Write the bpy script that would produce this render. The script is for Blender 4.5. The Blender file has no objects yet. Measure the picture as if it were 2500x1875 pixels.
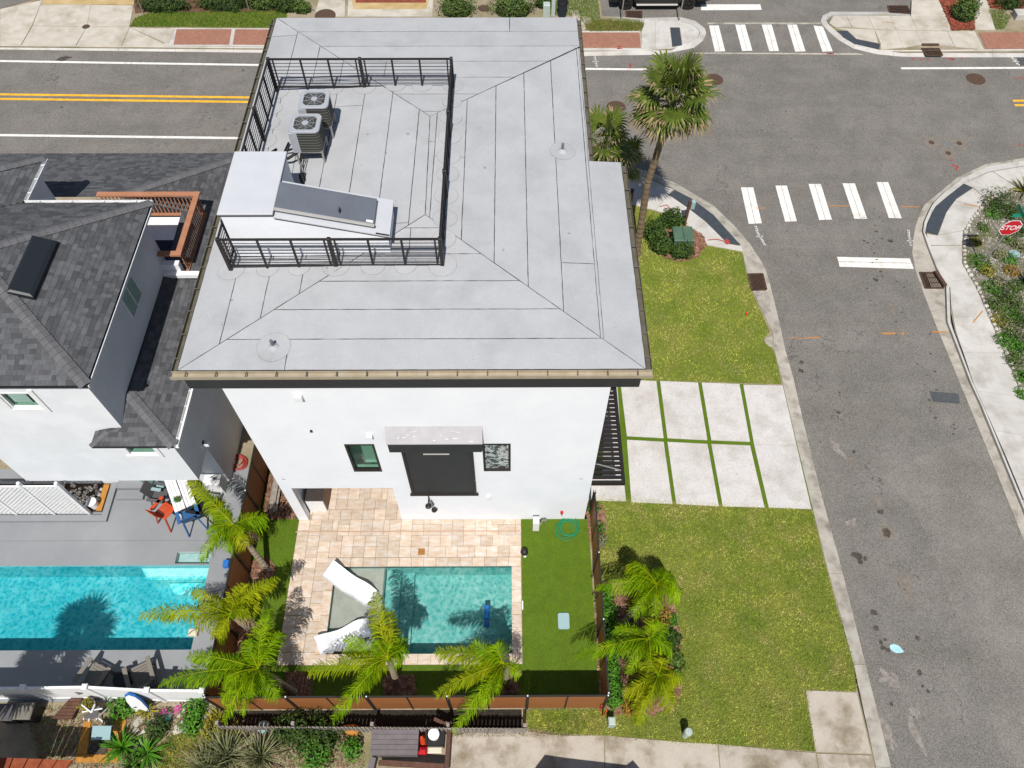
import bpy, math, random
from mathutils import Vector, Matrix, noise as mnoise
random.seed(7)
R_ = random.random
def U(a, b): return a + (b - a) * R_()

# ------------------------------------------------------------------ camera, sky, sun, exposure
scn = bpy.context.scene
F_PX, CAM_H, CXP, CYP = 1874.0, 26.0, 1250.0, 937.5      # focal length in photo pixels (2500 wide), flying height in metres
north_c = Vector((1234 - CXP, CYP + 1938, -F_PX)).normalized()   # vanishing point of the house's long walls
down_c = Vector((1248 - CXP, CYP - 2160, -F_PX)).normalized()    # vanishing point of the verticals
up_c = -down_c; up_c = (up_c - north_c * up_c.dot(north_c)).normalized()
east_c = north_c.cross(up_c)
ROT = Matrix((east_c, north_c, up_c))
cam_d = bpy.data.cameras.new('camera'); cam = bpy.data.objects.new('camera', cam_d)
scn.collection.objects.link(cam)
cam_d.sensor_fit = 'HORIZONTAL'; cam_d.sensor_width = 36.0; cam_d.lens = F_PX / 2500 * 36
cam_d.clip_end = 2000; cam_d.clip_start = 0.1
mw = ROT.to_4x4(); mw.translation = Vector((0, 0, CAM_H)); cam.matrix_world = mw
scn.camera = cam
SUN_EL, SUN_AZ_W = 59.0, 3.0          # elevation, degrees west of south
wd = bpy.data.worlds.new('World'); scn.world = wd; wd.use_nodes = True
nt = wd.node_tree; nt.nodes.clear()
sky = nt.nodes.new('ShaderNodeTexSky'); sky.sky_type = 'NISHITA'; sky.sun_disc = False
sky.sun_elevation = math.radians(SUN_EL); sky.sun_rotation = math.radians(180 + SUN_AZ_W)
bg = nt.nodes.new('ShaderNodeBackground'); bg.inputs[1].default_value = 0.07
wo = nt.nodes.new('ShaderNodeOutputWorld')
nt.links.new(sky.outputs[0], bg.inputs[0]); nt.links.new(bg.outputs[0], wo.inputs[0])
sun_d = bpy.data.lights.new('sun', 'SUN'); sun_d.energy = 4.6; sun_d.angle = math.radians(0.5); sun_d.color = (1.0, 0.965, 0.91)
sun = bpy.data.objects.new('sun', sun_d); scn.collection.objects.link(sun)
a = math.radians(SUN_AZ_W); e = math.radians(SUN_EL)
to_sun = Vector((-math.sin(a) * math.cos(e), -math.cos(a) * math.cos(e), math.sin(e)))
sun.rotation_euler = to_sun.to_track_quat('Z', 'Y').to_euler()
sun.location = (0, -30, 60)
vs = scn.view_settings; vs.view_transform = 'Standard'; vs.look = 'None'; vs.exposure = 0.22; vs.gamma = 1.0
vs.use_curve_mapping = False

# ------------------------------------------------------------------ measuring helpers: photo pixel + known height (or wall plane) -> metres
def W(x, y, z=0.0):
    r = ROT @ Vector((x - CXP, CYP - y, -F_PX)); t = (z - CAM_H) / r.z
    return Vector((r.x * t, r.y * t, z))
def WY(x, y, Y):
    r = ROT @ Vector((x - CXP, CYP - y, -F_PX)); t = Y / r.y
    return Vector((r.x * t, Y, CAM_H + r.z * t))
def g(x, y, z=0.0):
    p = W(x, y, z); return (p.x, p.y)
def G(pts, z=0.0): return [g(x, y, z) for x, y in pts]

# ------------------------------------------------------------------ mesh helpers
COL = scn.collection
class MB:
    def __init__(s): s.v = []; s.f = []; s.m = []
    def add(s, vs, fs, m=0):
        o = len(s.v); s.v += [tuple(p) for p in vs]
        for f in fs: s.f.append([o + i for i in f]); s.m.append(m)
        return s
    def box(s, x0, x1, y0, y1, z0, z1, m=0):
        v = [(x0,y0,z0),(x1,y0,z0),(x1,y1,z0),(x0,y1,z0),(x0,y0,z1),(x1,y0,z1),(x1,y1,z1),(x0,y1,z1)]
        return s.add(v, [(3,2,1,0),(4,5,6,7),(0,1,5,4),(1,2,6,5),(2,3,7,6),(3,0,4,7)], m)
    def bev(s, x0, x1, y0, y1, z0, z1, b=.01, m=0):           # box with chamfered top
        v = [(x0,y0,z0),(x1,y0,z0),(x1,y1,z0),(x0,y1,z0),(x0,y0,z1-b),(x1,y0,z1-b),(x1,y1,z1-b),(x0,y1,z1-b),
             (x0+b,y0+b,z1),(x1-b,y0+b,z1),(x1-b,y1-b,z1),(x0+b,y1-b,z1)]
        f = [(8,9,10,11)]
        for i in range(4):
            j = (i+1) % 4; f += [(i,j,4+j,4+i), (4+i,4+j,8+j,8+i)]
        return s.add(v, f, m)
    def prism(s, poly, z0, z1, m=0, bottom=False):
        n = len(poly)
        if sum(poly[i][0]*poly[(i+1)%n][1]-poly[(i+1)%n][0]*poly[i][1] for i in range(n)) < 0: poly = poly[::-1]
        v = [(p[0],p[1],z0) for p in poly] + [(p[0],p[1],z1) for p in poly]
        f = [tuple(range(n, 2*n))] + [(i,(i+1)%n,n+(i+1)%n,n+i) for i in range(n)]
        if bottom: f.append(tuple(range(n-1,-1,-1)))
        return s.add(v, f, m)
    def flat(s, poly, z, m=0):
        n = len(poly)
        if sum(poly[i][0]*poly[(i+1)%n][1]-poly[(i+1)%n][0]*poly[i][1] for i in range(n)) < 0: poly = poly[::-1]
        return s.add([(p[0],p[1],z) for p in poly], [tuple(range(n))], m)
    def beam(s, a, b, w, h=None, m=0):                         # square bar between two points
        a, b = Vector(a), Vector(b); d = (b-a).normalized(); h = h or w
        u = d.cross(Vector((0,0,1)))
        u = Vector((1,0,0)) if u.length < 1e-4 else u.normalized()
        t = u.cross(d)
        v = [p + u*(i*w/2) + t*(j*h/2) for p in (a,b) for i,j in ((-1,-1),(1,-1),(1,1),(-1,1))]
        return s.add(v, [(0,1,2,3),(7,6,5,4),(0,4,5,1),(1,5,6,2),(2,6,7,3),(3,7,4,0)], m)
    def tube(s, pts, r, n=8, m=0, cap=True):
        pts = [Vector(p) for p in pts]; k = len(pts)
        rs = r if isinstance(r, (list, tuple)) else [r]*k
        v = []; ref = Vector((0,0,1))
        for i, p in enumerate(pts):
            d = (pts[min(i+1,k-1)] - pts[max(i-1,0)]).normalized()
            u = d.cross(ref)
            if u.length < .05: u = d.cross(Vector((0,1,0)))
            u.normalize(); w = u.cross(d)
            v += [p + (u*math.cos(2*math.pi*j/n) + w*math.sin(2*math.pi*j/n))*rs[i] for j in range(n)]
        f = [(i*n+j, i*n+(j+1)%n, (i+1)*n+(j+1)%n, (i+1)*n+j) for i in range(k-1) for j in range(n)]
        if cap: f += [tuple(range(n-1,-1,-1)), tuple(range((k-1)*n, k*n))]
        return s.add(v, [x[::-1] for x in f], m)
    def lathe(s, prof, c=(0,0,0), n=20, m=0):
        v = []; f = []; k = len(prof)
        for r, z in prof: v += [(c[0]+r*math.cos(2*math.pi*j/n), c[1]+r*math.sin(2*math.pi*j/n), c[2]+z) for j in range(n)]
        for i in range(k-1):
            for j in range(n): f.append((i*n+j, i*n+(j+1)%n, (i+1)*n+(j+1)%n, (i+1)*n+j))
        f.append(tuple(range((k-1)*n, k*n))); f.append(tuple(range(n-1,-1,-1)))
        return s.add(v, f, m)
def mesh(name, mb, mats, smooth=False):
    me = bpy.data.meshes.new(name); me.from_pydata(mb.v, [], mb.f)
    for mm in (mats if isinstance(mats, (list, tuple)) else [mats]): me.materials.append(mm)
    if isinstance(mats, (list, tuple)) and len(mats) > 1: me.polygons.foreach_set('material_index', mb.m)
    if smooth: me.polygons.foreach_set('use_smooth', [True]*len(me.polygons))
    me.update(); return me
def put(name, me, parent=None):
    o = bpy.data.objects.new(name, me); COL.objects.link(o)
    if parent is not None:
        o.parent = parent
        if parent.type == 'EMPTY': o.matrix_parent_inverse = parent.matrix_basis.inverted()
    return o
def obj(name, mb, mats, parent=None, smooth=False): return put(name, mesh(name, mb, mats, smooth), parent)
def tag(o, label=None, cat=None, group=None, kind=None):
    if label: o['label'] = label
    if cat: o['category'] = cat
    if group: o['group'] = group
    if kind: o['kind'] = kind
    return o
def thing(name, loc, label, cat, group=None):
    o = bpy.data.objects.new(name, None); COL.objects.link(o); o.location = loc; o.empty_display_size = .2
    bpy_fix = Matrix.Translation(Vector(loc)); o.matrix_basis = bpy_fix
    return tag(o, label, cat, group)
def struct(name, mb, m): return tag(obj(name, mb, m), kind='structure')
def copy_tree(root, loc, rz, label=None, parent=None):
    c = root.copy(); COL.objects.link(c)
    if parent is None:
        c.matrix_basis = Matrix.Translation(Vector(loc)) @ Matrix.Rotation(rz, 4, 'Z')
        if label: c['label'] = label
    else: c.parent = parent
    for ch in root.children: copy_tree(ch, None, 0, None, c)
    return c

# ------------------------------------------------------------------ materials
def lin(h, k=1.0):
    h = h.lstrip('#'); c = [int(h[i:i+2], 16)/255 for i in (0,2,4)]
    c = [(x/12.92 if x <= .04045 else ((x+.055)/1.055)**2.4)*k for x in c]
    return (min(c[0],.9), min(c[1],.9), min(c[2],.9), 1)
def new_mat(name):
    m = bpy.data.materials.new(name); m.use_nodes = True; n = m.node_tree; n.nodes.clear()
    out = n.nodes.new('ShaderNodeOutputMaterial'); b = n.nodes.new('ShaderNodeBsdfPrincipled')
    n.links.new(b.outputs[0], out.inputs[0]); return m, n, b, out
def noise_fac(n, vec, scale, detail=5, lo=.35, hi=.65, rough=.6):
    t = n.nodes.new('ShaderNodeTexNoise'); t.inputs['Scale'].default_value = scale; t.inputs['Detail'].default_value = detail; t.inputs['Roughness'].default_value = rough
    n.links.new(vec, t.inputs['Vector'])
    r = n.nodes.new('ShaderNodeMapRange'); r.inputs[1].default_value = lo; r.inputs[2].default_value = hi
    n.links.new(t.outputs[0], r.inputs[0]); return r.outputs[0]
def mix(n, fac, a, b, mode='MIX'):
    x = n.nodes.new('ShaderNodeMix'); x.data_type = 'RGBA'; x.blend_type = mode
    for s, v in ((x.inputs[0], fac), (x.inputs[6], a), (x.inputs[7], b)):
        if hasattr(v, 'is_output') or isinstance(v, bpy.types.NodeSocket): n.links.new(v, s)
        else: s.default_value = v
    return x.outputs[2]
def math_(n, op, a, b=None):
    x = n.nodes.new('ShaderNodeMath'); x.operation = op
    for s, v in ((x.inputs[0], a), (x.inputs[1], b)):
        if v is None: continue
        if isinstance(v, bpy.types.NodeSocket): n.links.new(v, s)
        else: s.default_value = v
    return x.outputs[0]
def M(name, c1, c2=None, scale=3, rough=.8, c3=None, scale3=.35, fine=.12, fscale=60, bump=.0, bscale=50, metal=0, rnd=0, isl=0, spec=.3, coord='pos', lo=.35, hi=.65, stretch=None, transl=0):
    m, n, b, out = new_mat(name)
    if coord == 'pos': vec = n.nodes.new('ShaderNodeNewGeometry').outputs['Position']
    else: vec = n.nodes.new('ShaderNodeTexCoord').outputs['Object']
    if stretch:
        mp = n.nodes.new('ShaderNodeMapping'); mp.inputs['Scale'].default_value = stretch; n.links.new(vec, mp.inputs[0]); vec = mp.outputs[0]
    col = c1
    if c2: col = mix(n, noise_fac(n, vec, scale, 6, lo, hi), c1, c2)
    if c3: col = mix(n, noise_fac(n, vec, scale3, 4, .48, .72), col, c3)
    if fine:
        f = noise_fac(n, vec, fscale, 3, .3, .7)
        mul = n.nodes.new('ShaderNodeMapRange'); mul.inputs[3].default_value = 1-fine; mul.inputs[4].default_value = 1+fine
        n.links.new(f, mul.inputs[0]); cc = n.nodes.new('ShaderNodeCombineColor')
        for i in range(3): n.links.new(mul.outputs[0], cc.inputs[i])
        col = mix(n, 1.0, col, cc.outputs[0], 'MULTIPLY')
    if rnd or isl:
        h = n.nodes.new('ShaderNodeHueSaturation')
        if rnd: src = n.nodes.new('ShaderNodeObjectInfo').outputs['Random']; amt = rnd
        if isl:
            src2 = n.nodes.new('ShaderNodeNewGeometry').outputs['Random Per Island']
            src = math_(n, 'FRACT', math_(n, 'ADD', src2, src)) if rnd else src2; amt = max(isl, rnd)
        mr = n.nodes.new('ShaderNodeMapRange'); mr.inputs[3].default_value = 1-amt; mr.inputs[4].default_value = 1+amt
        n.links.new(src, mr.inputs[0]); n.links.new(mr.outputs[0], h.inputs['Value'])
        if isinstance(col, bpy.types.NodeSocket): n.links.new(col, h.inputs['Color'])
        else: h.inputs['Color'].default_value = col
        col = h.outputs[0]
    if isinstance(col, bpy.types.NodeSocket): n.links.new(col, b.inputs['Base Color'])
    else: b.inputs['Base Color'].default_value = col
    b.inputs['Roughness'].default_value = rough; b.inputs['Metallic'].default_value = metal
    b.inputs['Specular IOR Level'].default_value = spec
    if bump:
        t = n.nodes.new('ShaderNodeTexNoise'); t.inputs['Scale'].default_value = bscale; t.inputs['Detail'].default_value = 4; n.links.new(vec, t.inputs['Vector'])
        bp = n.nodes.new('ShaderNodeBump'); bp.inputs['Strength'].default_value = bump; bp.inputs['Distance'].default_value = .02
        n.links.new(t.outputs[0], bp.inputs['Height']); n.links.new(bp.outputs[0], b.inputs['Normal'])
    if transl:
        tr = n.nodes.new('ShaderNodeBsdfTranslucent'); ms = n.nodes.new('ShaderNodeMixShader'); ms.inputs[0].default_value = transl
        if isinstance(col, bpy.types.NodeSocket): n.links.new(col, tr.inputs[0])
        else: tr.inputs[0].default_value = col
        n.links.new(b.outputs[0], ms.inputs[1]); n.links.new(tr.outputs[0], ms.inputs[2]); n.links.new(ms.outputs[0], out.inputs[0])
    return m
def asphalt_mat(name='asphalt', kk=1.0):
    m, n, b, out = new_mat(name)
    pos = n.nodes.new('ShaderNodeNewGeometry').outputs['Position']
    col = mix(n, noise_fac(n, pos, .5, 6, .38, .62, .7), lin('#827b72', .53*kk), lin('#9a9389', .54*kk))
    mp = n.nodes.new('ShaderNodeMapping'); mp.inputs['Scale'].default_value = (.05, .9, 1); n.links.new(pos, mp.inputs[0])
    col = mix(n, math_(n, 'MULTIPLY', noise_fac(n, mp.outputs[0], 1.0, 3, .45, .7), .35), col, lin('#70685c', .5*kk))
    col = mix(n, noise_fac(n, pos, 28, 5, .40, .62, .85), mix(n, .40, col, (.02,.02,.02,1)), mix(n, .24, col, (.55,.53,.5,1)))
    for sc, th, k in ((1.15, .055, .7), (2.3, .08, .55), (.55, .04, .75)):          # gum and tar spots
        vo = n.nodes.new('ShaderNodeTexVoronoi'); vo.inputs['Scale'].default_value = sc
        dn = n.nodes.new('ShaderNodeTexNoise'); dn.inputs['Scale'].default_value = 6; n.links.new(pos, dn.inputs['Vector'])
        vm = n.nodes.new('ShaderNodeVectorMath'); vm.operation = 'MULTIPLY_ADD'; vm.inputs[1].default_value = (.06,.06,.06)
        n.links.new(dn.outputs['Color'], vm.inputs[0]); n.links.new(pos, vm.inputs[2]); n.links.new(vm.outputs[0], vo.inputs['Vector'])
        sx_ = n.nodes.new('ShaderNodeSeparateColor'); n.links.new(vo.outputs['Color'], sx_.inputs[0]); sp = math_(n, 'LESS_THAN', vo.outputs['Distance'], math_(n, 'MULTIPLY', math_(n, 'POWER', sx_.outputs[0], 2.0), th))
        col = mix(n, math_(n, 'MULTIPLY', sp, k), col, (.02,.018,.016,1))
    vo = n.nodes.new('ShaderNodeTexVoronoi'); vo.feature = 'DISTANCE_TO_EDGE'; vo.inputs['Scale'].default_value = .16   # hairline cracks
    dn = n.nodes.new('ShaderNodeTexNoise'); dn.inputs['Scale'].default_value = 1.2; dn.inputs['Detail'].default_value = 6; n.links.new(pos, dn.inputs['Vector'])
    vm = n.nodes.new('ShaderNodeVectorMath'); vm.operation = 'MULTIPLY_ADD'; vm.inputs[1].default_value = (2,2,2)
    n.links.new(dn.outputs['Color'], vm.inputs[0]); n.links.new(pos, vm.inputs[2]); n.links.new(vm.outputs[0], vo.inputs['Vector'])
    ck = math_(n, 'MULTIPLY', math_(n, 'LESS_THAN', vo.outputs['Distance'], .0022), noise_fac(n, pos, .25, 2, .5, .6))
    col = mix(n, math_(n, 'MULTIPLY', ck, .6), col, (.03,.028,.026,1))
    n.links.new(col, b.inputs['Base Color']); b.inputs['Roughness'].default_value = .9; b.inputs['Specular IOR Level'].default_value = .2
    t = n.nodes.new('ShaderNodeTexNoise'); t.inputs['Scale'].default_value = 70; n.links.new(pos, t.inputs['Vector'])
    bp = n.nodes.new('ShaderNodeBump'); bp.inputs['Strength'].default_value = .5; bp.inputs['Distance'].default_value = .01
    n.links.new(t.outputs[0], bp.inputs['Height']); n.links.new(bp.outputs[0], b.inputs['Normal'])
    return m
def brick_mat():
    m, n, b, out = new_mat('brick_paving')
    pos = n.nodes.new('ShaderNodeNewGeometry').outputs['Position']
    br = n.nodes.new('ShaderNodeTexBrick'); br.inputs['Scale'].default_value = 4.6; br.inputs['Mortar Size'].default_value = .012
    br.inputs['Color1'].default_value = lin('#b07a63', .8); br.inputs['Color2'].default_value = lin('#9a6550', .8); br.inputs['Mortar'].default_value = lin('#8f7f70', .75)
    n.links.new(pos, br.inputs['Vector'])
    col = mix(n, math_(n, 'MULTIPLY', noise_fac(n, pos, 1.2, 5, .4, .7), .45), br.outputs[0], lin('#8a5f50', .8))
    n.links.new(col, b.inputs['Base Color']); b.inputs['Roughness'].default_value = .85; return m
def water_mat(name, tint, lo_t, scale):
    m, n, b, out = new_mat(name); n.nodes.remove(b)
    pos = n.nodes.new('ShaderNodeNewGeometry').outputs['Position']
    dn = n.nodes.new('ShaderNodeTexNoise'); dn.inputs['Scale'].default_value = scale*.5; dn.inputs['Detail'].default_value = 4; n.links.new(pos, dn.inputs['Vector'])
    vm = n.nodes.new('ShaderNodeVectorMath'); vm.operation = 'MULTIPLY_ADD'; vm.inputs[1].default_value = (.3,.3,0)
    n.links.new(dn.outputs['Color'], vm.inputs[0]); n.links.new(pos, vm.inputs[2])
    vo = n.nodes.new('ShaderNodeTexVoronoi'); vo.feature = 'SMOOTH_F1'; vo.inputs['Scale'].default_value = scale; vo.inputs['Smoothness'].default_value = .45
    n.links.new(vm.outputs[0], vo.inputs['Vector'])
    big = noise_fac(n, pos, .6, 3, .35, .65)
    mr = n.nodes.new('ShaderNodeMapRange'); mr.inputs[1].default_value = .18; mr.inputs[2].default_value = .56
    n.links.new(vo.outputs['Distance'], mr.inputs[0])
    caustic_tint = mix(n, math_(n, 'MULTIPLY', mr.outputs[0], math_(n, 'ADD', math_(n, 'MULTIPLY', big, .45), .55)), lo_t, tint)  # caustic light net painted into the water's tint
    tr = n.nodes.new('ShaderNodeBsdfTransparent'); n.links.new(caustic_tint, tr.inputs[0])
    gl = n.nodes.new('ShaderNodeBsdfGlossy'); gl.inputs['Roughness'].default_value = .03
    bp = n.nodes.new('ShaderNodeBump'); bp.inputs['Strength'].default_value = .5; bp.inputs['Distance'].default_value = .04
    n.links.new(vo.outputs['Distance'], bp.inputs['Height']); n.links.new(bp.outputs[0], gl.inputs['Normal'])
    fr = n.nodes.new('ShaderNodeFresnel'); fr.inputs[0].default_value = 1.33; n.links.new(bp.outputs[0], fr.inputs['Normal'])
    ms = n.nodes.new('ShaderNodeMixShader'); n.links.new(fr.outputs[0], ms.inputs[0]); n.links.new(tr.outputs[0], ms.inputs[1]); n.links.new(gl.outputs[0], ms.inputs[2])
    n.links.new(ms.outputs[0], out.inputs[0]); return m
def glass_mat(name, col):
    m, n, b, out = new_mat(name); b.inputs['Base Color'].default_value = col; b.inputs['Roughness'].default_value = .04; b.inputs['Specular IOR Level'].default_value = .9
    tr = n.nodes.new('ShaderNodeBsdfTransparent'); tr.inputs[0].default_value = (.72,.86,.79,1)
    ms = n.nodes.new('ShaderNodeMixShader'); ms.inputs[0].default_value = .15
    n.links.new(tr.outputs[0], ms.inputs[1]); n.links.new(b.outputs[0], ms.inputs[2]); n.links.new(ms.outputs[0], out.inputs[0]); return m

asphalt = asphalt_mat(); asphalt_l = asphalt_mat('asphalt_newer', 1.16); brick = brick_mat()
patch_asph = M('new_asphalt', lin('#5b5e60',.75), lin('#4f5254',.75), 6, .9, fine=.2)
conc = M('concrete_pale', lin('#dcd5c8',.68), lin('#cfc6b6',.68), 1.4, .9, c3=lin('#b3a996',.68), scale3=.8, fine=.06, rnd=.05, bump=.15)
conc_b = M('concrete_walk', lin('#dedad4',.68), lin('#d2cdc5',.68), 1.4, .9, c3=lin('#b9b3a8',.68), scale3=.9, fine=.07, rnd=.04, bump=.15)
conc_g = M('concrete_gutter', lin('#cdc6b9',.66), lin('#bdb5a7',.66), 2.2, .9, c3=lin('#8f877a',.66), scale3=1.6, fine=.1, rnd=.06, bump=.2)
conc_dr = M('concrete_driveway', lin('#e2dedb',.68), lin('#dad5cf',.68), 2.0, .9, c3=lin('#c8c1b9',.68), scale3=.9, fine=.15, fscale=26, rnd=.02, bump=.15)
conc_old = M('concrete_old', lin('#d0c6b8',.66), lin('#bdb09e',.66), 1.1, .9, c3=lin('#93866f',.62), scale3=1.1, fine=.16, rnd=.03, bump=.2)
tan_conc = M('concrete_stained', lin('#d9c08e',.68), lin('#c4a66f',.68), 1.2, .9, fine=.08)
paint_w = M('road_paint_white', lin('#f4f2ee',.8), lin('#e6e2da',.8), 5, .7, fine=.06, c3=lin('#d9d4ca',.8), scale3=2.4)
paint_y = M('road_paint_yellow', lin('#f4bd3a',.85), lin('#e0a326',.85), 5, .7, fine=.06)
spray_r = M('spray_red', lin('#cf5450',.55), None, fine=.2); spray_w = M('spray_white', lin('#ece9e4',.8), None, fine=.2)
spray_o = M('spray_orange', lin('#c98d50',.7), None, fine=.2); spray_b = M('spray_blue', lin('#7f98a6',.6), None, fine=.3)
spill_b = M('spill_pale_blue', lin('#b4e4ee',.8), lin('#9fd0dc',.8), 8, fine=.1); oil = M('oil_stain', lin('#4d463f',.55), lin('#6b635a',.6), 9, .7, fine=.25)
oil_l = M('faint_stain', lin('#766d63',.8), lin('#857d74',.85), 7, .9, fine=.2); chalk = M('cement_smear', lin('#a9a299',.66), lin('#8f867c',.6), 6, .9, fine=.2)
pad_dk = M('tactile_pad', lin('#4c525a',.7), lin('#434950',.7), 4, .7, fine=.1, fscale=40)
iron = M('cast_iron', lin('#54443c',.7), lin('#6a4f3c',.7), 8, .7, fine=.2); iron_hole = M('drain_dark', (.004,.003,.003,1), None, fine=0)
soil = M('sandy_soil', lin('#bdae96',.62), lin('#a3947a',.62), 1.2, .95, c3=lin('#8f8a5a',.6), scale3=.5, fine=.18, fscale=30, bump=.3)
grass_soil = M('lawn_soil', lin('#8b8f3e',.58), lin('#75852e',.56), .7, .95, fine=.25, fscale=25)
blade = M('grass_blade', lin('#c2c65c',.97), lin('#93aa3a',.92), .9, .75, c3=lin('#d8c888',.9), scale3=1.1, lo=.42, hi=.58, fine=.4, fscale=8, isl=.22, transl=.25)
blade_g = M('grass_blade_green', lin('#6f9a2a',.6), lin('#8aa63c',.6), .8, .75, fine=.2, fscale=12, isl=.25, transl=.25)
blade_dry = M('grass_blade_dry', lin('#b39a5c',.6), lin('#8f9440',.6), 1.2, .85, fine=.2, isl=.25)
turf_m = M('artificial_turf', lin('#6e8c12',.55), lin('#648010',.55), 2.5, .8, c3=lin('#72931a',.52), scale3=.8, fine=.22, fscale=45, bump=.6, bscale=90)
turf_b = M('turf_blade', lin('#688a12',.52), lin('#75981c',.52), 2, .7, fine=.1, isl=.2)
mulch_m = M('mulch_soil', lin('#8f6c56',.55), lin('#6d4e3c',.55), 8, .95, fine=.3, fscale=40, bump=.8, bscale=40)
mulch_c = M('mulch_chip', lin('#b08a74',.62), lin('#8c6048',.6), 6, .9, isl=.35, fine=.1)
mulch_r = M('red_mulch', lin('#b5634c',.6), lin('#8a4534',.6), 8, .95, fine=.3, fscale=40, isl=.3)
membrane = M('roof_membrane', lin('#d9dadc',.555), lin('#d1d2d5',.555), 1.3, .75, c3=lin('#c8c9cb',.56), scale3=.7, fine=.05, fscale=20, rnd=.03, bump=.12, bscale=25)
patch_edge = M('patch_edge', lin('#8c8c8e',.6), lin('#b5b5b8',.6), 3, .8, fine=.1); tar = M('seam_tar', lin('#3c3c3d',.55), lin('#7a7a7c',.6), 4, .8, fine=.2)
stucco = M('white_stucco', lin('#f2f4f8',.86), lin('#ebeef3',.86), .9, .85, fine=.03, bump=.12, bscale=70)
stucco2 = M('white_stucco_old', lin('#f0f1f4',.84), lin('#e6e8ec',.84), 1.1, .85, c3=lin('#e4e6e8',.84), scale3=.9, fine=.03, bump=.15, bscale=60)
membrane_b = M('roof_membrane_new', lin('#dfe1e6',.66), lin('#d9dbe1',.66), 1.5, .75, fine=.04)
stucco_side = M('gray_white_stucco', lin('#eceef0',.84), lin('#e2e4e6',.84), 1.0, .85, fine=.04)
black_m = M('black_metal', lin('#3a3635',.55), lin('#332f2e',.55), 6, .45, fine=.05, coord='obj')
dark_fascia = M('dark_fascia', lin('#47474a',.5), lin('#414144',.5), 2, .6, fine=.06)
dark_screen = M('dark_screen', lin('#3f4043',.5), lin('#45464a',.5), 1.5, .6, fine=.05)
gut_m = M('gutter_metal', lin('#d6c9b3',.6), lin('#c6b79d',.6), 3, .4, metal=.2, fine=.06); gut_d = M('gutter_bronze', lin('#8a8574',.6), lin('#77715f',.6), 3, .4, metal=.2, fine=.06)
galv = M('galvanised_panel', lin('#8d939e',.6), lin('#858b96',.6), 1.2, .55, metal=.25, fine=.03, c3=lin('#9aa0aa',.6))
alu = M('bright_aluminium', lin('#e8e4dc',.8), None, 3, .35, metal=.5, fine=.04)
ac_m = M('condenser_grey', lin('#c4c8ce',.62), lin('#bcc0c6',.62), 3, .5, fine=.03, coord='obj'); ac_d = M('condenser_grille', lin('#55554f',.5), None, fine=.1, rough=.6, coord='obj')
rib_m = M('condenser_rib', lin('#94938c',.5), None, rough=.6, fine=.05, coord='obj'); fin = M('fan_blade', lin('#b0b2b4',.6), None, rough=.5, fine=.05, coord='obj'); fan_hole = M('fan_well', lin('#3c3d3e',.5), None, fine=.05, coord='obj')
rubber = M('black_rubber', lin('#2b2927',.6), None, rough=.6, fine=.1); steel = M('galvanised_steel', lin('#b9b5ad',.7), None, rough=.4, metal=.4, fine=.05)
trav = M('travertine', lin('#e4d3c1',.68), lin('#d2b89e',.68), 3.2, .7, c3=lin('#ece3da',.66), scale3=2.2, fine=.10, fscale=22, rnd=.125, stretch=(1,2.4,1), bump=.1)
grout = M('grout', lin('#b7a58c',.6), None, fine=.1)
deck_g = M('painted_deck', lin('#a6a9ac',.60), lin('#9da0a4',.60), 1.2, .65, c3=lin('#b0b3b5',.60), scale3=.6, fine=.035, bump=.06)
pebble1 = M('pool_plaster_green', lin('#a8d6d0',.68), lin('#8cc6c0',.68), 4, .6, fine=.12, fscale=30)
pebble2 = M('pool_plaster_blue', lin('#8fd6dc',.68), lin('#74c4ce',.68), 3, .6, fine=.1, fscale=30)
shelf_m = M('pool_shelf', lin('#c4c6bd',.60), lin('#b8bbb2',.60), 2, .6, fine=.06)
step_m = M('pool_step', lin('#c6f0ee',.8), lin('#aee4e4',.8), 6, .6, fine=.1)
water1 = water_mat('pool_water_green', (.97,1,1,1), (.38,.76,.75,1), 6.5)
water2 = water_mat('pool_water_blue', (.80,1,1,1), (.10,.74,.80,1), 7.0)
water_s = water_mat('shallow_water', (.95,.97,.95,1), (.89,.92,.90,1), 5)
gloss_w = M('white_plastic', lin('#f6f7fa',.86), None, rough=.25, fine=.01, spec=.5); white_p = M('white_paint', lin('#f3f3f3',.84), lin('#e8e8e8',.84), 3, .6, fine=.03)
fence_b = M('brown_fence', lin('#b07242',.66), lin('#9c6236',.66), 2, .6, fine=.06, stretch=(.4,.4,14)); fence_k = M('fence_post', lin('#38332f',.55), None, rough=.5, fine=.06)
shingle = M('shingle', lin('#7c7d80',.44), lin('#6d6e72',.44), 5, .9, rnd=.33, isl=.33, fine=.12, fscale=50); shingle_u = M('shingle_underlay', lin('#4a4b4d',.5), None, fine=.15)
cap_m = M('ridge_cap', lin('#87878a',.5), lin('#7a7a7d',.5), 5, .9, rnd=.08, fine=.12)
copper = M('copper_paint', lin('#cf9472',.62), lin('#c08462',.62), 3, .6, fine=.04); navy = M('dark_mat', lin('#39414f',.5), None, fine=.1)
frame_dk = M('bronze_frame', lin('#35302c',.5), None, rough=.5, fine=.05); glass_g = glass_mat('green_glass', lin('#4f6a5c',.5)); room = M('room_wall', lin('#dfeee8',.85), lin('#c6dcd2',.85), .9, fine=.03); curtain = M('window_film', lin('#cfd2d2',.7), lin('#3d4846',.5), 9, .25, fine=.3, fscale=24, lo=.45, hi=.55, spec=.8)
granite = M('dark_granite', lin('#4a4340',.5), lin('#5c5450',.5), 14, .25, fine=.3, fscale=60, spec=.6); brass = M('brass_plate', lin('#c08a4e',.7), None, rough=.4, metal=.4, fine=.05)
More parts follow.
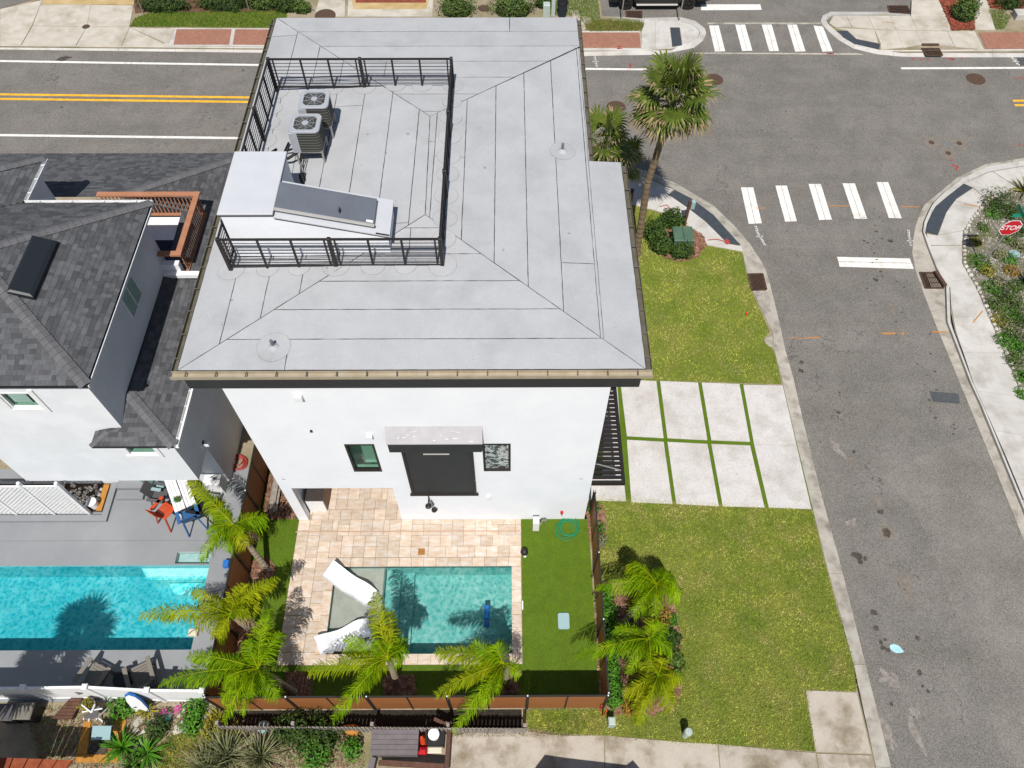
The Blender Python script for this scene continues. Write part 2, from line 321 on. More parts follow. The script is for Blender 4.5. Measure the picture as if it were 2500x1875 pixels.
bark = M('palm_bark', lin('#a08a6e',.6), lin('#7d6a54',.6), 9, .95, fine=.2, bump=.8, bscale=14, stretch=(1,1,3)); bark_g = M('palm_trunk_grey', lin('#b5a690',.62), lin('#96866f',.62), 9, .9, fine=.15, stretch=(1,1,4), bump=.5, bscale=10)
leafs = {}
leafs['feather'] = M('feather_leaflet', lin('#9cc010',.62), lin('#6f9a06',.58), 1.5, .6, isl=.42, fine=.05, transl=.22, spec=.08)
leafs['feather_y'] = M('feather_leaflet_yellow', lin('#b6bd18',.62), lin('#8fa80e',.58), 1.5, .6, isl=.35, fine=.05, transl=.22, spec=.08)
leafs['fan'] = M('fan_leaf', lin('#84963c',.6), lin('#62782c',.58), 1.5, .5, isl=.25, fine=.05, transl=.22, spec=.25)
leafs['fan_tip'] = M('fan_leaf_dry', lin('#c0a882',.62), lin('#9a8a5c',.6), 2, .8, isl=.2, fine=.05)
leafs['dark'] = M('dark_shrub_leaf', lin('#5f7d2c',.5), lin('#3f5f22',.5), 3, .6, isl=.4, fine=.05, transl=.2)
leafs['bright'] = M('bright_shrub_leaf', lin('#6fae2c',.58), lin('#559422',.58), 3, .5, isl=.3, fine=.05, transl=.25)
leafs['hedge'] = M('hedge_leaf', lin('#7a9440',.55), lin('#5a7a2c',.55), 2, .6, isl=.35, fine=.05, transl=.2)
leafs['yellow'] = M('yellow_leaf', lin('#c6b53c',.6), lin('#93992c',.58), 3, .6, isl=.3, fine=.05, transl=.25)
leafs['grey'] = M('grey_green_leaf', lin('#a8a67c',.58), lin('#7f8a54',.58), 3, .7, isl=.3, fine=.05, transl=.15)
leafs['orange'] = M('orange_leaf', lin('#d8903c',.62), lin('#a8a038',.58), 4, .6, isl=.3, fine=.05, transl=.2)
green_box = M('utility_green', lin('#6c8a74',.58), lin('#5f7d68',.58), 2, .5, fine=.04); pale_green = M('pedestal_green', lin('#c6d4ca',.68), lin('#b9c8be',.68), 2, .5, fine=.04)
stop_red = M('stop_red', lin('#c9202e',.8), None, rough=.4, fine=.04); sign_green = M('sign_green', lin('#1f9a78',.7), None, rough=.4, fine=.04)
wood_g = M('weathered_wood', lin('#b7aea3',.6), lin('#978d82',.6), 5, .9, rnd=.12, isl=.12, fine=.15, stretch=(1,1,.2)); wood_b = M('brown_wood', lin('#7d5a4a',.58), lin('#684838',.58), 5, .85, fine=.12, rnd=.1)
plank_g = M('grey_plank', lin('#8b8284',.6), lin('#807779',.6), 4, .7, fine=.06, rnd=.05); terra = M('terracotta', lin('#d99a4a',.65), lin('#c88838',.65), 4, .85, fine=.08, rnd=.06)
car_p = M('black_car_paint', lin('#20261f',.5), None, rough=.2, fine=.0, spec=.6, coord='obj'); tyre_m = M('tyre', lin('#2e2c2b',.6), None, rough=.8, fine=.08, coord='obj'); rim_m = M('rim', lin('#5b5a58',.5), None, rough=.35, metal=.6, fine=.0, coord='obj')
def solid(name, h, k=.65, r=.5): return M(name, lin(h, k), None, rough=r, fine=.05)
P = dict(blue=solid('blue_paint', '#3a6ea8'), red=solid('red_orange_paint', '#d8552c'), teal=solid('teal', '#2aa5a8'), palebl=solid('pale_blue', '#a9c8cc'), dkgrey=solid('dark_grey', '#6a6668'), taupe=solid('taupe_resin', '#8d867c'),
         pink=solid('pink', '#e05ab0'), orange=solid('safety_orange', '#f0562c'), scarlet=solid('scarlet', '#d81f2c'), hose_g=solid('green_hose', '#1f9a6c'), hose_r=solid('red_hose', '#b8464a'), cream=solid('cream', '#efe6cc'), black=solid('black', '#262424'), brightbl=solid('bright_blue', '#2f7fd8'), fire=solid('flower_orange', '#f0501e'), stone=M('pale_stone', lin('#dcd6cc',.7), lin('#b9b0a4',.7), 9, .9, rnd=.15, isl=.25, fine=.1), hosepale=solid('pale_green_hose', '#8fb0a4'))

def add_specks(mat, scale, th, k, col):
    n = mat.node_tree; b = next(x for x in n.nodes if x.type == 'BSDF_PRINCIPLED'); src = b.inputs['Base Color'].links[0].from_socket
    pos = n.nodes.new('ShaderNodeNewGeometry').outputs['Position']; vo = n.nodes.new('ShaderNodeTexVoronoi'); vo.inputs['Scale'].default_value = scale
    dn = n.nodes.new('ShaderNodeTexNoise'); dn.inputs['Scale'].default_value = 9; n.links.new(pos, dn.inputs['Vector'])
    vm = n.nodes.new('ShaderNodeVectorMath'); vm.operation = 'MULTIPLY_ADD'; vm.inputs[1].default_value = (.12,.12,.12); n.links.new(dn.outputs['Color'], vm.inputs[0]); n.links.new(pos, vm.inputs[2]); n.links.new(vm.outputs[0], vo.inputs['Vector'])
    sx_ = n.nodes.new('ShaderNodeSeparateColor'); n.links.new(vo.outputs['Color'], sx_.inputs[0])
    sp = math_(n, 'LESS_THAN', vo.outputs['Distance'], math_(n, 'MULTIPLY', math_(n, 'POWER', sx_.outputs[0], 3.0), th))
    n.links.new(mix(n, math_(n, 'MULTIPLY', sp, k), src, col), b.inputs['Base Color'])
add_specks(membrane, 1.6, .10, .45, lin('#6f6e6c',.6)); add_specks(membrane, .8, .2, .10, lin('#8f8a80',.6)); add_specks(conc_dr, 5, .22, .3, lin('#9a9590',.6)); add_specks(conc_b, 1.5, .1, .3, lin('#8a8378',.6)); add_specks(deck_g, .9, .14, .25, lin('#c9ccce',.7))
# ------------------------------------------------------------------ ground, roads, kerbs, pavements
ZR = -0.13
def rect(x0, x1, y0, y1): return [(x0,y0),(x1,y0),(x1,y1),(x0,y1)]
mb = MB()
for r in (rect(-300,-26,-300,300), rect(-26,2.85,-300,4.7), rect(-26,2.85,13.2,300), rect(2.85,300,-300,300)): mb.flat(r, -.17)
struct('ground', mb, soil)
mb = MB()
for r in (rect(-120,120,30.2,40.2), rect(4.5,25,-60,30.2), rect(5.2,26,40.2,120)): mb.flat(r, ZR)
road = struct('road', mb, asphalt)
def resample(pts, n):
    L = [0]
    for i in range(1, len(pts)): L.append(L[-1] + math.dist(pts[i-1], pts[i]))
    out = []; j = 0
    for k in range(n+1):
        s = L[-1]*k/n
        while j < len(L)-2 and L[j+1] < s: j += 1
        t = (s-L[j])/max(1e-6, L[j+1]-L[j]); out.append((pts[j][0]+(pts[j+1][0]-pts[j][0])*t, pts[j][1]+(pts[j+1][1]-pts[j][1])*t))
    return out
def dens(A, B, seg):
    # two matched edge lines -> matched fine samples, cut every `seg` metres
    A2, B2 = [], []
    for i in range(len(A)-1):
        L = max(math.dist(A[i],A[i+1]), math.dist(B[i],B[i+1])); k = max(1, int(L/.35))
        for j in range(k):
            t = j/k; A2.append((A[i][0]+(A[i+1][0]-A[i][0])*t, A[i][1]+(A[i+1][1]-A[i][1])*t)); B2.append((B[i][0]+(B[i+1][0]-B[i][0])*t, B[i][1]+(B[i+1][1]-B[i][1])*t))
    A2.append(A[-1]); B2.append(B[-1])
    runs = []; cur = [0]; acc = 0
    for i in range(1, len(A2)):
        acc += math.dist(((A2[i][0]+B2[i][0])/2,(A2[i][1]+B2[i][1])/2), ((A2[i-1][0]+B2[i-1][0])/2,(A2[i-1][1]+B2[i-1][1])/2)); cur.append(i)
        if acc >= seg: runs.append(cur); cur = [i]; acc = 0
    if len(cur) > 1: runs.append(cur)
    return A2, B2, runs
def ribbon(name, A, B, za, zb, seg, mat, parent, zbot=-.2, gap=.012):
    A2, B2, runs = dens(A, B, seg)
    for run in runs:
        a = [Vector((A2[i][0],A2[i][1],za)) for i in run]; b = [Vector((B2[i][0],B2[i][1],zb)) for i in run]
        for e, q in ((0,1),(-1,-2)):
            for l in (a, b):
                d = l[q]-l[e]
                if d.length > gap: l[e] = l[e] + d.normalized()*gap*.5
        k = len(run); m = MB()
        dn = lambda p: Vector((p.x,p.y,zbot))
        v = a + b + [dn(p) for p in a] + [dn(p) for p in b]
        f = []
        for i in range(k-1):
            f += [(i,k+i,k+i+1,i+1), (i,i+1,2*k+i+1,2*k+i), (k+i+1,k+i,3*k+i,3*k+i+1)]
        f += [(0,2*k,3*k,k), (k-1,2*k-1,4*k-1,3*k-1)]
        s = (a[1]-a[0]).cross(b[0]-a[0]).z
        if s < 0: f = [x for x in f]
        else: f = [x[::-1] for x in f]
        m.add(v, f); obj(name, m, mat, parent)
def slab(name, px, z, mat, parent, zpx=None, zbot=-.2, world=False, inset=.007):
    p = px if world else G(px, z if zpx is None else zpx)
    if inset:
        cx = sum(q[0] for q in p)/len(p); cy = sum(q[1] for q in p)/len(p)
        q2 = []
        for q in p:
            d = math.dist(q,(cx,cy)); k = max(0, 1-inset*1.3/max(d,.05)); q2.append((cx+(q[0]-cx)*k, cy+(q[1]-cy)*k))
        p = q2
    m = MB(); m.prism(p, zbot, z); return obj(name, m, mat, parent)
def paint(name, px, mat, z=ZR+.004, parent=road):
    m = MB(); m.flat(G(px, z), z); return obj(name, m, mat, parent)

# lots (raised ground inside the kerbs)
cornSW = G([(1539,420),(1583,434),(1643,462),(1718,510),(1768,556),(1808,600),(1817,616),(1825,664),(1836,706),(1888,812),(1894,857),(1904,902),(1914,930)])
mb2 = MB(); mb2.flat([(-26,13.2),(2.85,13.2),(2.85,11.1),(11.15,11.1),(11.15,16.5)] + cornSW[::-1] + [(3,30.45),(-26,30.6)], -.015)
mb2.flat(rect(-120,-26,-60,30.6), -.015); mb2.flat(rect(-26,2.85,-60,4.7), -.015); mb2.flat(rect(-26,-9.12,4.7,4.93), -.015); mb2.flat(rect(2.85,11.15,-60,11.1), -.015)
struct('yard_ground', mb2, soil)
mb = MB()
mb.flat([(-120,39.6)] + G([(0,114),(648,120),(1417,125),(1640,121),(1698,92),(1702,70),(1660,50),(1574,50)]) + [g(1470,38), g(1465,0), (5.6,120), (-120,120)], -.012)
mb.flat(G([(2500,128),(2406,128),(2200,128),(2095,112),(2045,80),(2024,58),(2030,40),(2165,36),(2247,44),(2231,0)]) + [(24.2,60),(24.2,120),(120,120),(120,38.9)], -.012)
mb.flat(G([(2500,412),(2412,424),(2352,453),(2310,484),(2280,520),(2264,548),(2262,575),(2278,605),(2299,655),(2320,700),(2322,760),(2332,808),(2360,884),(2378,950),(2412,1016)]) + [(19.2,10.5),(19.2,-60),(120,-60),(120,30.0)], -.012)
struct('verge_ground', mb, soil)

# kerb and gutter, piece by piece
kerb = tag(bpy.data.objects.new('kerb', None), kind='structure'); COL.objects.link(kerb)
outSW = [(-60,31.0),(-20,30.98),(2.0,30.75)] + G([(1537,407),(1589,420),(1652,449),(1739,500),(1791,549.5),(1830,595),(1858,637),(1870,661),(1879,691),(1894,751),(1908,812),(1917,854),(1936,920),(1963.6,1040.6),(2007,1215),(2051,1375),(2112.8,1622),(2176,1875)], ZR) + [(11.62,-40)]
inSW = [(-60,30.55),(-20,30.53),(2.0,30.35)] + G([(1539,420),(1583,434),(1643,462),(1718,510),(1768,556),(1806,598),(1816,630),(1823,664),(1836,706),(1861,760),(1886,812),(1891,857),(1907,920),(1934,1036),(1978,1218),(2016,1375),(2084,1622),(2138,1872)]) + [(11.15,-40)]
ribbon('kerb_stone', outSW, inSW, ZR+.012, .012, 3.0, conc_g, kerb)
outSE = [(60,30.7)] + G([(2500,386),(2406,401),(2337,434),(2286,476),(2257,500),(2247,519),(2235,552),(2229,585),(2227,619),(2235,661),(2253,712),(2286,797),(2322,884),(2349,950),(2373,1007),(2500,1321)], ZR) + [(18.4,-40)]
kfSE = [(60,30.3)] + G([(2500,397),(2408,412),(2346,441),(2303,474),(2277,499),(2267,516),(2254,545),(2250,569),(2262,605),(2283,658),(2306,702),(2309,790),(2345,884),(2364,935),(2391,994),(2500,1262)], ZR) + [(18.85,-40)]
kbSE = [(60,30.1)] + G([(2500,405),(2412,420),(2352,449),(2311,481),(2284,504),(2274,520),(2262,548),(2258,569),(2274,605),(2295,655),(2317,700),(2320,790),(2355,884),(2374,935),(2401,994),(2512,1262)]) + [(19.0,-40)]
ribbon('kerb_stone', outSE, kfSE, ZR+.012, ZR+.03, 3.0, conc_g, kerb)
ribbon('kerb_stone', [(x+.006,y) for x,y in kfSE], kbSE, .02, .03, 3.0, conc_b, kerb)
outN = [(-60,40.2)] + G([(0,121),(320,125),(648,129),(1000,133),(1421,137),(1600,134),(1640,128),(1694,117),(1716,100),(1724,81),(1721,70),(1697,51),(1661,42),(1574,44),(1468,40)], ZR)
inN = [(-60,39.85)] + G([(0,110),(320,113),(648,116),(1000,119),(1417,121),(1560,121),(1636,117),(1680,105),(1703,92),(1709,81),(1706,72),(1690,60),(1657,52),(1574,53),(1480,49)])
ribbon('kerb_stone', outN, inN, ZR+.012, .012, 3.0, conc_b, kerb)
outNE = G([(2247,39),(2165,29.5),(2027,29),(2009,38),(2004,51),(2007,60),(2021,75),(2045,96.5),(2084,119),(2141,132.6),(2202,138.6),(2300,140),(2500,140)], ZR) + [(60,38.7)]
inNE = G([(2247,45),(2160,36),(2036,36),(2022,42),(2017,51),(2021,58),(2034,70),(2056,88),(2090,109),(2147,122),(2202,123),(2300,122),(2500,120)]) + [(60,39.2)]
ribbon('kerb_stone', outNE, inNE, ZR+.012, .012, 2.6, conc_b, kerb)
mb = MB(); mb.prism(G([(1865,828),(1885,820),(1893,856),(1886,850),(1878,845),(1869,838)], .02), -.1, .02); obj('kerb_stone', mb, conc_g, kerb)

# pavements
walk = tag(bpy.data.objects.new('pavement', None), kind='structure'); COL.objects.link(walk)
def slabs(px_list, mat, z=.012, name='slab'):
    for px in px_list: slab(name, px, z, mat, walk)
slabs([[(1539,421),(1570,431),(1563,505),(1549,500),(1527,500),(1527,421)], [(1570,431),(1643,463),(1632,474),(1600,513),(1563,505)], [(1600,513),(1632,475),(1679,507),(1652,532),(1645,529)],
       [(1652,532),(1679,507),(1723,541),(1696,562)], [(1696,562),(1723,541),(1777,595),(1728,598)], [(1728,598),(1777,595),(1811,601),(1813,614)]], conc_b)
slab('tactile_pad', [(1633,474),(1647,463),(1688,484),(1742,524),(1808,598),(1777,594),(1723,540),(1679,506)], .018, pad_dk, walk)
slab('tactile_pad', [(2349,446),(2375,458),(2337,483),(2310,519),(2289,573),(2259,566),(2274,518),(2307,478)], .018, pad_dk, walk)
slab('tactile_pad', [(2042,75),(2068,75),(2090,95),(2149,107),(2147,120),(2088,108),(2058,90)], .018, pad_dk, walk)
slab('tactile_pad', [(1636,67),(1659,67),(1665,110),(1642,115)], .018, pad_dk, walk)
seR = G([(2349,600),(2349,643),(2382,700),(2400,742),(2428,806),(2458,878),(2488,950),(2512,1007),(2560,1130),(2600,1230)], .012)
seL = G([(2270,600),(2295,658),(2320,703),(2322,742),(2334,808),(2358,878),(2378,938),(2400,987),(2458,1118),(2500,1220)], .012)
ribbon('slab', seL, seR, .012, .012, 1.75, conc_b, walk)
slabs([[(2262,571),(2289,575),(2352,563),(2349,598),(2268,598)], [(2290,574),(2310,519),(2330,490),(2395,504),(2353,562)], [(2331,489),(2375,459),(2404,482),(2394,504)], [(2353,448),(2414,421),(2425,420),(2480,457),(2404,481),(2376,458)], [(2426,419),(2500,406),(2560,400),(2560,450),(2481,456)]], conc_b)
# north side
slabs([[(2036,38),(2066,38),(2080,66),(2040,66),(2024,56)], [(2066,38),(2120,38),(2134,71),(2081,66)], [(2120,38),(2172,38),(2188,73),(2134,71)], [(2172,38),(2224,40),(2240,74),(2188,73)], [(2226,0),(2292,0),(2310,40),(2224,40)], [(2224,40),(2310,40),(2324,75),(2240,74)],
       [(2041,68),(2135,72),(2144,105),(2090,94),(2069,74)], [(2135,72),(2190,74),(2205,116),(2150,121),(2150,106)], [(2190,74),(2235,75),(2252,108),(2205,117)], [(2235,75),(2313,76),(2330,113),(2252,109)], [(2313,76),(2380,76),(2403,121),(2331,114)], [(2380,0),(2408,0),(2430,73),(2381,73)]], conc)
slabs([[(1566,79),(1575,46),(1600,50),(1600,120),(1566,120)], [(1600,50),(1656,52),(1690,60),(1706,73),(1708,82),(1702,92),(1678,105),(1666,109),(1660,66),(1635,66),(1641,116),(1600,120)]], conc_b)
for a_, b_ in (((431,71),(566,71),),((574,71),(690,72)),((698,72),(820,73)),((828,73),(950,74)),((958,74),(1080,75)),((1088,75),(1220,76)),((1228,77),(1330,78)),((1338,78),(1408,79)),((1415,79),(1562,79))):
    (xa, ya), (xb, yb) = a_, b_
    sh = lambda x: -.34*(1 - x/1234)*36
    o = slab('brick_panel', [(xa,ya),(xb,yb),(xb+sh(xb),yb+38),(xa+sh(xa),ya+38)], .012, brick, walk)
slab('brick_panel', [(2389,79),(2560,78),(2600,119),(2408,119)], .012, brick, walk)
slab('slab', [(416,68),(1563,76),(1566,121),(400,112)], .006, conc_b, walk, inset=0)
slabs([[(0,22),(104,0),(98,12),(78,62),(0,62)], [(98,12),(222,12),(212,65),(80,62)], [(222,12),(326,13),(316,65),(212,65)], [(0,62),(78,62),(50,111),(0,110)], [(80,63),(212,66),(184,112),(52,111)], [(212,66),(316,66),(296,113),(186,112)], [(316,67),(405,109),(400,114),(297,113)], [(318,67),(428,70),(412,108)],
       [(104,0),(120,0),(222,0),(222,11),(99,11)]], conc)
slab('slab', [(110,-8),(330,-8),(327,11),(100,10)], .016, tan_conc, walk)
mb = MB(); mb.flat(G([(-60,-20),(76,-20),(76,0),(0,21),(-60,40)], .004), .004); obj('parking_pad', mb, asphalt, road)
# driveways across the street
slabs([[(768,40),(778,0),(843,0),(842,40)], [(848,40),(850,-10),(1058,-10),(1056,40)]], conc)
slab('slab', [(856,-12),(1052,-12),(1040,22),(862,22)], .018, tan_conc, walk)
mb = MB(); mb.prism(G([(868,-2),(1040,-2),(1040,6),(868,6)], .03), 0, .05); obj('slab', mb, mulch_r, walk)
mb = MB(); mb.lathe([(.62,0),(.6,.035),(.0,.04)], (*g(794,38),.012), 24); obj('manhole_cover', mb, iron, walk)
slab('slab', [(1395,27),(1412,25),(1420,50),(1400,52)], .02, conc_old, walk); slab('slab', [(1402,55),(1425,52),(1432,72),(1410,76)], .02, conc_old, walk); slab('slab', [(1420,40),(1440,42),(1446,56),(1426,58)], .02, conc_old, walk)

# road markings
def polyline_band(name, pts, hw, mat, z=ZR+.004):
    c = G(pts, z)
    for i in range(len(c)-1):
        d = Vector((c[i+1][0]-c[i][0], c[i+1][1]-c[i][1])).normalized(); n_ = Vector((-d.y, d.x))*hw
        m = MB(); m.flat([(c[i][0]-n_.x,c[i][1]-n_.y),(c[i+1][0]-n_.x,c[i+1][1]-n_.y),(c[i+1][0]+n_.x,c[i+1][1]+n_.y),(c[i][0]+n_.x,c[i][1]+n_.y)], z); obj(name, m, mat, road)
polyline_band('lane_line', [(-300,144),(320,154)], .085, paint_w); polyline_band('lane_line', [(321,154),(1000,164),(1578,169.4)], .085, paint_w)
polyline_band('lane_line', [(2200,166.7),(2700,165)], .085, paint_w)
polyline_band('lane_line', [(-300,326),(900,341)], .085, paint_w)
for dy in (0, 11): polyline_band('centre_line', [(-300,226.5+dy),(900,241.5+dy)], .085, paint_y)
for dy in (0, 11): polyline_band('centre_line', [(2473+dy*.4,246+dy),(2700,244+dy)], .085, paint_y)
def stripe(pts):
    (a_,b_,c_,d_) = pts; mt = lambda p,q,t: (p[0]+(q[0]-p[0])*t, p[1]+(q[1]-p[1])*t)
    paint('crosswalk_stripe', [a_, mt(a_,b_,.482), mt(d_,c_,.482), d_], paint_w); paint('crosswalk_stripe', [mt(a_,b_,.515), b_, c_, mt(d_,c_,.515)], paint_w)
for s_ in ([(1809,457.5),(1839,457.5),(1860,545),(1828,546.5)], [(1893,453),(1921,453),(1945.5,540),(1917,541)], [(1974,449),(2004,449),(2031,536),(2000,537)], [(2057,447.6),(2087,447.6),(2117,534),(2086,534)], [(2140,444.6),(2168.5,444.6),(2201.7,533),(2170,532)],
           [(1731,62),(1754.6,62),(1770.6,125),(1745.6,126)], [(1795,60),(1819,60),(1837,123.6),(1812,124.5)], [(1859.6,60),(1884,60),(1902,124),(1878,125)], [(1922,60),(1945.5,60),(1966.6,125),(1941.6,126)], [(1986,62),(2009,65),(2033,125),(2008,126.6)]): stripe(s_)
paint('stop_bar', [(2043.5,627),(2221,631),(2225.5,642),(2047,638)], paint_w); paint('stop_bar', [(2047,639),(2226,643),(2231,656.5),(2050,651)], paint_w)
paint('stop_bar', [(1711.5,10.5),(1856,10.5),(1860,24),(1711.5,25)], paint_w)
paint('concrete_band', [(1727,55),(2004,55),(2005,59),(1727,59)], conc_g); paint('concrete_band', [(1700,128),(2095,130),(2110,134),(1690,131)], conc_g)
# patches, stains and utility paint
BL = [0]
def blob(name, x, y, rx, ry, mat, z=ZR+.004, parent=road, n=18, rough=.25, rot=0):
    BL[0] += 1; z += (BL[0]%40)*.00013; c = W(x, y, z); ph = U(0, 9); m = MB(); pts = []
    for i in range(n):
        t = 2*math.pi*i/n; k = 1 + rough*mnoise.noise(Vector((math.cos(t)*1.6+ph, math.sin(t)*1.6, ph)))
        u, v = math.cos(t)*rx*k, math.sin(t)*ry*k; pts.append((c.x+u*math.cos(rot)-v*math.sin(rot), c.y+u*math.sin(rot)+v*math.cos(rot)))
    m.flat(pts, z); return obj(name, m, mat, parent)
paint('road_overlay', [(2150,1160),(2190,1200),(2232,1250),(2270,1320),(2294,1400),(2340,1520),(2405,1700),(2455,1875),(2480,1960),(2760,1960),(2535,1400),(2497,1318),(2440,1182),(2400,1075),(2380,1060),(2300,1090)], asphalt_l, ZR+.0022)
paint('asphalt_patch', [(2269,955),(2341,961),(2343,986),(2278,981)], patch_asph); paint('asphalt_patch', [(2482,140),(2560,140),(2570,160),(2490,160)], patch_asph)
for x, y, rx, ry, mt_ in ((2164,1295,.24,.34,oil_l),(2165,1302,.13,.18,oil),(2150,1249,.13,.09,oil),(2146,1224,.13,.2,oil_l),(2057,1194,.13,.13,oil_l),(2092,1357,.2,.12,oil),(2101,1371,.12,.1,oil),(2112,1363,.07,.1,oil),(2206,1425,.16,.2,oil),(2210,1420,.26,.3,oil_l),(2221,1465,.12,.22,oil_l),(2134,1495,.13,.1,oil),(2139,1533,.1,.08,oil),
        (2151,1569,.08,.07,oil),(2156,1581,.09,.07,oil),(2168,1587,.09,.07,oil),(2161,1562,.06,.05,oil),(2244,1641,.08,.1,oil),(2266,1688,.06,.06,oil),(2252,1675,.05,.05,oil),(2240,1558,.08,.08,oil),(2047,1007,.09,.06,oil),(2085,1103,.07,.07,oil),(2072,1123,.16,.12,oil_l),(1956,905,.12,.1,oil),(1957,884,.11,.07,oil),(2174,588,.13,.09,oil),(2138,683,.11,.08,oil),(2140,565,.08,.05,oil),(155,143,.4,.18,oil),
        (2135,790,.12,.3,oil_l),(2180,757,.1,.3,oil_l),(2195,815,.12,.3,oil_l),(2129,556,.2,.14,oil_l)):
    blob('oil_stain', x, y, rx, ry, mt_, rot=U(-.4,.4), rough=.5)
for i in range(90):
    if i < 55: X_, Y_ = U(16.4,17.6), U(14,27)
    else: X_, Y_ = random.choice([(U(12,18),U(4,26)), (U(8,30),U(31.5,38.5)), (U(-28,-13),U(31.5,38.5))])
    s_ = U(.02,.075); BL[0] += 1; z_ = ZR+.004+(BL[0]%40)*.00013; rot_ = U(0,3); k_ = U(.4,1)
    obj('tar_spot', MB().flat([(X_+math.cos(t_*.9)*s_*U(.7,1.2), Y_+math.sin(t_*.9)*s_*k_*U(.7,1.2)) for t_ in range(7)], z_), oil, road)
blob('paint_spill', 2188,1584,.22,.13, spill_b, rot=-.5)
for x, y, rx, ry in ((2170,1655,.3,.25),(2233,1742,.16,.14),(2166,1790,.13,.5),(2235,1790,.1,.45),(2045,1095,.16,.4),(2080,1275,.25,.12)): blob('cement_smear', x, y, rx, ry, chalk, rot=U(.1,.5), rough=.9, n=26)
def mark(pts, mat, w=.05,  z=ZR+.005, parent=road):
    c = [Vector((*g(x,y,z),z)) for x,y in pts]; m = MB()
    for i in range(len(c)-1): 
        d = (c[i+1]-c[i]).normalized(); n_ = Vector((-d.y,d.x,0))*w*.36
        m.add([c[i]-n_,c[i+1]-n_,c[i+1]+n_,c[i]+n_], [(0,1,2,3)])
    return obj('utility_mark', m, mat, parent)
mark([(1505,112),(1516,114),(1507,119),(1519,118)], spray_r, .09, .017, walk); mark([(1536,153),(1540,166),(1535,166)], spray_r, .1); mark([(1538,160),(1543,158)], spray_r, .1)
mark([(1610,505),(1627,500),(1634,507),(1640,520)], spray_r, .07, .017, walk); mark([(1728,586),(1750,584),(1772,590)], spray_r, .08, .017, walk); blob('utility_mark',1775,590,.12,.16,spray_r,.024,walk)
for pts in ([(2225,143),(2235,144)],[(2246,144),(2254,145)],[(2262,143),(2268,145)],[(2308,142),(2330,145),(2318,141)],[(2345,140),(2350,143)]): mark(pts, spray_r, .12)
mark([(2018,131),(2036,131)], spray_r, .14); mark([(2024,131),(2030,131)], spray_r, .1); mark([(2318,382),(2323,394)], spray_r, .12); mark([(2324,402),(2338,406),(2334,416)], spray_r, .14); mark([(2476,190),(2500,190)], spray_r, .08); mark([(2485,355),(2492,352)], spray_r, .1)
mark([(2244,349),(2262,349)], spray_b, .06); mark([(2290,350),(2324,350)], spray_b, .05); mark([(2354,351),(2370,351)], spray_b, .06); mark([(2306,352),(2313,368)], spray_b, .07); mark([(2316,395),(2326,394)], spray_b, .06)
for x, y in ((2274,348),(2342,350),(2315,374)):
    blob('valve_collar', x, y, .45, .45, oil_l, rough=.05, n=24)
    m = MB(); m.lathe([(.15,0),(.14,.012),(.0,.014)], (*g(x,y,ZR),ZR), 18); obj('valve_lid', m, iron, road)
for pts, w in (([(2023,502),(2072,503)],.08),([(2200,504),(2245,505)],.08),([(1972,824),(2002,824)],.09),([(2153,814),(2208,814)],.13),([(1926,825),(1972,826)],.05),([(1846,508),(1870,508)],.07)): mark(pts, spray_o, w)
mark([(2376,787),(2399,759)], spray_o, .07, .017, walk); mark([(2353,498),(2388,504)], spray_o, .09, .017, walk); mark([(2275,810),(2312,810)], spray_o, .1, ZR+.04); mark([(2152,56),(2180,54)], spray_o, .06, .017, walk); mark([(2300,62),(2316,64)], spray_o, .07, .017, walk)
for base, pts in ((0, [(1845,552),(1849,566),(1855,577),(1862,588),(1868,600)]), (1, [(2218,562),(2219,575),(2222,588),(2224,602)]), (2, [(1451,135),(1454,150),(1457,165)]), (3, [(2470,140),(2480,150),(2490,160)])):
    for i in range(len(pts)-1):
        (x0,y0),(x1,y1) = pts[i], pts[i+1]
        for k in range(3):
            t = k/3; x = x0+(x1-x0)*t; y = y0+(y1-y0)*t; mark([(x-3,y-1),(x+U(-1,1),y+2),(x+3,y-1),(x+2,y+3)], spray_w, .035)
    x, y = pts[len(pts)//2]; mark([(x-8,y),(x+8,y)], spray_w, .05); mark([(x,y-6),(x+2,y+7)], spray_w, .05)
# manholes and drain grates
for x, y, r in ((1504,261,.47),(1743,194,.47),(2382,193,.47),(210,65,.18),(1181,20,.3)):
    m = MB(); z = ZR if y > 130 else .012; m.lathe([(r+.04,0),(r+.03,.012),(r-.02,.014),(r-.03,.008),(0,.01)], (*g(x,y,z),z), 32); obj('manhole_cover', m, iron, road)
def grate(px, z, nb, nm='drain_grate', parent=road):
    c = [Vector((*g(x,y,z),z)) for x,y in px]; m = MB(); m.flat([(p.x,p.y) for p in c], z, 1)
    up = Vector((0,0,.02))
    for i in range(4): m.beam(c[i]+up, c[(i+1)%4]+up, .07, .03)
    for i in range(1, nb): t = i/nb; m.beam(c[0].lerp(c[1],t)+up, c[3].lerp(c[2],t)+up, .028, .03)
    for t in (.33,.66): m.beam(c[0].lerp(c[3],t)+up, c[1].lerp(c[2],t)+up, .03, .03)
    obj(nm, m, [iron, iron_hole], parent)
grate([(2245,666),(2288,667),(2303,704),(2259,704)], ZR+.02, 12); grate([(1826,670),(1862,669),(1871,707),(1835,709)], .012, 12); grate([(2249,119),(2292,119),(2301,136),(2262,136)], .0, 14); grate([(2167,15),(2214,15),(2224,33),(2172,32)], ZR+.012, 14); grate([(1528,28),(1567,28),(1567,45),(1530,42)], ZR+.02, 12)
m = MB(); c0, c1 = W(2284,662,.03), W(2308,698,.03); m.beam(c0, c1, .16, .10); c0, c1 = W(2290,668,-.05), W(2306,702,-.05); obj('inlet_hood', m, iron, road)
m = MB(); m.beam(W(2251,109,.03), W(2292,109,.03), .14, .08); obj('inlet_hood', m, iron, road)

